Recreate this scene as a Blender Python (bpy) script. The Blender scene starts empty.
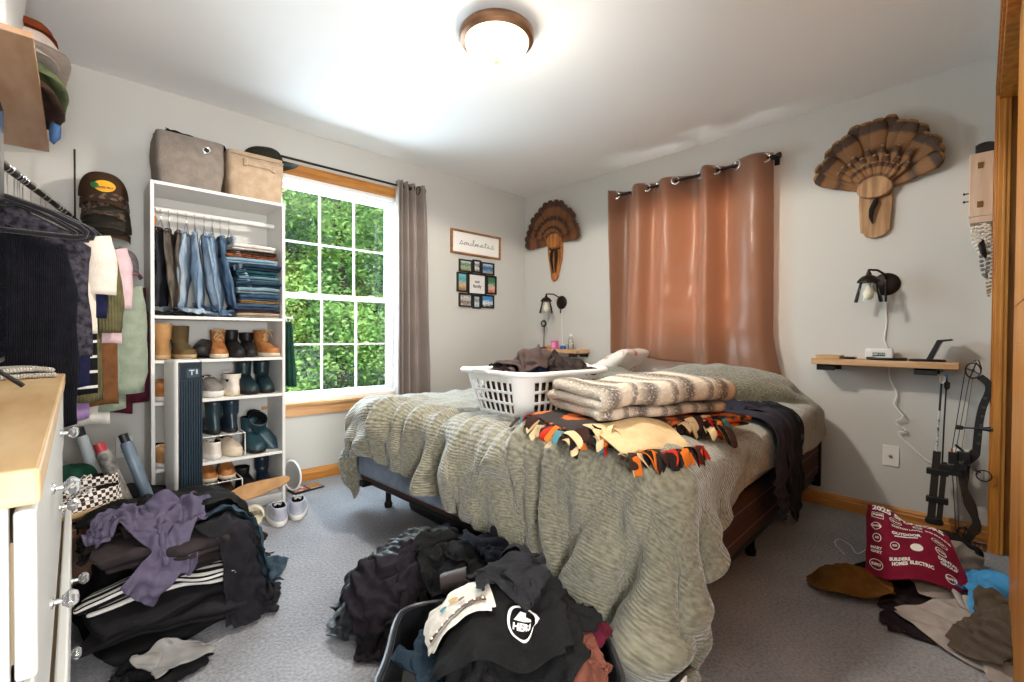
import bpy, bmesh, math, random
import numpy as np
from mathutils import Vector, Matrix, Euler

PI = math.pi
sc = bpy.context.scene
COL = sc.collection
random.seed(7)

# ------------------------------------------------------------------ camera
cd = bpy.data.cameras.new('camera')
cam = bpy.data.objects.new('camera', cd)
COL.objects.link(cam)
cd.sensor_width = 36.0
cd.lens = 461.1356 / 1024 * 36.0
cd.clip_start = 0.02
cd.clip_end = 200
YAW, PITCH, ROLL = 0.757315868, -0.013283644, 0.00554093478
_f = Vector((math.sin(YAW) * math.cos(PITCH), math.cos(YAW) * math.cos(PITCH), math.sin(PITCH)))
_r = Vector((math.cos(YAW), -math.sin(YAW), 0))
_u = _r.cross(_f)
_r2 = math.cos(ROLL) * _r + math.sin(ROLL) * _u
_u2 = -math.sin(ROLL) * _r + math.cos(ROLL) * _u
_m = Matrix((_r2, _u2, -_f)).transposed().to_4x4()
_m.translation = Vector((-3.34232724, -3.35072382, 1.03618704))
cam.matrix_world = _m
sc.camera = cam

# ------------------------------------------------------------------ world, lights, exposure
sc.view_settings.view_transform = 'Standard'
sc.view_settings.look = 'None'
sc.view_settings.gamma = 1.0
sc.view_settings.use_curve_mapping = False
sc.view_settings.exposure = 0.10
sc.cycles.use_denoising = True
sc.cycles.max_bounces = 8
sc.cycles.diffuse_bounces = 5
sc.cycles.transparent_max_bounces = 16
sc.cycles.sample_clamp_indirect = 6
sc.cycles.caustics_reflective = False
sc.cycles.caustics_refractive = False
wd = bpy.data.worlds.new('sky')
sc.world = wd
wd.use_nodes = True
_n = wd.node_tree
_n.nodes.clear()
_sky = _n.nodes.new('ShaderNodeTexSky')
_sky.sky_type = 'NISHITA'
_sky.sun_disc = False
_sky.sun_elevation = math.radians(52)
_sky.sun_rotation = math.radians(200)
_bg = _n.nodes.new('ShaderNodeBackground')
_bg.inputs['Strength'].default_value = 0.30
_o = _n.nodes.new('ShaderNodeOutputWorld')
_n.links.new(_sky.outputs[0], _bg.inputs[0])
_n.links.new(_bg.outputs[0], _o.inputs[0])


def light(name, kind, loc, energy, color=(1, 1, 1), rot=(0, 0, 0), **kw):
    l = bpy.data.lights.new(name, kind)
    l.energy = energy
    l.color = color
    for k, v in kw.items():
        setattr(l, k, v)
    o = bpy.data.objects.new(name, l)
    o.location = loc
    o.rotation_euler = rot
    COL.objects.link(o)
    return o


# sun on the trees outside (from over the house)
light('sun', 'SUN', (0, 0, 8), 9.0, (1.0, .96, .88), (math.radians(38), math.radians(-18), 0), angle=.02)
# daylight falling in through the two windows
light('window_daylight', 'AREA', (-1.89, .55, 1.40), 160, (.72, .86, 1.0), (math.radians(-62), 0, 0),
      shape='RECTANGLE', size=1.2, size_y=1.8)
light('bed_window_daylight', 'AREA', (.22, -1.72, 1.5), 80, (.95, .97, 1.0), (0, math.radians(90), 0),
      shape='RECTANGLE', size=1.2, size_y=1.0)
# added fill light behind the camera, brightening room and ceiling; no real fixture
light('rear_fill_light', 'AREA', (-3.25, -4.25, 1.05), 95, (1, .98, .96), (math.radians(122), 0, math.radians(-18)),
      shape='DISK', size=1.0)
# bulbs inside the bedroom's ceiling fixture
LAMP = (-1.935, -1.75)
light('ceiling_bulb', 'SPOT', (LAMP[0], LAMP[1], 2.262), 118, (1.0, .92, .80), shadow_soft_size=.08, spot_size=math.radians(172), spot_blend=.12)
light('ceiling_glow', 'POINT', (LAMP[0], LAMP[1], 2.19), 7, (1.0, .92, .80), shadow_soft_size=.12)

# ------------------------------------------------------------------ helpers
def lin(h):
    h = h.lstrip('#')
    out = []
    for i in (0, 2, 4):
        c = int(h[i:i + 2], 16) / 255
        out.append(c / 12.92 if c <= .04045 else ((c + .055) / 1.055) ** 2.4)
    return (*out, 1.0)


MATS = {}


def mat(name, hexc, rough=.6, metal=0, bump=0, bscale=60, var=None, vscale=6, vfac=.5, spec=.4, emit=None, estr=1,
        trans=0, alpha=1, sheen=0, stretch=None, coord='Object', vdetail=3, coat=0, vlo=.35, vhi=.65, wave=None):
    """Principled material; var = second colour mixed in by noise; bump from noise; wave=(scale, strength, axis)"""
    if name in MATS:
        return MATS[name]
    m = bpy.data.materials.new(name)
    m.use_nodes = True
    nt = m.node_tree
    b = nt.nodes['Principled BSDF']
    b.inputs['Base Color'].default_value = lin(hexc)
    b.inputs['Roughness'].default_value = rough
    b.inputs['Metallic'].default_value = metal
    b.inputs['Specular IOR Level'].default_value = spec
    b.inputs['Transmission Weight'].default_value = trans
    b.inputs['Alpha'].default_value = alpha
    b.inputs['Sheen Weight'].default_value = sheen
    b.inputs['Coat Weight'].default_value = coat
    if emit:
        b.inputs['Emission Color'].default_value = lin(emit)
        b.inputs['Emission Strength'].default_value = estr
    tc = nt.nodes.new('ShaderNodeTexCoord')
    src = tc.outputs[coord]
    if stretch:
        mp = nt.nodes.new('ShaderNodeMapping')
        mp.inputs['Scale'].default_value = stretch
        nt.links.new(src, mp.inputs[0])
        src = mp.outputs[0]
    if var:
        n = nt.nodes.new('ShaderNodeTexNoise')
        n.inputs['Scale'].default_value = vscale
        n.inputs['Detail'].default_value = vdetail
        nt.links.new(src, n.inputs['Vector'])
        r = nt.nodes.new('ShaderNodeValToRGB')
        r.color_ramp.elements[0].position = vlo
        r.color_ramp.elements[0].color = lin(hexc)
        r.color_ramp.elements[1].position = vhi
        r.color_ramp.elements[1].color = lin(var)
        nt.links.new(n.outputs['Fac'], r.inputs[0])
        nt.links.new(r.outputs[0], b.inputs['Base Color'])
    hgt = None
    if bump:
        n2 = nt.nodes.new('ShaderNodeTexNoise')
        n2.inputs['Scale'].default_value = bscale
        n2.inputs['Detail'].default_value = 3
        nt.links.new(src, n2.inputs['Vector'])
        bp = nt.nodes.new('ShaderNodeBump')
        bp.inputs['Strength'].default_value = bump
        bp.inputs['Distance'].default_value = .01
        nt.links.new(n2.outputs['Fac'], bp.inputs['Height'])
        nt.links.new(bp.outputs[0], b.inputs['Normal'])
        hgt = bp
    if wave:
        w = nt.nodes.new('ShaderNodeTexWave')
        w.bands_direction = wave[2]
        w.inputs['Scale'].default_value = wave[0]
        w.inputs['Distortion'].default_value = 1.0
        nt.links.new(src, w.inputs['Vector'])
        b2 = nt.nodes.new('ShaderNodeBump')
        b2.inputs['Strength'].default_value = wave[1]
        b2.inputs['Distance'].default_value = .01
        nt.links.new(w.outputs['Fac'], b2.inputs['Height'])
        if hgt:
            nt.links.new(hgt.outputs[0], b2.inputs['Normal'])
        nt.links.new(b2.outputs[0], b.inputs['Normal'])
    MATS[name] = m
    return m


def fab(name, hexc, var=None, **kw):
    kw.setdefault('rough', .92)
    kw.setdefault('bump', .35)
    kw.setdefault('bscale', 220)
    kw.setdefault('spec', .15)
    kw.setdefault('vscale', 25)
    return mat(name, hexc, var=var, **kw)


def stripes(name, cols, scale, axis=0, rough=.9, noise=0, bump=.3, bscale=200, const=True, coord='UV', mix=None):
    """fabric/pattern material banded along one UV axis; cols = [(pos, hex), ...]; mix=(hex, scale, lo, hi) speckle"""
    m = bpy.data.materials.new(name)
    m.use_nodes = True
    nt = m.node_tree
    b = nt.nodes['Principled BSDF']
    b.inputs['Roughness'].default_value = rough
    b.inputs['Specular IOR Level'].default_value = .15
    tc = nt.nodes.new('ShaderNodeTexCoord')
    sp = nt.nodes.new('ShaderNodeSeparateXYZ')
    nt.links.new(tc.outputs[coord], sp.inputs[0])
    mu = nt.nodes.new('ShaderNodeMath')
    mu.operation = 'MULTIPLY'
    mu.inputs[1].default_value = scale
    nt.links.new(sp.outputs[axis], mu.inputs[0])
    val = mu.outputs[0]
    if noise:
        nz = nt.nodes.new('ShaderNodeTexNoise')
        nz.inputs['Scale'].default_value = 90
        nt.links.new(tc.outputs['Object'], nz.inputs['Vector'])
        ma = nt.nodes.new('ShaderNodeMath')
        ma.operation = 'MULTIPLY_ADD'
        ma.inputs[1].default_value = noise
        nt.links.new(nz.outputs['Fac'], ma.inputs[0])
        nt.links.new(val, ma.inputs[2])
        val = ma.outputs[0]
    fr = nt.nodes.new('ShaderNodeMath')
    fr.operation = 'FRACT'
    nt.links.new(val, fr.inputs[0])
    r = nt.nodes.new('ShaderNodeValToRGB')
    r.color_ramp.interpolation = 'CONSTANT' if const else 'LINEAR'
    while len(r.color_ramp.elements) < len(cols):
        r.color_ramp.elements.new(.5)
    for e, (p, c) in zip(r.color_ramp.elements, cols):
        e.position = p
        e.color = lin(c)
    nt.links.new(fr.outputs[0], r.inputs[0])
    out = r.outputs[0]
    nb = nt.nodes.new('ShaderNodeTexNoise')
    nb.inputs['Scale'].default_value = bscale
    nt.links.new(tc.outputs['Object'], nb.inputs['Vector'])
    if mix:
        r2 = nt.nodes.new('ShaderNodeValToRGB')
        r2.color_ramp.elements[0].position = mix[1]
        r2.color_ramp.elements[1].position = mix[2]
        nt.links.new(nb.outputs['Fac'], r2.inputs[0])
        mx = nt.nodes.new('ShaderNodeMix')
        mx.data_type = 'RGBA'
        nt.links.new(r2.outputs[0], mx.inputs['Factor'])
        nt.links.new(out, mx.inputs['A'])
        mx.inputs['B'].default_value = lin(mix[0])
        out = mx.outputs['Result']
    nt.links.new(out, b.inputs['Base Color'])
    bp = nt.nodes.new('ShaderNodeBump')
    bp.inputs['Strength'].default_value = bump
    bp.inputs['Distance'].default_value = .01
    nt.links.new(nb.outputs['Fac'], bp.inputs['Height'])
    nt.links.new(bp.outputs[0], b.inputs['Normal'])
    MATS[name] = m
    return m


def tag(o, label=None, cat=None, group=None, kind=None):
    if label:
        o['label'] = label
    if cat:
        o['category'] = cat
    if group:
        o['group'] = group
    if kind:
        o['kind'] = kind
    return o


def empty(name, loc=(0, 0, 0), rz=0, label=None, cat=None, group=None, rot=None):
    o = bpy.data.objects.new(name, None)
    o.empty_display_size = .05
    o.location = loc
    o.rotation_euler = rot if rot else (0, 0, rz)
    COL.objects.link(o)
    return tag(o, label, cat, group)


class MB:
    """collects shapes and links them as ONE mesh object"""

    def __init__(s):
        s.v = []
        s.f = []
        s.m = []
        s.uv = None

    def add(s, vs, fs, mi=0, M=None):
        k = len(s.v)
        if M is not None:
            vs = [tuple(M @ Vector(v)) for v in vs]
        s.v += [tuple(v) for v in vs]
        s.f += [tuple(i + k for i in f) for f in fs]
        s.m += [mi] * len(fs)
        return s

    def box(s, a, b, mi=0, M=None):
        x0, y0, z0 = [min(p, q) for p, q in zip(a, b)]
        x1, y1, z1 = [max(p, q) for p, q in zip(a, b)]
        vs = [(x0, y0, z0), (x1, y0, z0), (x1, y1, z0), (x0, y1, z0), (x0, y0, z1), (x1, y0, z1), (x1, y1, z1), (x0, y1, z1)]
        return s.add(vs, [(0, 3, 2, 1), (4, 5, 6, 7), (0, 1, 5, 4), (1, 2, 6, 5), (2, 3, 7, 6), (3, 0, 4, 7)], mi, M)

    def cbox(s, c, d, mi=0, M=None):
        return s.box([c[i] - d[i] / 2 for i in range(3)], [c[i] + d[i] / 2 for i in range(3)], mi, M)

    def lathe(s, prof, n=24, c=(0, 0, 0), mi=0, M=None, sx=1, sy=1):
        """prof = [(r, z)...]; axis z through c"""
        vs, fs = [], []
        for r, z in prof:
            for i in range(n):
                a = 2 * PI * i / n
                vs.append((c[0] + r * math.cos(a) * sx, c[1] + r * math.sin(a) * sy, c[2] + z))
        for j in range(len(prof) - 1):
            for i in range(n):
                a, b = j * n + i, j * n + (i + 1) % n
                fs.append((a, b, b + n, a + n))
        if prof[0][0] > 1e-5:
            fs.append(tuple(range(n - 1, -1, -1)))
        if prof[-1][0] > 1e-5:
            fs.append(tuple((len(prof) - 1) * n + i for i in range(n)))
        return s.add(vs, fs, mi, M)

    def tube(s, pts, r, n=8, mi=0, M=None, cap=True):
        pts = [Vector(p) for p in pts]
        rs = r if isinstance(r, (list, tuple)) else [r] * len(pts)
        vs, fs = [], []
        t = (pts[1] - pts[0]).normalized()
        ref = Vector((0, 0, 1)) if abs(t.z) < .9 else Vector((1, 0, 0))
        u = t.cross(ref).normalized()
        for k, p in enumerate(pts):
            t = (pts[min(k + 1, len(pts) - 1)] - pts[max(k - 1, 0)])
            t = t.normalized() if t.length > 1e-9 else Vector((0, 0, 1))
            u = (u - t * u.dot(t))
            u = u.normalized() if u.length > 1e-6 else t.orthogonal().normalized()
            w = t.cross(u)
            for i in range(n):
                a = 2 * PI * i / n
                vs.append(tuple(p + (u * math.cos(a) + w * math.sin(a)) * rs[k]))
        for k in range(len(pts) - 1):
            for i in range(n):
                a, b = k * n + i, k * n + (i + 1) % n
                fs.append((a, b, b + n, a + n))
        if cap:
            fs.append(tuple(range(n - 1, -1, -1)))
            fs.append(tuple((len(pts) - 1) * n + i for i in range(n)))
        return s.add(vs, fs, mi, M)

    def rings(s, rings, mi=0, M=None, cap0=True, cap1=True):
        n = len(rings[0])
        vs = [v for r in rings for v in r]
        fs = []
        for k in range(len(rings) - 1):
            for i in range(n):
                a, b = k * n + i, k * n + (i + 1) % n
                fs.append((a, b, b + n, a + n))
        if cap0:
            fs.append(tuple(range(n - 1, -1, -1)))
        if cap1:
            fs.append(tuple((len(rings) - 1) * n + i for i in range(n)))
        return s.add(vs, fs, mi, M)

    def prism(s, poly, d0, d1, plane='xy', mi=0, M=None):
        """extrude 2D polygon between d0 and d1 along the third axis"""
        def P(p, d):
            return {'xy': (p[0], p[1], d), 'xz': (p[0], d, p[1]), 'yz': (d, p[0], p[1])}[plane]
        n = len(poly)
        vs = [P(p, d0) for p in poly] + [P(p, d1) for p in poly]
        fs = [tuple(range(n - 1, -1, -1)), tuple(range(n, 2 * n))]
        fs += [(i, (i + 1) % n, (i + 1) % n + n, i + n) for i in range(n)]
        return s.add(vs, fs, mi, M)

    def grid(s, X, mi=0, mask=None, M=None):
        n, m = X.shape[:2]
        vs = [tuple(map(float, p)) for p in X.reshape(-1, 3)]
        fs = []
        for i in range(n - 1):
            for j in range(m - 1):
                if mask is None or mask[i, j]:
                    fs.append((i * m + j, i * m + j + 1, (i + 1) * m + j + 1, (i + 1) * m + j))
        return s.add(vs, fs, mi, M)

    def obj(s, name, m, parent=None, bevel=0, smooth=True, angle=40, solid=0, sub=0, loc=None, uv=None, seg=2, offset=0,
            clean=False):
        me = bpy.data.meshes.new(name)
        me.from_pydata(s.v, [], s.f)
        ms = m if isinstance(m, (list, tuple)) else [m]
        for q in ms:
            me.materials.append(q)
        if len(ms) > 1:
            me.polygons.foreach_set('material_index', s.m)
        if uv is not None:
            L = me.uv_layers.new(name='UVMap')
            idx = np.zeros(len(me.loops), dtype=np.int32)
            me.loops.foreach_get('vertex_index', idx)
            L.data.foreach_set('uv', np.asarray(uv, dtype=np.float32)[idx].ravel())
        if clean:
            bm = bmesh.new()
            bm.from_mesh(me)
            bmesh.ops.delete(bm, geom=[v for v in bm.verts if not v.link_faces], context='VERTS')
            bm.to_mesh(me)
            bm.free()
        me.validate()
        if uv is None and not clean:
            bm = bmesh.new()
            bm.from_mesh(me)
            bmesh.ops.recalc_face_normals(bm, faces=bm.faces)
            bm.to_mesh(me)
            bm.free()
        if smooth:
            me.polygons.foreach_set('use_smooth', [True] * len(me.polygons))
            try:
                if angle < 180:
                    me.set_sharp_from_angle(angle=math.radians(angle))
            except Exception:
                pass
        me.update()
        o = bpy.data.objects.new(name, me)
        COL.objects.link(o)
        if parent is not None:
            o.parent = parent
        if loc is not None:
            o.location = loc
        if solid:
            md = o.modifiers.new('t', 'SOLIDIFY')
            md.thickness = solid
            md.offset = offset
        if bevel:
            md = o.modifiers.new('b', 'BEVEL')
            md.width = bevel
            md.segments = seg
            md.limit_method = 'ANGLE'
            md.angle_limit = math.radians(50)
        if sub:
            md = o.modifiers.new('s', 'SUBSURF')
            md.levels = sub
            md.render_levels = sub
        return o


def Rz(a, loc=(0, 0, 0)):
    return Matrix.Translation(loc) @ Matrix.Rotation(a, 4, 'Z')


def TRS(loc=(0, 0, 0), rot=(0, 0, 0), s=1):
    return Matrix.Translation(loc) @ Euler(rot).to_matrix().to_4x4() @ Matrix.Scale(s, 4)


def copy_tree(o, parent=None):
    c = o.copy()
    COL.objects.link(c)
    c.parent = parent
    for ch in list(o.children):
        copy_tree(ch, c)
    return c


def wob(P, freq, seed, oct=3):
    """smooth pseudo-noise in about [-1,1] for an array of points"""
    rs = np.random.RandomState(seed)
    P = np.asarray(P, dtype=float)
    out = np.zeros(P.shape[:-1])
    amp, tot = 1.0, 0
    for o in range(oct):
        for k in range(4):
            d = rs.normal(size=P.shape[-1])
            d /= np.linalg.norm(d)
            out += amp * np.sin(P @ d * freq * (2 ** o) * (.7 + .6 * rs.rand()) * 2 * PI + rs.rand() * 6.28)
        tot += amp * 2
        amp *= .5
    return out / tot


# ------------------------------------------------------------------ cloth settling (position based, on a grid)
class Pile:
    """height field that garments settle on and add to"""

    def __init__(s, x0, y0, x1, y1, c=.02, z=0.0):
        s.x0, s.y0, s.c = x0, y0, c
        s.nx = int((x1 - x0) / c) + 1
        s.ny = int((y1 - y0) / c) + 1
        s.h = np.full((s.nx, s.ny), z, dtype=float)
        gx, gy = np.meshgrid(np.arange(s.nx) * c + x0, np.arange(s.ny) * c + y0, indexing='ij')
        s.gx, s.gy = gx, gy

    def at(s, x, y):
        fx = np.clip((x - s.x0) / s.c, 0, s.nx - 1.001)
        fy = np.clip((y - s.y0) / s.c, 0, s.ny - 1.001)
        i, j = fx.astype(int), fy.astype(int)
        u, v = fx - i, fy - j
        h = s.h
        return (h[i, j] * (1 - u) * (1 - v) + h[i + 1, j] * u * (1 - v) + h[i, j + 1] * (1 - u) * v + h[i + 1, j + 1] * u * v)

    def add(s, X, t=.006):
        from itertools import product
        Y = X
        for _ in range(2):
            Z = np.zeros((Y.shape[0] * 2 - 1, Y.shape[1] * 2 - 1, 3))
            Z[::2, ::2] = Y
            Z[1::2, ::2] = (Y[1:] + Y[:-1]) / 2
            Z[:, 1::2] = (Z[:, 2::2] + Z[:, :-2:2]) / 2
            Y = Z
        p = Y.reshape(-1, 3)
        i = np.clip(((p[:, 0] - s.x0) / s.c + .5).astype(int), 0, s.nx - 1)
        j = np.clip(((p[:, 1] - s.y0) / s.c + .5).astype(int), 0, s.ny - 1)
        np.maximum.at(s.h, (i, j), p[:, 2] + t)
        # fill pin holes and round the surface a little
        h = s.h
        k = np.stack([h] + [np.roll(h, d, a) for d in (1, -1) for a in (0, 1)])
        s.h = np.maximum(h * .5 + k.mean(0) * .5, h - .01)

    def blob(s, cx, cy, rx, ry, H, p=2):
        d = ((s.gx - cx) / rx) ** 2 + ((s.gy - cy) / ry) ** 2
        s.h = np.maximum(s.h, H * np.clip(1 - d, 0, 1) ** (1 / p))
        return s


def settle(X, rest, hf=None, colls=(), steps=120, iters=6, g=6.0, dt=.02, t=.005, fric=.6, bend=.25, damp=.97, pins=None):
    X = X.copy()
    V = np.zeros_like(X)
    n, m = X.shape[:2]

    def mk(A, B):
        L = np.linalg.norm(rest[A] - rest[B], axis=-1)
        return (A, B, L)
    S = slice
    cs = []
    for p in (0, 1):
        a = (S(p, n - 1, 2), S(None)); b = (S(p + 1, n, 2), S(None)); cs.append((*mk(a, b), .9))
        a = (S(None), S(p, m - 1, 2)); b = (S(None), S(p + 1, m, 2)); cs.append((*mk(a, b), .9))
        a = (S(p, n - 1, 2), S(0, m - 1)); b = (S(p + 1, n, 2), S(1, m)); cs.append((*mk(a, b), .35))
        a = (S(p, n - 1, 2), S(1, m)); b = (S(p + 1, n, 2), S(0, m - 1)); cs.append((*mk(a, b), .35))
    if bend:
        q = 3
        for p in range(0, 2 * q):
            ia = np.arange(p, n - q, 2 * q)
            if len(ia):
                a = (ia, S(None)); b = (ia + q, S(None)); cs.append((*mk(a, b), bend))
            ja = np.arange(p, m - q, 2 * q)
            if len(ja):
                a = (S(None), ja); b = (S(None), ja + q); cs.append((*mk(a, b), bend))
    if pins is not None:
        PX = X[pins].copy()
    for st in range(steps):
        V[..., 2] -= g * dt
        V *= damp
        P = X + V * dt
        for it in range(iters):
            for a, b, L, k in cs:
                A = P[a]; B = P[b]
                D = B - A
                l = np.sqrt((D * D).sum(-1)) + 1e-9
                w = (k * .5 * (l - L) / l)[..., None] * D
                P[a] = A + w
                P[b] = B - w
            if pins is not None:
                P[pins] = PX
        hit = np.zeros(P.shape[:2], bool)
        if hf is not None:
            h = hf.at(P[..., 0], P[..., 1]) + t
            under = P[..., 2] < h
            # cap how fast a vertex may be lifted, so steep flanks do not throw it up
            P[..., 2] = np.where(under, np.minimum(h, P[..., 2] + .03), P[..., 2])
            hit |= under
        for c in colls:
            hit |= c(P, t)
        P[..., :2] = np.where(hit[..., None], X[..., :2] + (P[..., :2] - X[..., :2]) * (1 - fric), P[..., :2])
        V = (P - X) / dt
        sp = np.sqrt((V * V).sum(-1, keepdims=True))
        V *= np.minimum(1, 1.6 / (sp + 1e-9))
        X = X + V * dt
    return X


def box_coll(lo, hi, r=.05):
    lo = np.array(lo, float) + r
    hi = np.array(hi, float) - r
    c = (lo + hi) / 2
    e = (hi - lo) / 2

    def f(P, t):
        q = P - c
        a = np.abs(q) - e
        out = np.maximum(a, 0)
        d = np.sqrt((out ** 2).sum(-1))
        R = r + t
        inside = (a.max(-1) <= 0)
        hit = (d < R)
        # outside core but within R
        m1 = hit & ~inside
        if m1.any():
            s = np.sign(q[m1]) * out[m1]
            P[m1] += s / (d[m1][:, None] + 1e-9) * (R - d[m1])[:, None]
        if inside.any():
            ai = a[inside]
            k = ai.argmax(-1)
            rows = np.arange(len(k))
            qi = P[inside]
            sg = np.sign((qi - c)[rows, k])
            sg[sg == 0] = 1
            qi[rows, k] = c[k] + sg * (e[k] + R)
            P[inside] = qi
        return hit
    return f


def ell_coll(c, r):
    c = np.array(c, float)
    r = np.array(r, float)

    def f(P, t):
        q = (P - c) / (r + t)
        d = np.sqrt((q * q).sum(-1))
        hit = d < 1
        if hit.any():
            P[hit] = c + (q[hit] / (d[hit][:, None] + 1e-9)) * (r + t)
        return hit
    return f


def floor_coll(z=0.0, hi=None):
    def f(P, t):
        h = P[..., 2] < z + t
        P[..., 2] = np.maximum(P[..., 2], z + t)
        return h
    return f


def wall_coll(axis, v, sign):
    """keep P[axis]*sign <= v*sign"""
    def f(P, t):
        h = (P[..., axis] - v) * sign > 0
        P[..., axis] = np.where(h, v, P[..., axis])
        return np.zeros_like(h)
    return f


def ridges(P, seed, f=7.0, oct=2):
    """soft cloth creases in [0,1]: warped ridge lines over the cloth's own surface (P in metres)"""
    out = np.zeros(P.shape[:-1])
    amp, tot = 1.0, 0
    for o in range(oct):
        w1 = wob(P, f * .16 * (1.6 ** o), seed + 11 * o, 2)
        w2 = wob(P, f * .22 * (1.6 ** o), seed + 7 + 11 * o, 2)
        an = seed * 1.7 + o * 1.3
        q = P[..., 0] * math.cos(an) + P[..., 1] * math.sin(an)
        s_ = np.sin(2 * PI * (q * f * .5 * (1.8 ** o) + 1.1 * w1))
        m_ = .5 + .5 * w2
        out += amp * (1 - np.abs(s_)) ** 1.5 * np.clip(m_ * 1.6, 0, 1)
        tot += amp
        amp *= .5
    return out / tot


def crease(X, P, seed, amp, f=7.0, oct=2, up=True):
    du = np.gradient(X, axis=0)
    dv = np.gradient(X, axis=1)
    N = np.cross(du, dv)
    N /= np.linalg.norm(N, axis=-1, keepdims=True) + 1e-9
    if up:
        N = np.where(N[..., 2:3] < 0, -N, N)
    return X + N * (ridges(P, seed, f, oct) * amp)[..., None]


def cloth_obj(name, X, uv, m, parent=None, thick=.004, sub=1, mask=None, colors=None):
    b = MB()
    b.grid(X, mask=mask)
    return b.obj(name, m, parent, uv=uv.reshape(-1, 2), solid=thick, sub=sub, angle=180, clean=mask is not None)


def smooth_grid(X, k=1):
    for _ in range(k):
        Y = X.copy()
        Y[1:-1, 1:-1] = X[1:-1, 1:-1] * .5 + (X[:-2, 1:-1] + X[2:, 1:-1] + X[1:-1, :-2] + X[1:-1, 2:]) * .125
        X = Y
    return X


def shape_mask(kind, n, m):
    u, v = np.meshgrid((np.arange(n - 1) + .5) / (n - 1), (np.arange(m - 1) + .5) / (m - 1), indexing='ij')
    if kind == 'shirt':      # u across, v down
        k = (np.abs(u - .5) < .27) | ((v < .34) & (v > .04 + np.abs(u - .5) * .12))
        k &= ~((np.abs(u - .5) < .1) & (v < .07))
        return k
    if kind == 'pants':
        return ~((np.abs(u - .5) < .035 + v * .05) & (v > .33))
    if kind == 'round':
        return ((u - .5) ** 2 + (v - .5) ** 2) < .25
    e = np.minimum(np.minimum(u, 1 - u), np.minimum(v, 1 - v))
    return (e > .0) & ~(((u < .06) | (u > .94)) & ((v < .06) | (v > .94)))


def garment(name, hf, cx, cy, w, h, m, rz=0, seed=1, squeeze=.6, lift=.12, amp=.07, kind='rect', n=44, parent=None,
            thick=.004, freq=2.0, steps=110, colls=(), sub=1, add=True, bend=.2, sq2=None, ret=False, tilt=0, g=6.0, t=.007, cr=.028, cf=9):
    """a piece of clothing dropped in a heap on the height field"""
    k = max(8, int(n * h / w)) if h < w else n
    nn = n if w <= h else max(8, int(n * w / h))
    nn, k = (n, max(10, int(n * h / w))) if w >= h else (max(10, int(n * w / h)), n)
    u, v = np.meshgrid(np.linspace(-.5, .5, nn), np.linspace(-.5, .5, k), indexing='ij')
    rest = np.stack([u * w, v * h, 0 * u], -1)
    sx, sy = squeeze, (sq2 if sq2 else squeeze)
    P2 = np.stack([u * w, v * h], -1)
    f = freq / max(w, h)
    X = np.stack([u * w * sx + .04 * wob(P2, f * 1.2, seed + 5), v * h * sy + .04 * wob(P2, f * 1.2, seed + 9), amp * wob(P2, f * 2, seed)], -1)
    c, s = math.cos(rz), math.sin(rz)
    X = np.stack([X[..., 0] * c - X[..., 1] * s + cx, X[..., 0] * s + X[..., 1] * c + cy, X[..., 2]], -1)
    z = hf.at(X[..., 0], X[..., 1])
    X[..., 2] += z * .9 + z.max() * .1 + lift
    X = settle(X, rest, hf, colls, steps=steps, bend=bend, g=g, t=t)
    X = smooth_grid(X, 1)
    if cr:
        X = crease(X, P2, seed, cr, cf)
    if add:
        hf.add(X, .006)
    uv = np.stack([u + .5, v + .5], -1)
    mask = None if kind == 'rect0' else shape_mask(kind, nn, k)
    o = cloth_obj(name, X, uv, m, parent, thick, sub, mask)
    return (o, X) if ret else o


def folded(name, m, loc=(0, 0, 0), w=.3, d=.3, layers=3, th=.012, rz=0, seed=1, rough=.006, parent=None, nx=14, sag=0,
           gap=1.0, solid=None, freq=4, taper=.0, ret=False, axis=0):
    """cloth folded in a zigzag: U-turns at the front and back, layered edges at the sides"""
    path = []
    rs = random.Random(seed)
    z = th * .5
    step = th * 1.12 * gap
    for k in range(layers):
        y0, y1 = -d / 2 + rs.uniform(0, .02), d / 2 - rs.uniform(0, .02)
        if k % 2:
            y0, y1 = y1, y0
        N = 10
        for i in range(N):
            path.append((y0 + (y1 - y0) * i / (N - 1), z))
        if k < layers - 1:
            sg = 1 if y1 > y0 else -1
            for a in (.25, .5, .75):
                path.append((y1 + sg * step * .55 * math.sin(PI * a), z + step * (1 - math.cos(PI * a)) / 2))
        z += step
    P = np.array(path)
    n = len(P)
    u = np.linspace(-.5, .5, nx)
    X = np.zeros((n, nx, 3))
    X[..., 0] = u[None, :] * w * (1 - taper * (P[:, 1:2] / max(z, .01)))
    X[..., 1] = P[:, 0:1]
    X[..., 2] = P[:, 1:2]
    Q = np.stack([X[..., 0], X[..., 1], X[..., 2] * .6], -1)
    X[..., 2] += rough * wob(Q, freq, seed, 2) * (X[..., 2] / max(z, .01) * .8 + .2) + 0
    X[..., 0] += rough * 1.5 * wob(Q * [.2, 1, 4], freq, seed + 3, 2)
    X[..., 1] += rough * 1.2 * wob(Q, freq * 1.5, seed + 4, 2)
    # round off the ends
    e = np.abs(u * 2) ** 6
    X[..., 2] -= e[None, :] * X[..., 2] * .16
    if sag:
        r2 = (X[..., 0] / w * 2) ** 2 + (X[..., 1] / d * 2) ** 2
        X[..., 2] -= sag * r2
    X[..., 2] = np.maximum(X[..., 2], th * .5)
    L = np.concatenate([[0], np.cumsum(np.linalg.norm(np.diff(P, axis=0), axis=1))])
    uv = np.stack([np.repeat(u[None, :] + .5, n, 0) * w, np.repeat(L[:, None], nx, 1)], -1)
    b = MB().grid(X)
    o = b.obj(name, m, parent, uv=uv.reshape(-1, 2), solid=(solid or th), sub=1, angle=180)
    o.location = loc
    o.rotation_euler = (0, 0, rz)
    return (o, X) if ret else o

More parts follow.
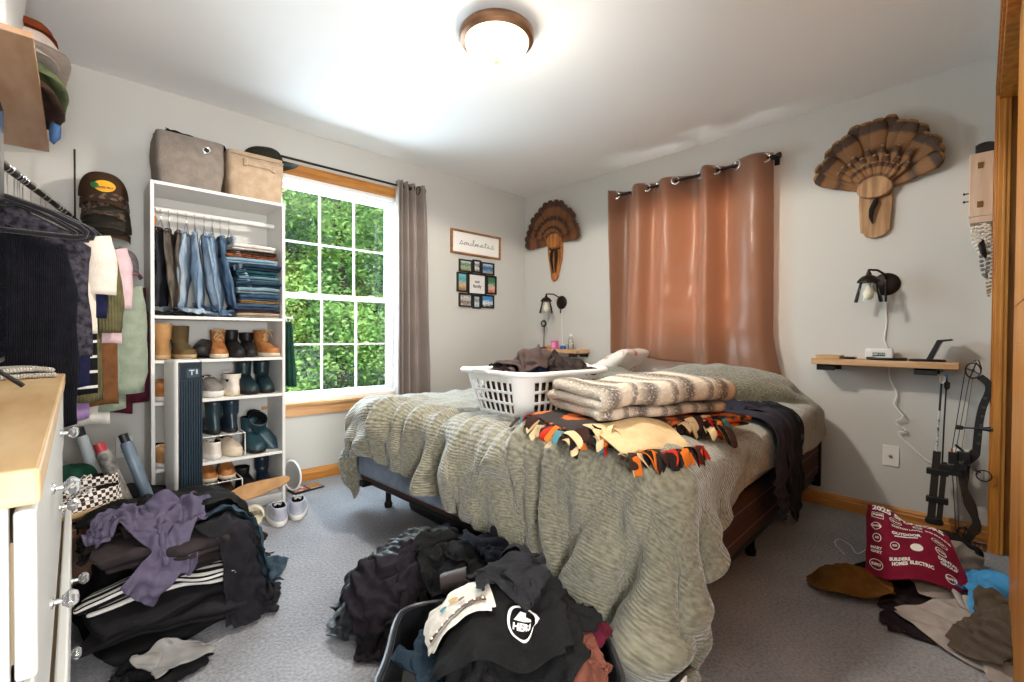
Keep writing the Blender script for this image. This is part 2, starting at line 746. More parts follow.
# ================================================================== THE SETTING
H = 2.44
XL = -3.95          # left wall
M_wall = mat('wall_paint', 'c9c8c3', .75, bump=.06, bscale=180)
M_ceil = mat('ceiling_paint', 'f0f0ef', .85, bump=.05, bscale=120)
M_white = mat('white_vinyl', 'eeeeec', .35)
M_pine = mat('honey_pine', 'c98a3c', .42, var='a8651f', vscale=2.2, stretch=(14, 14, 1.2), vdetail=6, bump=.05, bscale=40)
M_pineh = mat('honey_pine_rail', 'cc9048', .42, var='a9692a', vscale=2.2, stretch=(1.5, 14, 14), vdetail=6, bump=.05, bscale=40)
M_paleh = mat('pale_pine', 'd6a878', .5, var='b98452', vscale=2.2, stretch=(1.5, 14, 14), vdetail=6)


def struct(name, mb, m, parent=None, **kw):
    o = mb.obj(name, m, parent, smooth=False, **kw)
    if parent is None:
        o['kind'] = 'structure'
    return o


# carpet
mc = bpy.data.materials.new('grey_carpet')
mc.use_nodes = True
nt = mc.node_tree
b = nt.nodes['Principled BSDF']
b.inputs['Roughness'].default_value = 1
b.inputs['Specular IOR Level'].default_value = .05
b.inputs['Sheen Weight'].default_value = .2
tc = nt.nodes.new('ShaderNodeTexCoord')
n1 = nt.nodes.new('ShaderNodeTexNoise'); n1.inputs['Scale'].default_value = 90; n1.inputs['Detail'].default_value = 5
n2 = nt.nodes.new('ShaderNodeTexNoise'); n2.inputs['Scale'].default_value = 2.2; n2.inputs['Detail'].default_value = 4
nt.links.new(tc.outputs['Object'], n1.inputs['Vector']); nt.links.new(tc.outputs['Object'], n2.inputs['Vector'])
r1 = nt.nodes.new('ShaderNodeValToRGB')
r1.color_ramp.elements[0].position = .32; r1.color_ramp.elements[0].color = lin('6f7076')
r1.color_ramp.elements[1].position = .66; r1.color_ramp.elements[1].color = lin('a5a6ab')
mx = nt.nodes.new('ShaderNodeMix'); mx.data_type = 'FLOAT'; mx.inputs['Factor'].default_value = .45
nt.links.new(n1.outputs['Fac'], mx.inputs['A']); nt.links.new(n2.outputs['Fac'], mx.inputs['B'])
nt.links.new(mx.outputs[0], r1.inputs[0]); nt.links.new(r1.outputs[0], b.inputs['Base Color'])
bp = nt.nodes.new('ShaderNodeBump'); bp.inputs['Strength'].default_value = .8; bp.inputs['Distance'].default_value = .012
nt.links.new(n1.outputs['Fac'], bp.inputs['Height']); nt.links.new(bp.outputs[0], b.inputs['Normal'])

fl = struct('floor', MB().box((-5.2, -6.2, -.12), (.2, .2, 0)), mc)
ce = struct('ceiling', MB().box((-5.2, -6.2, H), (.35, .35, H + .15)), M_ceil)


def wall_with_hole(name, axis, at, th, a0, a1, holes, m=M_wall, z1=H):
    """wall slab: axis='x' runs along x at y=at..at+th; holes=[(a0,a1,z0,z1)]"""
    mb = MB()
    cuts = sorted(holes)
    cur = a0

    def B_(p0, p1, z0, zz):
        if p1 - p0 < 1e-4 or zz - z0 < 1e-4:
            return
        if axis == 'x':
            mb.box((p0, at, z0), (p1, at + th, zz))
        else:
            mb.box((at, p0, z0), (at + th, p1, zz))
    for (h0, h1, z0, zz) in cuts:
        B_(cur, h0, 0, z1)
        B_(h0, h1, 0, z0)
        B_(h0, h1, zz, z1)
        cur = h1
    B_(cur, a1, 0, z1)
    return struct(name, mb, m)


WX0, WX1, WZ0, WZ1 = -2.37, -1.447, .555, 2.125
wall_with_hole('wall_back', 'x', 0, .14, XL - .1, .14, [(WX0, WX1, WZ0, WZ1)])
VY0, VY1, VZ0, VZ1 = -2.22, -1.24, .98, 2.1
wall_with_hole('wall_right', 'y', 0, .14, -6.2, 0, [(VY0, VY1, VZ0, VZ1)])
struct('wall_left', MB().box((XL - .12, -3.36, 0), (XL, .0, H)), M_wall)
# front wall (very slightly out of square), with the closet opening and the doorway the camera stands in
fw = Rz(math.radians(1.1), (0, -3.336, 0))
mb = MB()
mb.box((-.075, -.115, 0), (.0, 0, H), M=fw)
mb.box((-2.47, -.115, 2.19), (-.07, 0, H), M=fw)
mb.box((-2.62, -.115, 0), (-2.47, 0, H), M=fw)
mb.box((-4.1, -.115, 2.2), (-2.62, 0, H), M=fw)
struct('wall_front', mb, M_wall)
# closet and hallway shell
struct('wall_closet', MB().box((-2.15, -4.15, 0), (0, -4.05, H)).box((-2.62, -4.15, 0), (-2.52, -3.52, H)).box((-2.6, -4.15, 0), (-2.15, -4.05, H)), M_wall)
struct('wall_hall', MB().box((-5.2, -6.3, 0), (.1, -6.2, H)).box((-5.3, -6.3, 0), (-5.2, .1, H)), M_wall)

# closet opening casing, jamb and the sliding door leaf
mb = MB()
for y0, y1, d in ((-.002, .012, 0), (.012, .017, .02)):
    mb.box((-.14 + d, y0, 0), (-.06 - d, y1, 2.27), M=fw)
    mb.box((-2.5, y0, 2.19 + d), (-.06 - d, y1, 2.27 - d * .4), M=fw)
mb.box((-.155, -.036, 0), (-.135, .004, 2.19), M=fw)
mb.box((-.105, -.11, 0), (-.076, -.036, 2.19), M=fw)
mb.box((-.160, -.022, 0), (-.154, -.012, 2.19), M=fw)
mb.box((-2.47, -.11, 2.165), (-.14, .004, 2.19), M=fw)
struct('trim_closet', mb, M_pine, bevel=.002)
mb = MB().box((-2.35, -.066, .015), (-.93, -.030, 2.16), M=fw)
for z0, z1 in ((.12, 1.02), (1.14, 2.06)):
    mb.box((-2.2, -.031, z0), (-1.05, -.027, z1), M=fw)
d = struct('door_1', mb, M_pine, bevel=.003)

# baseboards with a stepped profile
def baseboard(name, a, b_, nrm, m, h=.083):
    a = Vector(a); b_ = Vector(b_); nv = Vector(nrm)
    prof = [(0, 0), (.015, 0), (.015, .052), (.011, .06), (.011, .068), (.006, .077), (.004, h), (0, h)]
    vs = [tuple(p + nv * q[0] + Vector((0, 0, q[1]))) for p in (a, b_) for q in prof]
    n = len(prof)
    fs = [(i, (i + 1) % n, (i + 1) % n + n, i + n) for i in range(n)] + [tuple(range(n)), tuple(range(2 * n - 1, n - 1, -1))]
    return struct(name, MB().add(vs, fs), m)


M_pinev = mat('honey_pine_board_y', 'cf924a', .42, var='a9692a', vscale=2.2, stretch=(14, 1.5, 14), vdetail=6)
baseboard('baseboard_back', (XL, 0, 0), (0, 0, 0), (0, -1, 0), M_pineh)
baseboard('baseboard_right', (0, 0, 0), (0, -3.345, 0), (-1, 0, 0), M_pinev)
baseboard('baseboard_left', (XL, 0, 0), (XL, -3.3, 0), (1, 0, 0), M_pinev)

# ---- window in the back wall
gl = bpy.data.materials.new('window_glass')
gl.use_nodes = True
nt = gl.node_tree
nt.nodes.clear()
o_ = nt.nodes.new('ShaderNodeOutputMaterial'); t_ = nt.nodes.new('ShaderNodeBsdfTransparent'); g_ = nt.nodes.new('ShaderNodeBsdfGlossy')
g_.inputs['Roughness'].default_value = .02
t_.inputs[0].default_value = (.96, .98, .97, 1)
mxs = nt.nodes.new('ShaderNodeMixShader'); mxs.inputs[0].default_value = .06
nt.links.new(t_.outputs[0], mxs.inputs[1]); nt.links.new(g_.outputs[0], mxs.inputs[2]); nt.links.new(mxs.outputs[0], o_.inputs[0])

win = empty('window_1', (0, 0, 0))
win['kind'] = 'structure'


def frame_rect(mb, x0, x1, z0, z1, w, y0, y1, wb=None):
    wb = wb or w
    mb.box((x0, y0, z0), (x0 + w, y1, z1)); mb.box((x1 - w, y0, z0), (x1, y1, z1))
    mb.box((x0 + w, y0, z0), (x1 - w, y1, z0 + wb)); mb.box((x0 + w, y0, z1 - w), (x1 - w, y1, z1))


mb = MB()
frame_rect(mb, WX0, WX1, WZ0, WZ1, .03, -.004, .13)
frame_rect(mb, WX0 + .03, WX1 - .03, WZ0 + .03, WZ1 - .03, .014, .02, .13)
mb.obj('window_frame', M_white, win, bevel=.003, smooth=False)


def sash(z0, z1, y0):
    x0, x1 = WX0 + .04, WX1 - .04
    mb = MB()
    frame_rect(mb, x0, x1, z0, z1, .03, y0, y0 + .03, .035)
    s_ = mb.obj('sash', M_white, win, bevel=.003, smooth=False)
    mb = MB()
    gx0, gx1, gz0, gz1 = x0 + .03, x1 - .03, z0 + .035, z1 - .03
    for k in (1, 2):
        xx = gx0 + (gx1 - gx0) * k / 3
        mb.box((xx - .007, y0 + .008, gz0), (xx + .007, y0 + .022, gz1))
    zz = (gz0 + gz1) / 2
    mb.box((gx0, y0 + .009, zz - .007), (gx1, y0 + .021, zz + .007))
    mb.obj('muntins', M_white, s_, smooth=False)
    MB().box((gx0, y0 + .013, gz0), (gx1, y0 + .017, gz1)).obj('pane', gl, s_, smooth=False)


sash(1.29, WZ1 - .04, .075)
sash(WZ0 + .035, 1.325, .035)
mb = MB()
for xx in (-2.17, -1.66):
    mb.box((xx - .022, .025, 1.318), (xx + .022, .04, 1.334))
mb.obj('sash_lock', M_white, win, bevel=.003)
struct('trim_window_head', MB().box((-2.45, -.017, 2.125), (-1.44, .01, 2.195)).box((-2.47, -.022, 2.188), (-1.43, .01, 2.2)), M_pineh, bevel=.002)
struct('trim_window_sill', MB().box((-2.46, -.035, .536), (-1.42, .03, .557)).box((-2.44, -.016, .462), (-1.44, .0, .536)), M_paleh, bevel=.003)

# ---- window behind the brown curtain
win2 = empty('window_2', (0, 0, 0))
win2['kind'] = 'structure'
mb = MB()
def frame_y(mb, y0, y1, z0, z1, w, xa, xb):
    mb.box((xa, y0, z0), (xb, y0 + w, z1)); mb.box((xa, y1 - w, z0), (xb, y1, z1))
    mb.box((xa, y0 + w, z0), (xb, y1 - w, z0 + w)); mb.box((xa, y0 + w, z1 - w), (xb, y1 - w, z1))
frame_y(mb, VY0, VY1, VZ0, VZ1, .04, -.003, .13)
mb.obj('window_frame', M_white, win2, smooth=False, bevel=.003)
mb = MB()
frame_y(mb, VY0 + .04, VY1 - .04, VZ0 + .04, 1.56, .03, .05, .08)
frame_y(mb, VY0 + .04, VY1 - .04, 1.53, VZ1 - .04, .03, .08, .11)
s_ = mb.obj('sash', M_white, win2, smooth=False)
MB().box((.06, VY0 + .06, VZ0 + .06), (.064, VY1 - .06, VZ1 - .06)).obj('pane', gl, s_, smooth=False)

# ---- outside: ground and trees
M_grass = mat('lawn', '56702f', .95, var='3c5522', vscale=3, bump=.5, bscale=20)
g = MB().box((-16, .3, -.75), (22, 26, -.6)).obj('ground_outside', M_grass)
tag(g, kind='structure')
M_bark = mat('bark', '5a4a3a', .9, var='3a3028', vscale=8, bump=.6, bscale=30)


def leafmat(name, a, b2):
    m = bpy.data.materials.new(name)
    m.use_nodes = True
    nt = m.node_tree
    b = nt.nodes['Principled BSDF']
    tc = nt.nodes.new('ShaderNodeTexCoord')
    n = nt.nodes.new('ShaderNodeTexNoise'); n.inputs['Scale'].default_value = 2.6; n.inputs['Detail'].default_value = 8
    nt.links.new(tc.outputs['Object'], n.inputs['Vector'])
    r = nt.nodes.new('ShaderNodeValToRGB')
    r.color_ramp.elements[0].position = .36; r.color_ramp.elements[0].color = lin(a)
    r.color_ramp.elements[1].position = .64; r.color_ramp.elements[1].color = lin(b2)
    nt.links.new(n.outputs['Fac'], r.inputs[0])
    nt.links.new(r.outputs[0], b.inputs['Base Color'])
    b.inputs['Roughness'].default_value = .5
    b.inputs['Specular IOR Level'].default_value = .3
    tr = nt.nodes.new('ShaderNodeBsdfTranslucent')
    nt.links.new(r.outputs[0], tr.inputs[0])
    mx = nt.nodes.new('ShaderNodeMixShader'); mx.inputs[0].default_value = .45
    nt.links.new(b.outputs[0], mx.inputs[1]); nt.links.new(tr.outputs[0], mx.inputs[2])
    nt.links.new(mx.outputs[0], nt.nodes['Material Output'].inputs[0])
    return m


LM = [leafmat('leaf_bright', '6ba447', 'bcdc8c'), leafmat('leaf_mid', '5a9a5c', '9cc88c'), leafmat('leaf_deep', '38754a', '78ac70')]


def tree(name, x, y, h, cr, seed, n, m, label, z0=-.62, low=.6, ls=.085):
    rs = np.random.RandomState(seed)
    root = empty(name, (x, y, z0), 0, label, 'tree', 'trees outside the window')
    mb = MB()
    pts = [(0, 0, 0)]
    for k in range(1, 7):
        pts.append((.10 * k * (rs.rand() - .5), .10 * k * (rs.rand() - .5), h * k / 6.6))
    mb.tube(pts, [.13 * (1 - .13 * k) * h / 6 for k in range(7)], 8)
    tips = []
    for k in range(16):
        a = rs.rand() * 2 * PI
        zb = low + (h - low) * (.05 + .8 * k / 16)
        L = cr * (.5 + .5 * rs.rand()) * (1.0 - .45 * (zb / h))
        p0 = Vector((pts[3][0], pts[3][1], zb))
        p2 = p0 + Vector((math.cos(a) * L, math.sin(a) * L, L * (.15 + .4 * rs.rand())))
        p1 = (p0 + p2) / 2 + Vector((0, 0, .1))
        mb.tube([p0, p1, p2], [.035, .02, .008], 5)
        tips += [p1, p2, (p1 + p2) / 2, (p0 + p1) / 2 + Vector((0, 0, .15))]
    mb.obj('trunk', M_bark, root)
    # leaf sprays gathered round the branch ends
    T = np.array([tuple(t) for t in tips])
    cl = T[rs.randint(len(T), size=n // 14)] + rs.normal(size=(n // 14, 3)) * [cr * .2, cr * .2, h * .05]
    c = np.repeat(cl, 14, 0)[:n] + rs.normal(size=(len(cl) * 14, 3))[:n] * [.17, .17, .09]
    c[:, 2] = np.maximum(c[:, 2], .15)
    N = len(c)
    d = rs.normal(size=(N, 3)); d[:, 2] *= .5; d /= np.linalg.norm(d, axis=1)[:, None]
    e = np.cross(d, rs.normal(size=(N, 3)) * [.5, .5, 1]); e /= np.linalg.norm(e, axis=1)[:, None]
    s = ls * (.6 + .8 * rs.rand(N))[:, None]
    vs = np.stack([c - d * s * .5, c + e * s * .3, c + d * s * .6, c - e * s * .3], 1).reshape(-1, 3)
    me = bpy.data.meshes.new('foliage')
    me.vertices.add(len(vs)); me.vertices.foreach_set('co', vs.ravel())
    me.loops.add(N * 4); me.loops.foreach_set('vertex_index', np.arange(N * 4, dtype=np.int32))
    me.polygons.add(N); me.polygons.foreach_set('loop_start', np.arange(0, N * 4, 4, dtype=np.int32))
    me.polygons.foreach_set('loop_total', np.full(N, 4, dtype=np.int32))
    me.update(); me.validate()
    me.materials.append(m)
    o = bpy.data.objects.new('foliage', me); COL.objects.link(o); o.parent = root
    o['kind'] = 'stuff'
    return root


tl = [(-1.1, 5.2, 5.5, 1.5, 0, 'bright green leafy tree outside, filling the lower left window panes'),
      (.5, 5.6, 6.5, 1.6, 0, 'bright green tree outside, behind the middle column of window panes'),
      (2.0, 5.4, 5.0, 1.5, 1, 'mid green tree outside, behind the window panes nearest the curtain'),
      (-.4, 8.2, 8.0, 2.1, 2, 'deep green tall tree in the second row outside the window, on the bookcase side'),
      (1.7, 8.4, 8.5, 2.2, 1, 'tall mid green tree in the second row outside, seen between the front trees'),
      (3.6, 8.2, 8.0, 2.2, 2, 'deep green tree in the second row outside, nearest the curtain'),
      (.2, 11.8, 10, 3.0, 2, 'dark tall tree farthest away outside the window, on the bookcase side'),
      (3.3, 12.2, 10, 3.0, 2, 'dark tall tree farthest away outside the window, in the middle'),
      (6.4, 12.0, 10, 3.0, 1, 'tall tree farthest away outside the window, on the curtain side')]
for k, (x, y, h, cr, mi, lab) in enumerate(tl):
    tree('leafy_tree', x, y, h, cr, 20 + k, 15000 if k < 6 else 12000, LM[mi], lab, low=.2 if k < 3 else .5,
         ls=.085 if k < 3 else (.12 if k < 6 else .2))

# ================================================================== BED
BO = Vector((-.10, -.68, 0))
BR = math.radians(182.5)
BM = Rz(BR, BO)                       # bed frame: x = head to foot, y = window side to closet side
BL, BW = 2.05, 1.93


def on_bed(o, x, y, z=0, rz=0):
    p = BM @ Vector((x, y, z))
    o.location = p
    o.rotation_euler = (0, 0, BR + rz)
    return o


bed = empty('bed', BO, BR, 'king bed under the sage comforter, with brown box spring on a low metal frame', 'bed')
M_brown = mat('box_spring_cloth', '4a322c', .85, bump=.3, bscale=200, var='3b2622', vscale=10)
M_bs = stripes('box_spring_stripe', [(0, '4b3430'), (.46, '80706c'), (.5, '4b3430'), (.95, '3c2825')], 10, axis=2, coord='Object', bump=.3)
M_dark = mat('dark_metal', '1d1b1a', .45, metal=.6)
M_sheet = fab('blue_sheet', '8b97a6', '7f8b9c', rough=.8)
M_matt = fab('mattress_cloth', 'd8d8d6')
mb = MB()
for y in (.03, BW - .07):
    mb.box((.0, y, .15), (BL, y + .04, .185))
for x in (.05, 1.0, BL - .09):
    mb.box((x, .05, .15), (x + .035, BW - .05, .185))
mb.obj('bed_frame', M_dark, bed, bevel=.003)
for x in (.12, 1.0, BL - .16):
    for y in (.08, BW / 2, BW - .10):
        mb = MB()
        mb.tube([(x, y, .15), (x, y, .03)], .017, 10)
        mb.lathe([(0, 0), (.022, 0), (.025, .02), (.02, .035), (0, .036)], 12, (x, y, 0))
        mb.obj('leg', M_dark, bed)
MB().box((.0, BW - .05, .12), (.03, BW + .0, .45)).obj('head_bracket', M_dark, bed, bevel=.004)
MB().box((.01, .02, .187), (BL, BW - .01, .395)).obj('box_spring', M_bs, bed, bevel=.03, seg=3)
MB().box((.01, .02, .4), (BL, BW - .01, .60)).obj('mattress', M_matt, bed, bevel=.05, seg=4)
# grey-blue fitted sheet band showing at the foot
MB().box((BL - .3, .005, .21), (BL + .006, 1.2, .40)).obj('fitted_sheet', M_sheet, bed, bevel=.03, seg=3)


def pillow(name, m, x, y, z, w=.66, d=.42, h=.16, rot=(0, 0, 0), label='', seed=1, sim_only=False):
    nu, nv = 26, 18
    vs = []
    mb = MB()
    for sgn in (1, -1):
        u, v = np.meshgrid(np.linspace(-1, 1, nu), np.linspace(-1, 1, nv), indexing='ij')
        e = (np.clip(1 - np.abs(u) ** 2.6, 0, 1) * np.clip(1 - np.abs(v) ** 2.6, 0, 1)) ** .5
        X = np.stack([u * w / 2 * (1 - .05 * (1 - v * v)), v * d / 2 * (1 - .06 * (1 - u * u)), sgn * e * h / 2], -1)
        X[..., 2] += e * .012 * wob(X[..., :2], 5, seed + sgn)
        mb.grid(X if sgn > 0 else X[::-1])
    o = mb.obj(name, m, None, sub=1, angle=180)
    bmq = bmesh.new(); bmq.from_mesh(o.data); bmesh.ops.remove_doubles(bmq, verts=bmq.verts, dist=.001)
    bmesh.ops.recalc_face_normals(bmq, faces=bmq.faces); bmq.to_mesh(o.data); bmq.free()
    p = BM @ Vector((x, y, z))
    o.location = p
    o.rotation_euler = (Matrix.Rotation(BR, 3, 'Z') @ Euler(rot).to_matrix()).to_euler()
    return tag(o, label, 'pillow')


M_pil = mat('pillow_print', 'e9e3dc', .9, var='c98a62', vscale=9, vlo=.6, vhi=.66, bump=.2, bscale=90)
pillow('pillow', M_pil, .17, .50, .755, .70, .42, .17, (0, -.5, PI / 2 * 0 + PI / 2), 'white pillow with a pale rust print leaning below the brown curtain', 3)
pillow('pillow', fab('pillow_cream', 'e6ddd0'), .19, 1.40, .685, .70, .42, .15, (0, -.1, PI / 2),
       'cream pillow mostly covered by the comforter, near the brown curtain hem', 5)

# ---- comforter
mq = bpy.data.materials.new('sage_seersucker')
mq.use_nodes = True
nt = mq.node_tree
b = nt.nodes['Principled BSDF']
b.inputs['Roughness'].default_value = .66
b.inputs['Specular IOR Level'].default_value = .3
b.inputs['Sheen Weight'].default_value = .55
tc = nt.nodes.new('ShaderNodeTexCoord')
mp = nt.nodes.new('ShaderNodeMapping'); mp.inputs['Scale'].default_value = (62, 50, 1)
nt.links.new(tc.outputs['UV'], mp.inputs[0])
nz = nt.nodes.new('ShaderNodeTexNoise'); nz.inputs['Scale'].default_value = 1.6; nz.inputs['Detail'].default_value = 2
nt.links.new(mp.outputs[0], nz.inputs['Vector'])
wv = nt.nodes.new('ShaderNodeTexWave'); wv.bands_direction = 'X'; wv.inputs['Scale'].default_value = 30; wv.inputs['Distortion'].default_value = 2.0
wv.inputs['Detail'].default_value = 2; wv.inputs['Detail Scale'].default_value = 3
nt.links.new(tc.outputs['UV'], wv.inputs['Vector'])
r1 = nt.nodes.new('ShaderNodeValToRGB')
r1.color_ramp.elements[0].position = .30; r1.color_ramp.elements[0].color = lin('625f4f')
r1.color_ramp.elements[1].position = .60; r1.color_ramp.elements[1].color = lin('87836f')
nt.links.new(nz.outputs['Fac'], r1.inputs[0])
nt.links.new(r1.outputs[0], b.inputs['Base Color'])
ad = nt.nodes.new('ShaderNodeMath'); ad.operation = 'MULTIPLY_ADD'; ad.inputs[1].default_value = .30
nt.links.new(wv.outputs['Fac'], ad.inputs[0]); nt.links.new(nz.outputs['Fac'], ad.inputs[2])
bp = nt.nodes.new('ShaderNodeBump'); bp.inputs['Strength'].default_value = .8; bp.inputs['Distance'].default_value = .010
nt.links.new(ad.outputs[0], bp.inputs['Height']); nt.links.new(bp.outputs[0], b.inputs['Normal'])

nS, nT = 120, 128
HL, HR_, FR_, FL_ = (.16, -.40), (.10, BW + .20), (BL + .45, BW + .07), (BL + .14, -.12)
a, c = np.meshgrid(np.linspace(0, 1, nS), np.linspace(0, 1, nT), indexing='ij')
def quad(a, c):
    return np.stack([(1 - a) * (1 - c) * HL[k] + (1 - a) * c * HR_[k] + a * c * FR_[k] + a * (1 - c) * FL_[k] for k in (0, 1)], -1)
Q = quad(a, c)
full_t = 1.0 + .26 * np.clip((a - .55) / .45, 0, 1)      # fullness: gathers towards the foot
rest = np.concatenate([Q, np.zeros(Q.shape[:2] + (1,))], -1)
rest2 = rest.copy()
rest2[..., 1] = (Q[..., 1] - .95) * full_t + .95
rest2[..., 0] = Q[..., 0] * 1.0
X0 = rest.copy()
X0[..., 2] = .80 + .012 * wob(Q, 3.0, 4) + .006 * wob(Q, 9, 8)
X0[..., 0] += .05 * np.clip((Q[..., 0] - 1.8) / .4, 0, 1) * wob(Q * [.35, 1], 3.2, 21, 2)
head = np.clip(1 - Q[..., 0] / .5, 0, 1)
X0[..., 2] += .14 * head
colls = [box_coll((.0, .0, .0), (BL + .01, BW + .01, .622), .05), ell_coll((.20, .50, .70), (.24, .40, .10)),
         ell_coll((.22, 1.40, .71), (.27, .42, .125)), floor_coll(0)]
XC = settle(X0, rest2, None, colls, steps=170, iters=22, t=.018, fric=.85, bend=.22, damp=.97, g=6)
XC = smooth_grid(XC, 1)
# gathered creases running down the foot drape and over the bed's foot edge
fm = np.clip((Q[..., 0] - 1.55) / .55, 0, 1)
Pw = np.stack([Q[..., 0] * .38 + .18 * Q[..., 1] * 0, Q[..., 1]], -1)
rg = np.zeros(Q.shape[:2])
for o_, (f_, am_) in enumerate(((2.9, 1.0), (6.2, .5), (12, .2))):
    ww = wob(Pw, 1.5 * (1.5 ** o_), 300 + o_, 2)
    rg += am_ * (1 - np.abs(np.sin(PI * (Q[..., 1] * f_ + Q[..., 0] * (.8 + .4 * o_) + .75 * ww)))) ** 1.3 * (.35 + .65 * np.clip(.5 + wob(Pw, 2.3, 320 + o_, 2), 0, 1))
du_ = np.gradient(XC, axis=0); dv_ = np.gradient(XC, axis=1)
N0 = np.cross(du_, dv_); N0 /= np.linalg.norm(N0, axis=-1, keepdims=True) + 1e-9
XC = XC + N0 * (rg * .095 * fm + ridges(Q, 44, 4.5) * .012 * (1 - fm))[..., None]
np.seterr(all='ignore')
# quilting tucks + soft loft
loft = .006 * wob(np.stack([Q[..., 0] * 2.2, Q[..., 1] * 2.2], -1), 2.6, 12, 2)
tuck = np.zeros_like(loft)
for i in range(1, 8):
    for j in range(0, 8):
        qx, qy = i * .36, -.3 + j * .38
        dd = ((Q[..., 0] - qx) ** 2 + (Q[..., 1] - qy) ** 2)
        tuck -= .016 * np.exp(-dd / .0018)
# vertex normals
du = np.gradient(XC, axis=0); dv = np.gradient(XC, axis=1)
Nn = np.cross(du, dv); Nn /= np.linalg.norm(Nn, axis=-1, keepdims=True) + 1e-9
XC2 = XC + Nn * (loft + tuck)[..., None]
inside = (XC2[..., 0] < BL - .01) & (XC2[..., 1] > .02) & (XC2[..., 1] < BW - .02)
XC2[..., 2] = np.where(inside, np.maximum(XC2[..., 2], .624), XC2[..., 2])
com = cloth_obj('comforter', XC2, Q, mq, None, .022, 1)
com.location = BO
com.rotation_euler = (0, 0, BR)
tag(com, 'sage green textured comforter spread over the bed and hanging to the floor at the foot', 'comforter')
# care label at the hanging corner
p = XC2[-1, -3]
lab = MB().box((p[0] - .0, p[1] - .0, p[2] + .01), (p[0] + .045, p[1] + .004, p[2] + .05)).obj('care_label', mat('tag_white', 'e8e8e4', .6), com)
# height field of the covered bed, for the things that lie on it
HB = Pile(-.1, -.6, BL + .7, BW + .7, .02, 0.0)
HB.add(XC2, .014)
HB.h[HB.h < .1] = 0

# ================================================================== CEILING LIGHT
M_bronze = mat('brushed_copper', '8d6a50', .38, metal=.85, var='6b4c38', vscale=6)
M_blk = mat('black_metal', '232120', .45, metal=.5)
M_black = mat('black_plastic', '161616', .4)
M_iron = mat('oil_rubbed_bronze', '2f2622', .45, metal=.7)
lamp = empty('ceiling_light', (LAMP[0], LAMP[1], H), 0, 'round flush ceiling light with copper rim and glowing frosted glass bowl', 'ceiling light')
mb = MB()
mb.lathe([(0, 0), (.130, 0), (.135, -.012), (.158, -.018), (.170, -.030), (.172, -.045), (.166, -.060), (.150, -.068), (.142, -.062), (.130, -.05), (0, -.045)], 48)
mb.obj('lamp_base', M_bronze, lamp)
mg = bpy.data.materials.new('frosted_glass_lit')
mg.use_nodes = True
b = mg.node_tree.nodes['Principled BSDF']
b.inputs['Base Color'].default_value = lin('fff2e0')
b.inputs['Roughness'].default_value = .3
b.inputs['Emission Color'].default_value = lin('ffe9c8')
b.inputs['Emission Strength'].default_value = 1.5
mb = MB()
mb.lathe([(.147, -.058), (.146, -.075), (.134, -.100), (.112, -.122), (.080, -.140), (.045, -.150), (0, -.153)], 40)
shade = mb.obj('glass_shade', mg, lamp)
shade.visible_shadow = True
mb = MB()
mb.lathe([(0, -.150), (.009, -.151), (.012, -.158), (.010, -.166), (.004, -.170), (0, -.171)], 14)
mb.obj('finial', mat('copper_finial', 'b07a55', .35, metal=.7), lamp)

# ================================================================== CURTAINS
def rod(name, a, b_, r, label, ends=True, brackets=()):
    """curtain rod with finials; a, b are end points"""
    root = empty(name, a, 0, label, 'curtain rod')
    A0 = Vector(a)
    v = Vector(b_) - A0
    MB().tube([(0, 0, 0), v], r, 12).obj('pole', M_iron, root)
    dn = v.normalized()
    for p, s_ in ((Vector((0, 0, 0)), -1), (v, 1)):
        if ends:
            MB().tube([p, p + dn * s_ * .012, p + dn * s_ * .013, p + dn * s_ * .035, p + dn * s_ * .04],
                      [r, r, r * 1.7, r * 1.9, r * .8], 14).obj('finial', M_iron, root)
    for q, wall in brackets:
        q = Vector(q) - A0
        w = Vector(wall)
        mb = MB()
        mb.tube([q, q + w], .006, 8)
        mb.tube([q - w * .08 + Vector((0, 0, -.02)), q - w * .08 + Vector((0, 0, .0))], .012, 8)
        e = q + w
        mb.cbox(tuple(e - w.normalized() * .003), (.03 if w.y else .006, .006 if w.y else .03, .07))
        mb.obj('bracket', M_iron, root)
    return root


rod('curtain_rod', (-2.40, -.085, 2.205), (-1.415, -.085, 2.205), .008,
    'thin dark curtain rod above the window with the tree view', True, [((-1.43, -.085, 2.205), (0, .083, 0)), ((-2.38, -.085, 2.205), (0, .083, 0))])
rod('curtain_rod', (-.085, -1.115, 2.19), (-.085, -2.345, 2.19), .010,
    'dark curtain rod carrying the brown curtain over the bed', True, [((-.085, -1.125, 2.19), (.083, 0, 0)), ((-.085, -2.335, 2.19), (.083, 0, 0))])

# taupe panel gathered at the side of the back window
M_taupe = mat('taupe_satin', '857870', .55, bump=.06, bscale=300, sheen=.3, var='7b6e67', vscale=5)
ny, nx = 60, 150
u, z = np.meshgrid(np.linspace(0, 1, nx), np.linspace(0, 1, ny), indexing='ij')
top, bot = 2.245, .42
Z = bot + (top - bot) * z
x0 = -1.505 + 0 * z
x1 = -1.225 + .065 * (1 - z) ** .8
ph = 2 * PI * (4.6 * u ** .62)
ampl = .035 + .008 * (1 - z)
X = np.stack([x0 + (x1 - x0) * u, -.085 - ampl * np.cos(ph) * (1 + .3 * np.sin(u * 9)) + .006 * wob(np.stack([u * 6, Z], -1), 1.0, 3), Z], -1)
cu = MB().grid(X).obj('curtain', M_taupe, None, solid=.002, angle=180)
tag(cu, 'taupe curtain panel drawn to the side of the tree-view window', 'curtain')
mb = MB()
for k in range(5):
    xx = -1.505 + .28 * ((k + .75) / 5.5)
    mb.tube([(xx + .0, -.085 + .03 * math.cos(t), 2.205 + .03 * math.sin(t)) for t in np.linspace(0, 2 * PI, 17)], .004, 6, cap=False)
mb.obj('grommets', M_iron, cu)

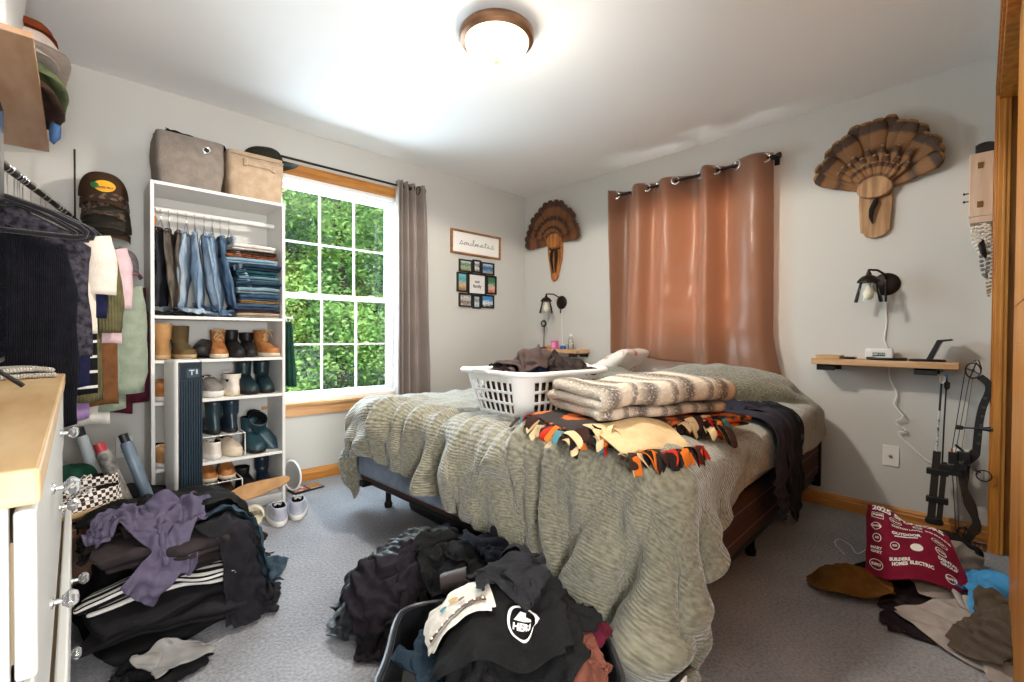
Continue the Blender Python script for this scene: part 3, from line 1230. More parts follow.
# brown curtain over the bed, lit from behind
mcu = bpy.data.materials.new('brown_satin')
mcu.use_nodes = True
nt = mcu.node_tree
b = nt.nodes['Principled BSDF']
b.inputs['Base Color'].default_value = lin('946c55')
b.inputs['Roughness'].default_value = .34
b.inputs['Specular IOR Level'].default_value = .5
b.inputs['Sheen Weight'].default_value = .3
tr = nt.nodes.new('ShaderNodeBsdfTranslucent')
tr.inputs[0].default_value = lin('c08c68')
mx = nt.nodes.new('ShaderNodeMixShader'); mx.inputs[0].default_value = .24
nt.links.new(b.outputs[0], mx.inputs[1]); nt.links.new(tr.outputs[0], mx.inputs[2])
nt.links.new(mx.outputs[0], nt.nodes['Material Output'].inputs[0])
nx, ny = 190, 70
u, z = np.meshgrid(np.linspace(0, 1, nx), np.linspace(0, 1, ny), indexing='ij')
w = 1 - z
Z = (.79 + .10 * (1 - u)) + (2.225 - (.79 + .10 * (1 - u))) * z
y0 = -1.125 + .005 * w
y1 = -2.33 - .02 * w - .055 * np.clip((w - .8) / .2, 0, 1) ** 1.5 * (u > .8)
ph = 2 * PI * (u * 4.6 + .12 * np.sin(u * 5) + .09 * np.sin(u * 17 + 1) + .06 * w * np.sin(u * 6))
am = .056 * (1 - .30 * w) * (1 + .35 * np.sin(u * 11 + 1))
yy = y0 + (y1 - y0) * u + .05 * w * np.sin(u * 7 + 2) * u * (1 - u) * 2
lean = .06 * np.sin(w * 1.6) * np.sin(u * 8 + 2)
X = np.stack([-.092 - am * np.cos(ph) - .035 * w ** 2 * np.sin(u * 3.1) + .014 * wob(np.stack([u * 1.3, Z], -1), 1.1, 5),
              yy - lean * w * .3, Z], -1)
X[..., 0] = np.minimum(X[..., 0], -.012)
cb = MB().grid(X).obj('curtain', mcu, None, solid=.002, angle=180)
tag(cb, 'wide copper brown curtain hung on grommets across the wall behind the bed', 'curtain')
M_silver = mat('silver_grommet', 'd8d8d8', .25, metal=.9)
for k in range(10):
    # rings sit where the cloth crosses the rod
    pass
uu = np.linspace(0, 1, 400)
phs = 2 * PI * (uu * 4.6 + .12 * np.sin(uu * 5) + .09 * np.sin(uu * 17 + 1))
cr = np.where(np.diff(np.sign(np.cos(phs))) != 0)[0]
for i in cr:
    yk = -1.125 + (-2.33 + 1.125) * uu[i]
    sl = -math.sin(phs[i])
    mb = MB()
    ax = Vector((.9 * (1 if sl > 0 else -1), -.45, 0)).normalized()
    tv = Vector((-ax.y, ax.x, 0))
    mb.tube([Vector((-.094, yk, 2.19)) + (tv * 0 + Vector((0, 0, 1))) * math.sin(t) * .026 + ax * .004 + tv * math.cos(t) * .026 for t in np.linspace(0, 2 * PI, 17)], .007, 6, cap=False)
    mb.obj('grommet', M_silver, cb)

# ================================================================== TURKEY FAN MOUNTS
def feather_mat(name, dark, mid, tip):
    m = bpy.data.materials.new(name)
    m.use_nodes = True
    nt = m.node_tree
    b = nt.nodes['Principled BSDF']
    b.inputs['Roughness'].default_value = .6
    tc = nt.nodes.new('ShaderNodeTexCoord')
    sp = nt.nodes.new('ShaderNodeSeparateXYZ'); nt.links.new(tc.outputs['UV'], sp.inputs[0])
    nz = nt.nodes.new('ShaderNodeTexNoise'); nz.inputs['Scale'].default_value = 55; nz.inputs['Detail'].default_value = 3
    nt.links.new(tc.outputs['Object'], nz.inputs['Vector'])
    ma = nt.nodes.new('ShaderNodeMath'); ma.operation = 'MULTIPLY_ADD'; ma.inputs[1].default_value = .05
    nt.links.new(nz.outputs['Fac'], ma.inputs[0]); nt.links.new(sp.outputs[1], ma.inputs[2])
    r = nt.nodes.new('ShaderNodeValToRGB')
    cr = r.color_ramp
    pts = [(0, mid), (.45, mid), (.60, dark), (.68, mid), (.84, mid), (.88, dark), (.985, dark), (1.0, tip)]
    while len(cr.elements) < len(pts):
        cr.elements.new(.5)
    for e, (p, c) in zip(cr.elements, pts):
        e.position = p; e.color = lin(c)
    nt.links.new(ma.outputs[0], r.inputs[0])
    wv = nt.nodes.new('ShaderNodeTexWave'); wv.bands_direction = 'Y'; wv.inputs['Scale'].default_value = 9; wv.inputs['Distortion'].default_value = 2.5
    wv.inputs['Detail'].default_value = 2
    nt.links.new(tc.outputs['UV'], wv.inputs['Vector'])
    r2 = nt.nodes.new('ShaderNodeValToRGB'); r2.color_ramp.elements[0].color = (.62, .58, .54, 1); r2.color_ramp.elements[1].color = (1, 1, 1, 1)
    nt.links.new(wv.outputs['Fac'], r2.inputs[0])
    mx = nt.nodes.new('ShaderNodeMix'); mx.data_type = 'RGBA'; mx.blend_type = 'MULTIPLY'; mx.inputs['Factor'].default_value = .45
    nt.links.new(r.outputs[0], mx.inputs['A']); nt.links.new(r2.outputs[0], mx.inputs['B'])
    nt.links.new(mx.outputs['Result'], b.inputs['Base Color'])
    return m


def feather(L, wd, m, parent, ang, hub, off, seed, curve=.05, name='feather', notch=0):
    """one feather in the wall plane; hub=(y,z) on wall x=0, ang measured from straight up, towards -y positive"""
    n, k = 16, 7
    t, s_ = np.meshgrid(np.linspace(0, 1, n), np.linspace(-1, 1, k), indexing='ij')
    wv = wd * np.clip(.14 + 1.0 * t ** .9, 0, 1) * np.sqrt(np.clip(1 - np.clip((t - .80) / .215, 0, 1) ** 2.4, 0, 1))
    rr = random.Random(seed)
    jag = .004 * np.sin(t * 60 + s_ * 9 + seed) * (t > .3)
    a = s_ * (wv + jag) * .5
    r = t * L
    X = np.stack([-(off + curve * t * t + .008 * (1 - s_ ** 2) * t), 0 * t, 0 * t], -1)
    ca, sa = math.cos(ang), math.sin(ang)
    X[..., 1] = hub[0] - (r * sa + a * ca)
    X[..., 2] = hub[1] + (r * ca - a * sa)
    uv = np.stack([s_ * .5 + .5, t], -1).reshape(-1, 2)
    return MB().grid(X).obj(name, m, parent, uv=uv, solid=.0012, angle=180)


FM_R = feather_mat('turkey_feather', '452c17', '8f6338', 'a8763f')
FM_R2 = feather_mat('turkey_feather_covert', '5c3a1e', '966a3c', 'b08a5c')
FM_L = feather_mat('turkey_feather_dark', '42240f', '7a4826', '6e4422')
FM_L2 = feather_mat('turkey_feather_covert_dark', '3f220f', '84502a', '5e3820')
M_plq = mat('carved_oak', 'b98f66', .55, var='8f6a46', vscale=3, stretch=(14, 14, 1.4), vdetail=6)
M_plq2 = mat('carved_oak_dark', 'c07c40', .5, var='8d5426', vscale=3, stretch=(14, 14, 1.4), vdetail=6)
M_edge = mat('plaque_bark_edge', '6b4a2c', .7)
M_beard = mat('turkey_beard', '17110d', .8, bump=.6, bscale=90, stretch=(8, 8, .6))

tR = empty('turkey_fan_mount', (0, -2.852, 1.83), 0, 'large spread turkey tail fan on a pale oak plaque, near the closet', 'turkey fan')
hub = (0.0, 0.03)
for k in range(17):
    a = math.radians(-62 + 128 * k / 16)
    L = .405 - .095 * abs(math.sin(a)) ** 1.6 + .012 * math.sin(k * 2.3)
    feather(L, .098, FM_R, tR, a, hub, .012 + .004 * (k % 3), k)
for k in range(13):
    a = math.radians(-50 + 100 * k / 12)
    feather(.225 + .030 * math.sin(k * 3), .040, FM_R2, tR, a, hub, .034 + .003 * (k % 2), 40 + k, .03, 'covert_feather')
for k in range(9):
    a = math.radians(-42 + 84 * k / 8)
    feather(.16, .038, FM_R2, tR, a, hub, .046 + .003 * (k % 2), 60 + k, .02, 'covert_feather')
# lower board
pl = [(.075, .05), (.077, -.03), (.068, -.19), (.055, -.195), (.045, -.215), (.02, -.226), (0, -.228), (-.02, -.226), (-.045, -.215), (-.055, -.197), (-.068, -.19), (-.078, -.03), (-.076, .05)]
MB().prism([(p[0], p[1]) for p in pl], -.004, -.026, 'yz').obj('plaque', M_plq, tR, bevel=.004, smooth=False)
ov = [(.082 * math.cos(t) * (1 - .12 * math.sin(t)), .062 * math.sin(t) + .055) for t in np.linspace(0, 2 * PI, 33)[:-1]]
MB().prism(ov, -.026, -.062, 'yz').obj('fan_cap', M_plq, tR, bevel=.008, smooth=True, seg=3)
mb = MB()
mb.tube([(-.03, -.008, -.005), (-.048, -.004, -.03), (-.05, .012, -.07), (-.046, .016, -.11), (-.04, .008, -.15)], [.008, .014, .013, .010, .003], 10)
mb.obj('beard', M_beard, tR)
tR2 = tR

tL = empty('turkey_fan_mount', (0, -.435, 1.92), 0, 'smaller dark turkey tail fan on a carved plaque by the wall corner', 'turkey fan')
hub = (0.02, .0)
for k in range(17):
    a = math.radians(-88 + 172 * k / 16)
    L = .40 - .055 * abs(math.sin(a)) + .008 * math.sin(k * 2.1)
    feather(L, .10, FM_L, tL, a, hub, .012 + .004 * (k % 3), 80 + k)
for k in range(13):
    a = math.radians(-66 + 132 * k / 12)
    feather(.24, .055, FM_L2, tL, a, hub, .034 + .003 * (k % 2), 100 + k, .03, 'covert_feather')
for k in range(7):
    a = math.radians(-50 + 100 * k / 6)
    feather(.15, .04, FM_L2, tL, a, hub, .046, 120 + k, .02, 'covert_feather')
pl = [(.075, .0), (.1, -.03), (.098, -.1), (.08, -.19), (.06, -.28), (.05, -.345), (.025, -.375), (-.005, -.365), (-.03, -.33), (-.05, -.26), (-.075, -.17), (-.085, -.08), (-.08, 0)]
MB().prism([(p[0], p[1]) for p in pl], -.004, -.028, 'yz').obj('plaque', M_plq2, tL, bevel=.006, smooth=False)
ov = [(.085 * math.cos(t), .068 * math.sin(t) + .01) for t in np.linspace(0, 2 * PI, 33)[:-1]]
MB().prism(ov, -.028, -.062, 'yz').obj('fan_cap', M_plq2, tL, bevel=.008, smooth=True, seg=3)
for s_ in (-1, 1):
    mb = MB()
    mb.tube([(-.035, .02 * s_, -.07), (-.05, .03 * s_, -.11), (-.05, .032 * s_, -.17), (-.045, .02 * s_, -.23), (-.04, .012 * s_, -.29)], [.008, .016, .014, .010, .004], 10)
    mb.obj('beard', M_beard, tL)
MB().tube([(-.032, .07, -.055), (-.05, .03, -.075), (-.05, -.02, -.078), (-.032, -.07, -.06)], .007, 8).obj('cord_band', M_beard, tL)

# ================================================================== WALL SCONCES
gla = bpy.data.materials.new('clear_glass')
gla.use_nodes = True
nt = gla.node_tree
nt.nodes.clear()
o_ = nt.nodes.new('ShaderNodeOutputMaterial'); t_ = nt.nodes.new('ShaderNodeBsdfTransparent'); g_ = nt.nodes.new('ShaderNodeBsdfGlossy')
t_.inputs[0].default_value = (.97, .98, .98, 1)
g_.inputs['Roughness'].default_value = .08
fr = nt.nodes.new('ShaderNodeFresnel'); fr.inputs[0].default_value = 1.35
mxs = nt.nodes.new('ShaderNodeMixShader')
nt.links.new(fr.outputs[0], mxs.inputs[0]); nt.links.new(t_.outputs[0], mxs.inputs[1]); nt.links.new(g_.outputs[0], mxs.inputs[2])
nt.links.new(mxs.outputs[0], o_.inputs[0])
M_cordw = mat('white_cord', 'e3e2de', .5)


def sconce(y, z, out, side, label):
    root = empty('wall_sconce', (0, y, z), 0, label, 'wall lamp', 'glass wall sconces above the bedside shelves')
    R90 = Matrix.Rotation(-PI / 2, 4, 'Y')
    MB().lathe([(0, 0), (.062, 0), (.064, .006), (.055, .014), (.02, .018), (0, .018)], 28, M=R90, sy=1).obj('backplate', M_iron, root)
    sy = side
    mb = MB()
    mb.tube([(-.015, 0, .03), (-.05, 0, .05), (-out * .6, sy * .03, .075), (-out, sy * .06, .075), (-out - .005, sy * .06, .055)], .006, 10)
    mb.tube([(-.015, 0, .03), (-.02, 0, -.1)], .006, 8)
    mb.obj('arm', M_iron, root)
    c = (-out - .005, sy * .06, 0)
    mb = MB()
    mb.lathe([(0, .078), (.007, .075), (.008, .062), (.013, .055), (.013, .046), (.034, .036), (.052, .014), (.054, .004), (.03, .003), (0, .003)], 24, c)
    mb.obj('socket_cap', M_iron, root)
    mb = MB()
    mb.lathe([(.040, .004), (.046, -.02), (.056, -.06), (.066, -.105), (.064, -.105), (.054, -.06), (.044, -.02), (.038, .004)], 28, c)
    mb.obj('glass_shade', gla, root)
    mb = MB()
    mb.lathe([(.012, .0), (.013, -.025), (.024, -.045), (.027, -.062), (.022, -.08), (.010, -.09), (0, -.092)], 18, c)
    mb.obj('bulb', mat('bulb_glass', 'f3ead6', .2), root)
    return root


sconce(-.50, 1.345, .15, 1, 'bronze wall sconce with clear glass shade in the corner above the bedside shelf')
sconce(-2.905, 1.335, .13, 1, 'bronze wall sconce with clear glass shade below the large turkey fan')
# cords of the sconces
t = MB().tube([(-.006, -.505, 1.245), (-.005, -.51, 1.1), (-.006, -.515, .94)], .0035, 6).obj('sconce_cord', M_cordw)
tag(t, 'thin white cord running down from the corner sconce to the shelf', 'cord')
t = MB().tube([(-.006, -2.905, 1.235), (-.006, -2.91, 1.12), (-.007, -2.90, 1.02), (-.02, -2.92, .96), (-.03, -2.93, .93)], .0035, 6).obj('sconce_cord', M_cordw)
tag(t, 'thin white cord running down from the sconce behind the white clock', 'cord')

# ================================================================== FRAMES ON THE BACK WALL
sg = empty('soulmates_sign', (-.645, 0, 1.868), 0, 'wood framed white sign reading soulmates in script, on the wall beside the curtain', 'sign')
sg.name = 'script_sign'
W2, H2 = .292, .108
mb = MB()
frame_rect(mb, -W2, W2, -H2, H2, .017, -.026, -.003)
mb.obj('frame', mat('walnut_frame', 'a9764a', .5, var='7f5330', vscale=4, stretch=(2, 10, 10)), sg, bevel=.002, smooth=False)
MB().box((-W2 + .016, -.012, -H2 + .016), (W2 - .016, -.004, H2 - .016)).obj('panel', mat('sign_white', 'f1efeb', .7), sg, smooth=False)
# cursive lettering drawn as one running stroke
def script(word, x, z, s):
    G = {
        's': [(.0, .0), (.35, .45), (.5, .8), (.62, .5), (.66, .2), (.45, .0), (.25, .06), (.5, .06), (.9, .1)],
        'o': [(.0, .1), (.3, .5), (.15, .3), (.2, .05), (.45, 0), (.65, .25), (.5, .5), (.3, .46), (.55, .42), (.9, .45)],
        'u': [(.0, .1), (.2, .5), (.15, .15), (.35, 0), (.6, .2), (.7, .5), (.65, .1), (.95, .1)],
        'l': [(.0, .1), (.35, .8), (.38, 1.15), (.25, 1.2), (.16, .6), (.25, .05), (.6, .1)],
        'm': [(.0, .1), (.15, .5), (.15, 0), (.25, .4), (.42, .48), (.47, 0), (.55, .4), (.75, .48), (.8, .1), (1.1, .1)],
        'a': [(.0, .1), (.5, .48), (.25, .5), (.08, .2), (.25, 0), (.5, .2), (.58, .5), (.55, .1), (.9, .1)],
        't': [(.0, .1), (.3, .6), (.36, 1.05), (.26, .5), (.32, .03), (.65, .1)],
        'e': [(.0, .1), (.4, .25), (.42, .48), (.2, .48), (.1, .2), (.3, 0), (.75, .1)]}
    pts = []
    strokes = []
    for c in word:
        g_ = G[c]
        for p in g_:
            pts.append((x + p[0] * s, z + p[1] * s * .8))
        if c == 't':
            strokes.append([(x + .05 * s, z + .62 * s), (x + .7 * s, z + .68 * s)])
        x += g_[-1][0] * s
    return [pts] + strokes


def catmull(p, k=5):
    out = []
    for i in range(len(p) - 1):
        p0, p1, p2, p3 = [Vector(p[max(0, min(len(p) - 1, j))]) for j in (i - 1, i, i + 1, i + 2)]
        for q in range(k):
            t = q / k
            out.append(.5 * ((2 * p1) + (p2 - p0) * t + (2 * p0 - 5 * p1 + 4 * p2 - p3) * t * t + (3 * p1 - p0 - 3 * p2 + p3) * t ** 3))
    out.append(Vector(p[-1]))
    return out


mb = MB()
for st in script('soulmates', -.20, -.018, .0545):
    mb.tube([(p[0], -.0135, p[1]) for p in catmull([(a_, b_, 0) for a_, b_ in st], 4)], .0018, 5)
mb.obj('script_lettering', mat('ink_grey', '4a4846', .6), sg)


def picture_mat(name, bands, seed=0, scale=9):
    """a small photograph: horizontal bands of colour broken by noise"""
    m = bpy.data.materials.new(name)
    m.use_nodes = True
    nt = m.node_tree
    b = nt.nodes['Principled BSDF']; b.inputs['Roughness'].default_value = .3
    tc = nt.nodes.new('ShaderNodeTexCoord')
    sp = nt.nodes.new('ShaderNodeSeparateXYZ'); nt.links.new(tc.outputs['Generated'], sp.inputs[0])
    nz = nt.nodes.new('ShaderNodeTexNoise'); nz.inputs['Scale'].default_value = scale
    mp = nt.nodes.new('ShaderNodeMapping'); mp.inputs['Location'].default_value = (seed, seed * 2, 0)
    nt.links.new(tc.outputs['Generated'], mp.inputs[0]); nt.links.new(mp.outputs[0], nz.inputs['Vector'])
    ma = nt.nodes.new('ShaderNodeMath'); ma.operation = 'MULTIPLY_ADD'; ma.inputs[1].default_value = .9
    sb = nt.nodes.new('ShaderNodeMath'); sb.operation = 'SUBTRACT'; sb.inputs[1].default_value = .45
    nt.links.new(nz.outputs['Fac'], ma.inputs[0]); nt.links.new(sp.outputs[2], sb.inputs[0]); nt.links.new(sb.outputs[0], ma.inputs[2])
    r = nt.nodes.new('ShaderNodeValToRGB')
    while len(r.color_ramp.elements) < len(bands):
        r.color_ramp.elements.new(.5)
    for i, (e, c) in enumerate(zip(r.color_ramp.elements, bands)):
        e.position = i / (len(bands) - 1) * .9 + .05; e.color = lin(c)
    nt.links.new(ma.outputs[0], r.inputs[0]); nt.links.new(r.outputs[0], b.inputs['Base Color'])
    return m


cf = empty('collage_frame', (-.632, 0, 1.503), 0, 'black nine-opening photo collage frame hung under the script sign', 'picture frame')
M_fr = mat('black_frame', '1b1d1c', .4)
cells = [(-.225, -.085, .11, .225), (-.085, .015, .105, .235), (.015, .20, .11, .225), (-.25, -.12, -.085, .105),
         (-.12, .12, -.105, .110), (.12, .25, -.085, .105), (-.225, -.085, -.225, -.10), (-.085, .015, -.235, -.105), (.015, .20, -.225, -.10)]
cells = [(-.212, -.06, .10, .215), (-.055, .04, .105, .225), (.045, .205, .10, .215), (-.235, -.115, -.082, .095),
         (-.11, .105, -.098, .10), (.11, .232, -.082, .095), (-.212, -.06, -.215, -.09), (-.055, .04, -.225, -.10), (.045, .205, -.215, -.09)]
pics = [['7a6a58', '9fb08a', '3f6b4a', 'cfd8d8'], ['2b2b2b', 'dcdcdc', '555555', 'e8e8e8'], ['b7a58a', '3f7fb8', '274d72', 'bcd6ea'],
        ['8a6a50', 'd8b48a', '3f9aa6', '7cc4cc'], None, ['c0504a', 'e6c2b0', '2f7f5e', '3f6b4a'],
        ['b8b0a8', '6a5a50', 'd0ccc8', '8a8078'], ['8aa0a8', 'd8dce0', '6a7a80', 'c0c8cc'], ['30505a', 'e8ecec', '2f78b8', '4a9ad0']]
for i, (x0, x1, z0, z1) in enumerate(cells):
    mb = MB()
    frame_rect(mb, x0, x1, z0, z1, .014, -.02 - .002 * (i % 2), -.003)
    f_ = mb.obj('frame', M_fr, cf, bevel=.002, smooth=False)
    pm = mat('mat_white', 'e4e2e0', .6) if pics[i] is None else picture_mat('photo_print', pics[i], i * 3.7)
    MB().box((x0 + .012, -.009, z0 + .012), (x1 - .012, -.004, z1 - .012)).obj('photo', pm, f_, smooth=False)


def text_mesh(s, size, shear=0, bold=0.0, ext=0):
    """2D triangulated lettering from the built-in font: (verts, faces, width, height)"""
    cu = bpy.data.curves.new('lettering', 'FONT')
    cu.body = s
    cu.size = size
    cu.shear = shear
    cu.offset = bold
    cu.align_x = 'CENTER'
    cu.align_y = 'CENTER'
    cu.resolution_u = 2
    o = bpy.data.objects.new('lettering', cu)
    COL.objects.link(o)
    dg = bpy.context.evaluated_depsgraph_get()
    me = o.evaluated_get(dg).to_mesh()
    vs = [tuple(v.co) for v in me.vertices]
    fs = [tuple(p.vertices) for p in me.polygons]
    o.evaluated_get(dg).to_mesh_clear()
    bpy.data.objects.remove(o)
    bpy.data.curves.remove(cu)
    return vs, fs


def text_on(s, size, M, parent, m, name='lettering', bold=0.0, shear=0):
    vs, fs = text_mesh(s, size, shear, bold)
    return MB().add(vs, fs, M=M).obj(name, m, parent, smooth=False)


FW = Matrix(((1, 0, 0, 0), (0, 0, -1, 0), (0, 1, 0, 0), (0, 0, 0, 1)))   # text lying in xz, facing -y
M_ink = mat('ink_black', '2a2828', .6)
text_on('our', .042, Matrix.Translation((0, -.0105, .025)) @ FW, cf, M_ink, bold=.001)
text_on('family', .042, Matrix.Translation((0, -.0105, -.018)) @ FW, cf, M_ink, bold=.001)

# ================================================================== OUTLETS
M_out = mat('outlet_white', 'e9e7e2', .4)
o1 = empty('wall_outlet', (0, -2.937, .365), 0, 'white coax plate low on the wall between bed and bow', 'outlet')
MB().box((-.007, -.037, -.058), (0, .037, .058)).obj('plate', M_out, o1, bevel=.003)
MB().lathe([(0, 0), (.008, 0), (.008, .006), (.004, .007), (.004, .014), (0, .014)], 12, M=Matrix.Translation((-.006, 0, 0)) @ Matrix.Rotation(-PI / 2, 4, 'Y')).obj('coax_jack', M_silver, o1)
o2 = empty('wall_outlet', (0, -3.225, .40), 0, 'white outlet plate behind the bow with a white plug adapter', 'outlet')
MB().box((-.007, -.037, -.058), (0, .037, .058)).obj('plate', M_out, o2, bevel=.003)
MB().box((-.05, -.028, -.005), (-.007, .03, .05)).obj('adapter', M_out, o2, bevel=.005)
o3 = empty('wall_outlet', (-3.15, 0, .40), 0, 'pale outlet in the shade beside the bookcase, above the clothes pile', 'outlet')
MB().box((-.037, -.007, -.058), (.037, 0, .058)).obj('plate', M_out, o3, bevel=.003)
for dz in (-.022, .022):
    MB().lathe([(0, 0), (.016, 0), (.016, .003), (0, .003)], 16, M=Matrix.Translation((0, -.007, dz)) @ Matrix.Rotation(PI / 2, 4, 'X')).obj('socket', mat('socket_grey', 'c9c7c2', .5), o3)

# ================================================================== FLOATING SHELVES
def bracket(root, y, out=.17):
    mb = MB()
    mb.box((-out, y - .045, -.012), (-.003, y + .045, -.001))
    mb.box((-.012, y - .045, -.035), (-.001, y + .045, -.001))
    mb.box((-out, y - .045, -.034), (-out + .01, y + .045, -.001))
    mb.obj('bracket', M_black, root, bevel=.002, smooth=False)


M_shelf = mat('pale_shelf_board', 'd2ab83', .55, var='b98d62', vscale=2.5, stretch=(10, 1.2, 10), vdetail=6)
s1 = empty('floating_shelf', (0, -2.90, .875), 0, 'pale wooden wall shelf on black brackets, left of the bow', 'shelf')
s1['label'] = 'pale wooden wall shelf on black brackets holding the white clock'
MB().box((-.185, -.315, 0), (-.002, .315, .034)).obj('board', M_shelf, s1, bevel=.003, smooth=False)
bracket(s1, .245); bracket(s1, -.19)
s2 = empty('floating_shelf', (0, -.58, .875), 0, 'short wooden wall shelf in the corner with lamp and bottle on it', 'shelf')
MB().box((-.185, -.25, 0), (-.002, .27, .034)).obj('board', M_shelf, s2, bevel=.003, smooth=False)
bracket(s2, -.19); bracket(s2, .2)
ZS = .910
# things on the shelf by the closet
ck = empty('alarm_clock', (-.055, -2.885, ZS), math.radians(4), 'small white digital clock at the back of the wall shelf', 'clock')
MB().box((-.02, -.062, 0), (.02, .062, .062)).obj('clock_body', mat('clock_white', 'ebe9e4', .4), ck, bevel=.008, seg=3)
MB().box((-.0215, -.028, .018), (-.019, .028, .038)).obj('display', mat('display_grey', '4b4f4c', .3), ck, smooth=False)
mb = MB()
for y, segs in ((-.019, 'abcd'), (-.007, 'abc'), (.008, 'adc'), (.020, 'abd')):
    for c_, (a_, b_, w_, h_) in dict(a=(0, .033, .008, .0015), b=(0, .028, .008, .0015), c=(.004, .028, .0015, .009), d=(-.004, .028, .0015, .009)).items():
        if c_ in segs:
            mb.box((-.0222, -y + a_ - w_ / 2, b_ - h_ / 2), (-.0214, -y + a_ + w_ / 2, b_ + h_ / 2))
mb.obj('digits', mat('digit_pale', 'cfd6c8', .4, emit='cfd6c8', estr=.4), ck, smooth=False)
ch = empty('charging_tray', (-.115, -2.925, ZS), 0, 'flat black charging tray in front of the white clock', 'tray')
MB().lathe([(0, 0), (.085, 0), (.09, .006), (.088, .014), (.078, .014), (.07, .010), (0, .010)], 32, sx=.75, sy=1).obj('tray_body', M_black, ch)
bk = empty('wooden_box', (-.12, -2.665, ZS), math.radians(-5), 'small flat wooden box at the bed end of the wall shelf', 'box')
MB().box((-.04, -.06, 0), (.04, .06, .014)).obj('box_body', mat('box_birch', 'c9a67c', .6, var='b28d62', vscale=4), bk, bevel=.002, smooth=False)
MB().box((-.042, -.062, .0145), (.042, .062, .019)).obj('lid', mat('box_birch_lid', 'bf9a70', .6), bk, bevel=.001, smooth=False)
rm = MB().box((-.15, -2.79, ZS), (-.09, -2.735, ZS + .012)).obj('black_remote', M_black, None, bevel=.004)
tag(rm, 'small black remote lying beside the wooden box on the wall shelf', 'remote')
st = empty('phone_stand', (-.10, -3.11, ZS), 0, 'black angled phone charging stand at the closet end of the wall shelf', 'phone stand')
mb = MB().lathe([(0, 0), (.055, 0), (.058, .005), (.054, .011), (0, .012)], 28, (0, .02, 0), sx=.85, sy=1.3)
mb.obj('stand_base', M_black, st)
MB().prism([(.0, .008), (.022, .008), (-.020, .112), (-.075, .118), (-.078, .109), (-.038, .103)], -.045, .045, 'yz').obj('back_support', M_black, st, bevel=.002, smooth=False)

# things on the corner shelf
lp = empty('bedside_lamp', (-.10, -.365, ZS), 0, 'small black ring lamp on a thin stem standing on the corner shelf', 'lamp')
MB().lathe([(0, 0), (.035, 0), (.036, .006), (.03, .01), (0, .011)], 24).obj('lamp_foot', M_black, lp)
MB().tube([(0, 0, .01), (0, 0, .12), (0, -.004, .21)], .004, 8).obj('stem', M_black, lp)
mb = MB()
mb.tube([(-.005, .026 * math.cos(t), .235 + .026 * math.sin(t)) for t in np.linspace(0, 2 * PI, 21)], .009, 8, cap=False)
mb.obj('ring_head', M_black, lp)
mb = MB().lathe([(0, 0), (.02, 0), (.02, .008), (0, .009)], 20, M=Matrix.Translation((-.002, 0, .235)) @ Matrix.Rotation(-PI / 2, 4, 'Y'))
mb.obj('lens', mat('lamp_lens', '9a9894', .2), lp)
mb = MB().box((-.018, -.032, 0), (.018, .032, .075)).box((-.019, -.02, .012), (-.0175, .02, .06), 1)
pk = mb.obj('card_box', [mat('pink_card', 'd76aa8', .5), mat('pink_light', 'eaa6cc', .5)], None, bevel=.003)
pk.location = (-.11, -.51, ZS)
tag(pk, 'bright pink card box standing on the corner shelf', 'box')
jr = empty('jar', (-.115, -.615, ZS), 0, 'short blue jar with a pale lid on the corner shelf', 'jar')
MB().lathe([(0, 0), (.024, 0), (.026, .006), (.026, .026), (.022, .031), (0, .031)], 20).obj('jar_body', mat('jar_blue', '2f57a0', .3), jr)
MB().lathe([(0, .0315), (.023, .0315), (.023, .043), (0, .044)], 20).obj('lid', mat('jar_lid', 'c9d6e8', .4), jr)
bt = empty('bottle', (-.11, -.70, ZS), 0, 'clear dispenser bottle with green label on the corner shelf', 'bottle')
MB().lathe([(0, 0), (.024, 0), (.026, .005), (.026, .085), (.018, .10), (.009, .105), (.009, .115), (0, .116)], 20).obj('bottle_body', gla, bt)
MB().lathe([(.0265, .045), (.0265, .078)], 20).obj('label_band', mat('label_green', '5d7a3a', .5, var='e6e6da', vscale=40), bt)
MB().lathe([(0, .116), (.012, .116), (.012, .135), (.005, .138), (0, .138)], 16).obj('cap', mat('cap_white', 'e8e8e8', .4), bt)
orr = MB().lathe([(0, 0), (.02, .001), (.028, .012), (.026, .022), (.012, .03), (0, .031)], 18, sx=1.0, sy=1.2).obj('clay_dish', mat('dish_terracotta', 'c77b45', .6))
orr.location = (-.12, -.445, ZS)
tag(orr, 'small terracotta dish beside the pink card box', 'dish')

# loose white cord under the wall shelf
pts = [(-.012, -2.925, .875), (-.012, -2.93, .80), (-.014, -2.96, .72), (-.02, -2.95, .66), (-.03, -2.99, .60), (-.02, -2.96, .56), (-.025, -3.0, .52),
       (-.02, -2.97, .50), (-.02, -3.03, .43), (-.03, -3.10, .37), (-.04, -3.16, .37), (-.05, -3.20, .40)]
cdn = MB().tube([tuple(p) for p in catmull(pts, 5)], .0048, 6).obj('extension_cord', M_cordw)
tag(cdn, 'tangled white cord hanging down the wall beneath the wall shelf', 'cord')

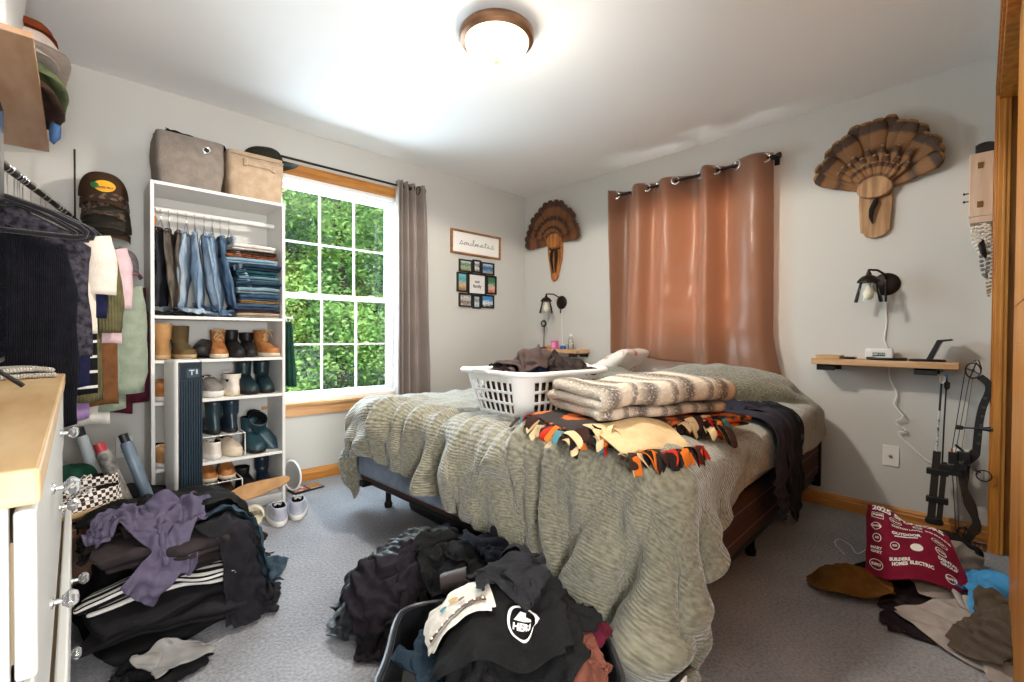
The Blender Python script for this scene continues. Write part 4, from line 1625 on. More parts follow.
# ================================================================== JEWELLERY CABINET
jc = empty('jewellery_cabinet', (0, -3.29, 1.63), 0, 'pale pink wooden wall cabinet beside the closet casing, necklaces below', 'cabinet')
M_pink = mat('pale_pink_wood', 'd9bda6', .55, var='c7a78e', vscale=3, stretch=(8, 8, 1.5))
MB().box((-.10, -.03, 0), (-.003, .045, .315)).obj('body', M_pink, jc, bevel=.003, smooth=False)
MB().box((-.105, .046, .01), (-.02, .055, .30)).box((-.116, -.03, .002), (-.103, .052, .312)).obj('door', M_pink, jc, bevel=.002, smooth=False)
M_brass = mat('brass_dark', '7a5a2e', .4, metal=.8)
for z in (.06, .25):
    MB().box((-.119, .005, z - .015), (-.115, .025, z + .015)).obj('hinge', M_brass, jc, smooth=False)
for z in (.09, .13):
    mb = MB().lathe([(0, 0), (.003, 0), (.003, .014), (.006, .016), (.006, .022), (0, .023)], 12, M=Matrix.Translation((-.07, .055, z)) @ Matrix.Rotation(-PI / 2, 4, 'X'))
    mb.obj('knob', M_iron, jc)
MB().box((-.12, -.03, -.03), (-.003, .05, 0)).obj('hook_rail', M_pink, jc, bevel=.002, smooth=False)
bx = empty('trinket_box', (-.06, -3.29, 1.946), 0, 'small black box with dark lid on top of the jewellery cabinet', 'box')
MB().box((-.04, -.035, 0), (.035, .035, .04)).obj('box_body', M_black, bx, bevel=.003)
MB().lathe([(0, .0405), (.03, .0405), (.034, .045), (.026, .053), (0, .055)], 20, sy=1.1).obj('lid', mat('dark_green_glass', '26302c', .2), bx)
mat_p = mat('pearl', 'e3d8cc', .25, coat=.5)
mat_g = mat('gold_chain', 'b89a5a', .3, metal=.8)


def beads(name, pts, r, m, label, cat='necklace'):
    mb = MB()
    P_ = [Vector(p) for p in catmull(pts, 12)]
    acc = 0
    last = P_[0]
    for p in P_:
        acc += (p - last).length
        last = p
        if acc >= r * 1.9:
            acc = 0
            mb.lathe([(0, -r), (r * .7, -r * .7), (r, 0), (r * .7, r * .7), (0, r)], 7, tuple(p))
    o = mb.obj(name, m)
    return tag(o, label, cat, 'necklaces hanging under the jewellery cabinet')


for k in range(3):
    beads('bead_necklace', [(-.10, -3.255 - .012 * k, 1.60), (-.115, -3.25 - .012 * k, 1.54 - .01 * k), (-.11, -3.268 - .012 * k, 1.47 - .02 * k), (-.115, -3.288 - .012 * k, 1.53), (-.10, -3.283 - .01 * k, 1.60)],
          .0085, mat_p, ['pale pearl necklace looped shortest under the jewellery cabinet', 'pale pearl necklace looped middle under the jewellery cabinet', 'pale pearl necklace looped longest under the jewellery cabinet'][k])
beads('chain_necklace', [(-.10, -3.30, 1.60), (-.11, -3.298, 1.45), (-.11, -3.31, 1.24), (-.11, -3.32, 1.42), (-.10, -3.318, 1.60)], .006, mat_g, 'long thin gold chain hanging beside the pearl necklaces')
beads('charm_necklace', [(-.10, -3.285, 1.60), (-.12, -3.283, 1.42), (-.12, -3.298, 1.33), (-.12, -3.308, 1.42), (-.10, -3.302, 1.60)], .009, mat('smoke_bead', '8d8f94', .2, metal=.4), 'necklace of grey smoky beads hanging low by the closet casing')
tg = MB().tube([(-.10, -3.29, 1.53), (-.12, -3.283, 1.49), (-.125, -3.29, 1.45), (-.115, -3.30, 1.42)], [.004, .014, .012, .003], 8).obj('tassel', M_black)
tag(tg, 'black tassel hanging among the necklaces by the closet casing', 'tassel')

# floor register by the closet
rg = empty('floor_register', (-.10, -3.20, 0), 0, 'brown metal floor register at the foot of the wall by the closet', 'vent')
MB().box((-.06, -.12, .001), (.05, .12, .006)).obj('register_frame', mat('register_brown', '6b4d38', .5, metal=.3), rg, bevel=.002, smooth=False)
mb = MB()
for k in range(14):
    mb.box((-.048, -.105 + k * .015, .006), (.038, -.098 + k * .015, .009))
mb.obj('louvres', mat('register_louvre', '8a6b54', .5), rg, smooth=False)

# ================================================================== BOOKCASE
M_lam = mat('white_laminate', 'e4e2de', .45)
KX0, KX1, KY0, KY1, KT = -3.062, -2.408, -.335, -.02, 1.828
bc = empty('bookcase', ((KX0 + KX1) / 2, -.18, 0), 0, 'tall white open bookcase crammed with jeans and shoes, left of the window', 'bookcase')
bcx = (KX0 + KX1) / 2


def bpart(name, a, b_, parent=bc, m=M_lam, bev=.002):
    return MB().box((a[0] - bcx, a[1] + .18, a[2]), (b_[0] - bcx, b_[1] + .18, b_[2])).obj(name, m, parent, bevel=bev, smooth=False)


T = .017
bpart('side_panel', (KX0, KY0, 0), (KX0 + T, KY1, KT))
bpart('side_panel', (KX1 - T, KY0, 0), (KX1, KY1, KT))
bpart('top_panel', (KX0 + T, KY0, KT - T), (KX1 - T, KY1, KT))
bpart('back_panel', (KX0 + T, KY1 - .006, .06), (KX1 - T, KY1, KT - T), m=mat('back_board', 'c9c9c5', .6))
bpart('kick_board', (KX0 + T, KY0 + .02, 0), (KX1 - T, KY0 + .032, .06))
SH = [1.128, .893, .672, .318, .062]
for z in SH:
    bpart('shelf', (KX0 + T, KY0 + .004, z - T), (KX1 - T, KY1 - .006, z))
rb = MB().tube([(KX0 + T - bcx, .015, 1.715), (KX1 - T - bcx, .015, 1.715)], .014, 14).obj('clothes_rail', M_lam, bc)

# ---- bins on top
def fabric_bin(name, x0, x1, y0, y1, z0, h, m, label, taper=.012, seed=1):
    cx, cy = (x0 + x1) / 2, (y0 + y1) / 2
    root = empty(name, (cx, cy, z0), 0, label, 'storage bin')
    hw, hd = (x1 - x0) / 2, (y1 - y0) / 2
    def ring(k, off=0, z=None):
        pts = []
        zz = h * k if z is None else z
        sx, sy = hw - taper * (1 - k) - off, hd - taper * (1 - k) - off
        r = .03
        for cxx, cyy, a0 in ((sx - r, sy - r, 0), (-sx + r, sy - r, PI / 2), (-sx + r, -sy + r, PI), (sx - r, -sy + r, 1.5 * PI)):
            for t in np.linspace(0, PI / 2, 5):
                pts.append((cxx + r * math.cos(a0 + t), cyy + r * math.sin(a0 + t), zz))
            # straight run to the next corner gets sampled too
        out = []
        n = len(pts)
        for i in range(n):
            p, q = pts[i], pts[(i + 1) % n]
            out.append(p)
            if math.dist(p, q) > .05:
                for t in (.2, .4, .6, .8):
                    out.append(tuple(p[j] + (q[j] - p[j]) * t for j in range(3)))
        res = []
        for p in out:
            b_ = .010 * math.sin(PI * k) + .004 * float(wob(np.array(p) * 1.0, 5, seed))
            L = math.hypot(p[0], p[1]) + 1e-6
            res.append((p[0] * (1 + b_ / L), p[1] * (1 + b_ / L), p[2]))
        return res
    rs = [ring(0), ring(.02)] + [ring(k) for k in np.linspace(.15, 1, 7)]
    rs += [ring(1, .006), ring(.8, .009), ring(.4, .01), ring(.35, .01)]
    MB().rings(rs).obj('bin_body', m, root, angle=60)
    return root


M_felt = fab('grey_felt', '8b8178', '7d746c', bscale=120)
M_beige = fab('beige_canvas', 'b7a189', 'a8927a', bscale=260)
gb = fabric_bin('storage_bin', -3.035, -2.725, -.33, -.04, KT, .272, M_felt, 'grey felt storage bin with a metal grommet, on the bookcase by the hats', seed=3)
R90X = Matrix.Rotation(PI / 2, 4, 'X')
mb = MB().tube([(.065 + .016 * math.cos(t), -.150, .215 + .016 * math.sin(t)) for t in np.linspace(0, 2 * PI, 21)], .005, 8, cap=False)
mb.obj('grommet', M_silver, gb)
MB().lathe([(0, 0), (.013, 0), (.013, .002), (0, .002)], 16, M=Matrix.Translation((.065, -.1485, .215)) @ R90X).obj('grommet_hole', M_black, gb)
bb = fabric_bin('storage_bin', -2.708, -2.412, -.33, -.05, KT, .262, M_beige, 'beige canvas storage bin with front handle flap, on the bookcase by the window', seed=9)
mb = MB()
mb.box((-.07, -.152, .185), (.09, -.146, .213)).box((-.075, -.156, .178), (-.055, -.146, .222)).box((.075, -.156, .172), (.095, -.146, .208))
mb.obj('handle_flap', M_beige, bb, bevel=.003)
mb = MB().tube([(-.142, -.149, .238), (0, -.152, .236), (.142, -.149, .238)], .003, 6)
mb.obj('rim_seam', M_beige, bb)

M_bk = fab('black_cotton', '121213', '19191a')
M_bk2 = fab('charcoal_cotton', '1c1b1d', '17171a')
HT = Pile(-3.15, -.5, -2.3, 0, .015, 0)
HT.h[(HT.gx > -3.05) & (HT.gx < -2.71) & (HT.gy > -.35) & (HT.gy < -.02)] = KT + .276
HT.h[(HT.gx > -2.70) & (HT.gx < -2.42) & (HT.gy > -.33) & (HT.gy < -.05)] = KT + .25
HT.blob(-2.87, -.18, .13, .12, KT + .285, 3)
o = garment('black_garment', HT, -2.86, -.17, .34, .26, M_bk, .2, 31, .62, .05, .05, n=26, cr=.02)
tag(o, 'crumpled black clothing heaped in the grey felt bin', 'clothing')


def cap_hat(name, m, loc, rz, label, group=None, tiltx=0, brim_m=None, s=1.0, mesh_m=None):
    """baseball cap: crown of six gores, curved brim, top button; faces -y before rotation"""
    root = empty(name, loc, 0, label, 'cap', group, rot=(tiltx, 0, rz))
    n, k = 28, 8
    rs = []
    for j in range(k):
        t = j / (k - 1)
        a = t * PI / 2 * .98
        r = math.cos(a) ** .75
        z = .115 * math.sin(a) ** .9
        ring = []
        for i in range(n):
            p = 2 * PI * i / n
            front = max(0, -math.sin(p))
            ring.append(((.085 * r) * math.cos(p) * s, (.098 * r) * math.sin(p) * s - 0 * front, (z + .012 * front * (1 - abs(2 * t - 1))) * s))
        rs.append(ring)
    MB().rings(rs, cap0=False).obj('crown', m, root, solid=.002, sub=1, angle=180)
    MB().lathe([(0, .113), (.008, .113), (.008, .118), (0, .120)], 10, sx=s, sy=s, c=(0, 0, 0)).obj('button', m, root)
    u, v = np.meshgrid(np.linspace(-1, 1, 19), np.linspace(0, 1, 7), indexing='ij')
    ang = u * 1.15
    x = np.sin(ang) * (.083 + 0 * v)
    y0 = -np.cos(ang) * .096
    y = y0 - v * (.078 * np.cos(u * PI / 2) ** .45)
    z = .004 - .030 * u * u * v - .010 * v * v - .006 * u * u
    X = np.stack([x * s, y * s, z * s], -1)
    MB().grid(X).obj('brim', brim_m or m, root, solid=.003, sub=1, angle=180)
    return root


M_olive = fab('olive_cap', '33302a', '3b382f', bscale=160)
ch_ = cap_hat('baseball_cap', fab('dark_olive_twill', '26261f', '302f27'), (-2.50, -.22, KT + .266), math.radians(72), 'dark charcoal cap resting on the beige bin beside the window', None, -.05)
ch_.scale = (1.1, 1.15, .72)

# ---- hanging jeans
def jean_mat(name, a, b_, v=9):
    return mat(name, a, .9, var=b_, vscale=v, stretch=(3, 3, .9), vdetail=5, bump=.3, bscale=230, spec=.1, vlo=.4, vhi=.6)


JM = [jean_mat('denim_pale', '8fa3b8', '6c839c'), jean_mat('denim_mid', '5f7891', '465d78'), jean_mat('denim_light', 'a9b8c6', '8195aa'),
      jean_mat('denim_camo', '4a443e', '6b6259', 14), jean_mat('denim_dark', '2b3340', '3a4656'), jean_mat('denim_wash', '7790a9', '9db0c2'),
      jean_mat('denim_black', '25262a', '34363c')]


def hanger_mesh(w=.20, wire=.0022, hook=.045, z0=0):
    mb = MB()
    mb.tube([(0, -w, z0 - .075), (0, 0, z0), (0, w, z0 - .075), (0, w - .01, z0 - .082), (0, -w + .01, z0 - .082), (0, -w, z0 - .075)], wire, 6)
    mb.tube([(0, 0, z0), (0, 0, z0 + .02)] + [(0, .017 * math.sin(t) , z0 + .037 - .017 * math.cos(t)) for t in np.linspace(.3, PI * 1.4, 10)], wire, 6)
    return mb


M_hook = mat('hanger_wire', 'a9abad', .3, metal=.9)
jx = [(-3.00, 6, .42, 'black jeans hanging first on the rail, beside the bookcase side panel'),
      (-2.965, 3, .44, 'dark mottled trousers hanging second on the rail'),
      (-2.925, 3, .42, 'grey brown mottled trousers hanging third on the rail'),
      (-2.885, 2, .43, 'very pale blue jeans hanging fourth on the rail'),
      (-2.845, 0, .445, 'pale blue jeans hanging fifth on the rail'),
      (-2.80, 5, .42, 'washed blue jeans hanging sixth on the rail'),
      (-2.76, 0, .44, 'pale blue jeans hanging seventh on the rail, with a long cuff'),
      (-2.72, 1, .42, 'mid blue jeans hanging eighth on the rail, hem toward the stack'),
      (-2.675, 2, .36, 'light blue jeans hanging last on the rail, slanted against the folded stack')]
for k, (x, mi, L, lab) in enumerate(jx):
    h_ = empty('clothes_hanger', (x, -.175, 1.66), math.radians(-16 + 5 * (k % 3)), ['wire hanger holding the %s pair of trousers on the rail' % w_ for w_ in
               ('first', 'second', 'third', 'fourth', 'fifth', 'sixth', 'seventh', 'eighth', 'last')][k], 'hanger', 'hangers on the bookcase rail')
    hanger_mesh(.12, z0=.0).obj('hanger_body', M_hook, h_)
    root = empty('jeans', (x, -.175, 1.60), math.radians(-18 + 6 * (k % 3) + (8 if k > 6 else 0)), lab, 'jeans', None)
    nr = 22
    shear = .018 * (k - 3) if k > 3 else 0
    for part, (ya, yb, sc_) in enumerate(((-.11, .015, 1), (-.005, .115, .98))):
        rings = []
        for j in range(nr):
            t = j / (nr - 1)
            z = -L * sc_ * t
            yc = (ya + yb) / 2 * (1 + .25 * t)
            hy = (yb - ya) / 2 * (.75 + .35 * math.sin(min(1, t * 1.3) * PI * .6))
            hx = .010 + .009 * math.sin(t * PI) + .003 * math.sin(t * 21 + k)
            if j == nr - 1:
                hx *= .5
            ring = []
            for i in range(20):
                a = 2 * PI * i / 20
                px = hx * math.cos(a)
                py = hy * math.sin(a)
                w_ = .007 * float(wob(np.array([px * 3, py * 9, z * 2.2]), 1.6, 50 + k * 2 + part, 2)) * (1 + t)
                ring.append((px + w_ + shear * t + .02 * t * math.sin(k * 1.7) + .006 * math.sin(py * 60 + k), yc + py + w_ * .7, z + .010 * math.cos(a * 2 + k) * t))
            rings.append(ring)
        MB().rings(rings).obj('trouser_leg', JM[mi], root, angle=75, sub=1)
    # waistband folded over the hanger bar
    mb = MB()
    mb.tube([(.0, -.115, -.012), (.004, -.05, -.004), (-.003, .02, -.002), (.0, .118, -.012)], [.010, .014, .014, .010], 10)
    mb.obj('waistband', JM[mi], root)
HJ = Pile(-3.06, -.36, -2.4, 0, .015, SH[0] + .002)
for cx, w_, mi, sd, lab in ((-2.95, .30, 6, 801, 'black trouser legs bunched on the shelf under the first hanging pairs'), (-2.84, .34, 2, 802, 'pale denim bunched on the top shelf under the hanging jeans'),
                            (-2.75, .30, 1, 803, 'mid blue denim bunched on the top shelf beside the folded stack')):
    o = garment('bunched_jeans', HJ, cx, -.19, w_, .30, JM[mi], .3, sd, .55, .03, .05, 'rect', n=30, steps=70, cr=.03, cf=14)
    tag(o, lab, 'jeans')
wh = empty('wooden_hanger', (-3.028, -.21, 1.66), math.radians(75), 'small wooden hanger tilted at the end of the rail, beside the side panel', 'hanger')
MB().prism([(-.06, -.085), (-.05, -.10), (.0, -.012), (.01, .0), (-.01, .006)], -.006, .006, 'xz').obj('hanger_arm', mat('hanger_wood', 'b87434', .5), wh, bevel=.002)
MB().tube([(0, 0, 0), (0, 0, .02)] + [(.015 * math.sin(t), 0, .035 - .015 * math.cos(t)) for t in np.linspace(.3, PI * 1.4, 9)], .002, 6).obj('hook', M_hook, wh)

# ---- folded stack beside the jeans (bottom to top)
FM = [fab('fold_cream_rib', 'b9aa95', 'a2927c', wave=(60, .5, 'X')), fab('fold_plum', '3a2a2e', '4a3438'), fab('fold_denim_a', '34485c', '41586f'),
      fab('fold_ochre', '8b6a44', '9a7850'), fab('fold_denim_b', '2e4257', '3b536b'), fab('fold_steel', '6d8596', '82989f'), fab('fold_denim_c', '1f3444', '2c4556'),
      fab('fold_bluegrey', '55707f', '688490'), fab('fold_teal', '1d3c46', '27505b'), fab('fold_navy', '20303e', '2b3e4e'), fab('fold_lightblue', '7d9cb0', '90aabb'),
      fab('fold_rust_plaid', 'a05b38', '2c2423', vscale=60), fab('fold_darkprint', '2a2422', '57463a', vscale=60), fab('fold_white', 'e2dcd4', 'd2cbc2')]
names_ = ['cream ribbed knit folded at the bottom of the stack on the top shelf', 'thin plum folded garment just above the cream knit',
          'folded dark denim above the plum garment', 'thin ochre folded garment between two dark denims', 'folded blue denim above the ochre garment',
          'folded steel blue trousers in the middle of the stack', 'folded deep navy denim above the steel blue trousers', 'folded blue grey trousers above the deep navy denim',
          'folded dark teal garment in the upper half of the stack', 'folded navy garment above the dark teal one', 'folded light blue jeans below the rust plaid garment',
          'folded rust plaid garment near the top of the stack', 'folded dark printed garment under the white top garment', 'rumpled white garment on top of the folded stack']
z = SH[0] + .002
hs = [.032, .018, .036, .018, .042, .04, .036, .03, .036, .036, .034, .024, .024, .036]
for k, (h_, lab) in enumerate(zip(hs, names_)):
    ly = 2 if h_ < .03 else 3
    th = h_ / (1.12 * ly)
    o = folded('folded_garment', FM[k], (-2.545 + .008 * math.sin(k * 2.2) - (.03 if k > 9 else 0), -.175 + .006 * math.cos(k), z), .235 + .02 * math.sin(k * 1.3) + (.03 if k > 9 else 0) - (.02 if k == 13 else 0), .27 + .012 * math.cos(k * 2), ly, th, math.radians(3 * math.sin(k * 3)),
               k + 3, .005, nx=14, gap=1.0)
    tag(o, lab, 'folded clothes', 'folded clothes stacked on the top shelf')
    z += h_ * .98

# ================================================================== SHOES
def shoe(name, loc, rz, label, mu, ms, L=.27, W=.098, top=.085, shaft=0, shaft_w=.88, sole=.024, toe=.5, heel=0, mlace=None, mlin=None,
         group=None, cat='shoe', tongue=True, rot=None, laces=True, s=1.0, open_w=1.0, toe_h=.052):
    """shoe or boot pointing to -y (toe) with the heel at +y; loc = middle of the sole on its support"""
    root = empty(name, loc, rz, label, cat, group, rot=rot)
    L *= s; W *= s; top *= s; sole *= s; toe_h *= s
    N = 32

    def outline(f0, f1, w, z, sharp=1.0, off=0.0):
        """ring from y=f0 (toe side, negative) to f1 (heel side)"""
        ring = []
        for i in range(N):
            a = 2 * PI * i / N
            c_, s_ = math.cos(a), math.sin(a)
            yy = (f0 + f1) / 2 + (f1 - f0) / 2 * math.copysign(abs(s_) ** .8, s_)
            q = (yy - f1) / (f0 - f1) if f0 != f1 else 0      # 0 at heel, 1 at toe
            ww = w * (.80 + .26 * math.sin(min(1, max(0, q)) * PI * .62) ** 1.2) if sharp else w
            ring.append((ww / 2 * math.copysign(abs(c_) ** .75, c_) + off * q, yy, z))
        return ring
    y1, y0 = L / 2, -L / 2
    # sole
    mb = MB()
    mb.rings([outline(y0 + .012, y1 - .008, W * .94, 0), outline(y0 + .003, y1, W * 1.02, sole * .25), outline(y0, y1, W * 1.04, sole * .8), outline(y0 + .004, y1 - .004, W, sole)])
    mb.obj('sole', ms, root, angle=50)
    # upper
    cy = y1 - L * .20        # centre of the ankle opening
    ow = W * .72 * open_w
    rr = [outline(y0 + .004, y1 - .003, W * .99, sole * .9)]
    rr.append(outline(y0 + .005, y1 - .002, W * 1.0, sole + .012 * s))
    H1 = top - sole
    steps = 7
    for j in range(1, steps + 1):
        t = j / steps
        f0 = y0 + .006 + (cy - L * .20 - y0) * max(0, (t * 1.0 - toe_h / top * .35)) ** (.55 + toe) if t > .18 else y0 + .012
        rr.append([(x_ * (1 - t) + x2 * t, y_, z_) for (x_, y_, z_), (x2, _, _) in
                   zip(outline(f0, y1 - .004 - .006 * t, W * .97, sole + .010 * s + H1 * t), outline(f0, y1 - .01, ow, 0, 0))])
    if shaft:
        ytop0, ytop1 = cy - L * .235, y1 - .012
        for j in range(1, 6):
            t = j / 5
            k_ = 1 + .12 * t
            mid = (ytop0 + ytop1) / 2
            rr.append([(x_ * .0 + shaft_w * W * .5 * math.cos(2 * PI * i / N) * k_, mid + (ytop1 - ytop0) / 2 * math.sin(2 * PI * i / N) * k_, top + shaft * t)
                       for i, (x_, _, _) in enumerate(rr[0])])
    last = rr[-1]
    cxm = sum(p[0] for p in last) / N; cym = sum(p[1] for p in last) / N
    zt = last[0][2]
    rim = [((p[0] - cxm) * .90 + cxm, (p[1] - cym) * .93 + cym, p[2] + .002) for p in last]
    MB().rings(rr + [rim], cap1=False).obj('upper', mu, root, angle=70)
    dz = min(.06, zt * .5)
    ins = [rim, [((p[0] - cxm) * .80 + cxm, (p[1] - cym) * .85 + cym, zt - dz * .5) for p in last], [((p[0] - cxm) * .7 + cxm, (p[1] - cym) * .8 + cym, zt - dz) for p in last]]
    MB().rings(ins, cap0=False).obj('lining', mlin or M_bk, root, angle=70)
    if laces and mlace is not None:
        mb = MB()
        lo = (y0 + L * .36, min(toe_h + sole * .4, top * .72))
        hi = (cy - L * .20, top * 1.0 if not shaft else top)
        n = 5
        pl = [(lo[0] + (hi[0] - lo[0]) * i / (n - 1), lo[1] + (hi[1] - lo[1]) * (i / (n - 1)) ** 1.05) for i in range(n)]
        if shaft:
            m_ = max(2, int(shaft / .022))
            pl += [(cy - L * .235 - .004 - .012 * (i / m_), top + shaft * (i / m_) * .9) for i in range(1, m_ + 1)]
        for i, (yy, zz) in enumerate(pl):
            hw = W * (.20 - .01 * min(i, 4))
            mb.tube([(-hw, yy + .004, zz + .001), (0, yy - .004, zz + .009), (hw, yy + .004, zz + .001)], .0028, 6)
            if i < len(pl) - 1:
                y2, z2 = pl[i + 1]
                mb.tube([(-hw, yy, zz + .003), (0, (yy + y2) / 2 - .004, (zz + z2) / 2 + .010), (hw, y2, z2 + .003)], .0026, 6)
        yy, zz = pl[-1]
        for sg in (-1, 1):
            mb.tube([(0, yy - .004, zz + .01), (sg * .022, yy - .012, zz + .016), (sg * .034, yy - .02, zz), (sg * .018, yy - .012, zz + .004), (0, yy - .006, zz + .008)], .0024, 6)
            mb.tube([(0, yy - .004, zz + .008), (sg * .014, yy - .022, zz - .012), (sg * .024, yy - .03, zz - .04)], .0022, 6)
        mb.obj('laces', mlace, root)
        if tongue:
            t0 = (lo[0], lo[1] - .002); t1 = (pl[-1][0] + .006, pl[-1][1] + .014)
            u, v = np.meshgrid(np.linspace(-1, 1, 7), np.linspace(0, 1, 8), indexing='ij')
            X = np.stack([u * W * .2, t0[0] + (t1[0] - t0[0]) * v, t0[1] + (t1[1] - t0[1]) * v + .006 * (1 - u * u)], -1)
            if shaft:
                X[..., 2] = np.interp(v, np.linspace(0, 1, len(pl)), [p[1] for p in pl]) + .004
                X[..., 1] = np.interp(v, np.linspace(0, 1, len(pl)), [p[0] for p in pl]) + .004
            MB().grid(X).obj('tongue', mu, root, solid=.004, angle=180)
    return root


def leather(name, a, b_=None, r=.55):
    return mat(name, a, r, var=b_ or a, vscale=14, bump=.15, bscale=90, spec=.35)


L_tan = leather('tan_leather', 'b57a48', '96602f', .6)
L_suede = leather('tan_suede', 'b48a5c', 'a07648', .9)
L_olv = leather('olive_brown_suede', '6b5a3c', '5c4b30', .9)
L_black = leather('black_leather', '1b1a1b', '262526', .45)
L_brown = leather('dark_brown_leather', '3d2b20', '4c3628', .5)
L_grey = fab('grey_knit', '8f8a86', '7d7875')
L_white = leather('white_leather', 'e4dcd2', 'd9d0c5', .5)
L_teal = mat('teal_rubber', '2c4a54', .38, var='25404a', vscale=4, spec=.5)
L_dteal = mat('dark_teal_rubber', '1c3036', .35, spec=.5)
L_navy = mat('navy_rubber', '1b2836', .28, spec=.5)
S_cream = mat('cream_sole', 'd9cbb4', .7)
S_white = mat('white_sole', 'e6e2dc', .6)
S_dark = mat('dark_sole', '1c1a19', .7)
S_tan = mat('tan_sole', 'b89b72', .7)
Lc_tan = mat('tan_lace', 'c9ad84', .8)
Lc_white = mat('white_lace', 'e8e4de', .8)
Lc_dk = mat('dark_lace', '2a2624', .8)
Z1, Z2, Z3, Z4 = SH[1] + .002, SH[2] + .002, SH[3] + .002, SH[4] + .002
R_ = math.radians
# second shelf
shoe('boot', (-3.005, -.19, Z1), R_(178), 'tall tan suede boot seen from the heel, first on the second shelf', L_suede, S_tan, shaft=.10, top=.09, cat='boot', W=.09)
shoe('boot', (-2.905, -.19, Z1), R_(6), 'olive suede boot with tan toe, second on the second shelf', L_olv, S_tan, shaft=.11, top=.07, cat='boot', W=.095, toe_h=.05)
sh = shoe('shoe', (-2.81, -.16, Z1 + .006), R_(-18), 'black slip-on shoe tipped between the tan boots on the second shelf', L_black, S_dark, top=.09, rot=(R_(-8), R_(12), R_(-18)))
shoe('boot', (-2.735, -.20, Z1), R_(-8), 'tan lace-up boot with loose laces in the middle of the second shelf', L_tan, S_cream, shaft=.085, top=.075, mlace=Lc_tan, cat='boot', W=.09, shaft_w=.8)
shoe('boot', (-2.645, -.15, Z1), R_(3), 'black boot in the middle of the second shelf, beside a lace-up boot', L_black, S_dark, shaft=.07, top=.09, cat='boot', W=.085)
shoe('boot', (-2.565, -.14, Z1), R_(-5), 'black boot behind the last tan lace-up boot on the second shelf', L_black, S_dark, shaft=.06, top=.085, cat='boot', W=.085)
shoe('boot', (-2.478, -.20, Z1), R_(10), 'tan lace-up boot at the window end of the second shelf', L_tan, S_cream, shaft=.085, top=.075, mlace=Lc_tan, cat='boot', W=.09, shaft_w=.8)
# third shelf
shoe('shoe', (-3.0, -.19, Z2), R_(5), 'tan shoe in the outer end of the third shelf, beside the heater', L_tan, S_white, top=.085, mlace=Lc_tan)
shoe('sneaker', (-2.775, -.19, Z2), R_(6), 'grey knit sneaker on the third shelf next to the tower heater', L_grey, S_white, top=.095, mlace=Lc_white, sole=.035)
shoe('sneaker', (-2.685, -.19, Z2), R_(186), 'cream high-top sneaker seen from the heel on the third shelf', L_white, S_cream, top=.09, shaft=.035, mlace=Lc_white, sole=.036, W=.09)
shoe('rain_boot', (-2.585, -.19, Z2), R_(4), 'dark teal rubber boot on the third shelf beside the cream sneaker', L_dteal, S_dark, top=.09, shaft=.10, cat='boot', W=.095)
shoe('rain_boot', (-2.485, -.17, Z2), R_(-4), 'dark teal rubber boot at the window end of the third shelf', L_dteal, S_dark, top=.09, shaft=.10, cat='boot', W=.095)
# fourth shelf
shoe('shoe', (-3.0, -.19, Z3), R_(8), 'white and tan sneaker at the outer end of the fourth shelf', L_suede, S_white, top=.08, mlace=Lc_white)
def wire_rack(name, x0, x1, y0, y1, z, h, label):
    root = empty(name, ((x0 + x1) / 2, (y0 + y1) / 2, z), 0, label, 'shoe rack', None)
    w, d = (x1 - x0) / 2, (y1 - y0) / 2
    M_ww = mat('white_wire', 'e2e0dc', .4)
    for sg in (-1, 1):
        MB().tube([(sg * w, -d, .003), (sg * w, -d, h), (sg * w, d, h), (sg * w, d, .003)], .003, 6).obj('leg_loop', M_ww, root)
    mb = MB()
    mb.tube([(-w, -d, h), (w, -d, h)], .003, 6).tube([(-w, d, h), (w, d, h)], .003, 6)
    for k in range(1, 9):
        x = -w + 2 * w * k / 9
        mb.tube([(x, -d, h), (x, d, h)], .0018, 5)
    mb.obj('wire_deck', M_ww, root)
    return root


wire_rack('wire_shoe_rack', -2.84, -2.625, -.32, -.06, Z3, .135, 'white wire rack over the pale sneakers on the fourth shelf')
shoe('sneaker', (-2.78, -.185, Z3), R_(188), 'white sneaker seen from the heel under the wire rack, with small dark marks', L_white, S_white, top=.085, mlace=Lc_white, sole=.032, W=.092)
shoe('sneaker', (-2.68, -.185, Z3), R_(10), 'cream low sneaker under the wire rack beside the white one', leather('cream_leather', 'd8c8b4'), S_cream, top=.075, mlace=Lc_tan, sole=.028, W=.09)
shoe('tall_boot', (-2.775, -.18, Z3 + .139), R_(185), 'tall dark green rubber boot standing on the wire rack next to the heater', L_dteal, S_dark, top=.09, shaft=.10, cat='boot', W=.088, L=.25)
shoe('tall_boot', (-2.685, -.18, Z3 + .139), R_(182), 'tall navy rubber boot standing on the wire rack', L_navy, S_dark, top=.09, shaft=.10, cat='boot', W=.088, L=.25)
shoe('rain_boot', (-2.555, -.20, Z3), R_(3), 'short teal rubber boot standing at the front of the fourth shelf', L_teal, S_dark, top=.09, shaft=.105, cat='boot', W=.10, L=.26, shaft_w=.86)
shoe('rain_boot', (-2.475, -.14, Z3 + .03), 0, 'teal rubber boot tipped over behind its mate on the fourth shelf', L_teal, S_dark, top=.09, shaft=.10, cat='boot', W=.10, L=.26, rot=(R_(40), R_(-28), R_(20)))
o = MB().rings([[(.045 * math.cos(a) * q, .03 * math.sin(a) * q, z_) for a in np.linspace(0, 2 * PI, 13)[:-1]] for q, z_ in ((.6, 0), (1, .008), (1, .03), (.7, .042))]).obj('pouch', M_bk, None)
o.location = (-2.54, -.15, Z3 + .195)
o.rotation_euler = (.3, .2, .3)
tag(o, 'small black pouch tucked on top of the teal rubber boots', 'pouch')
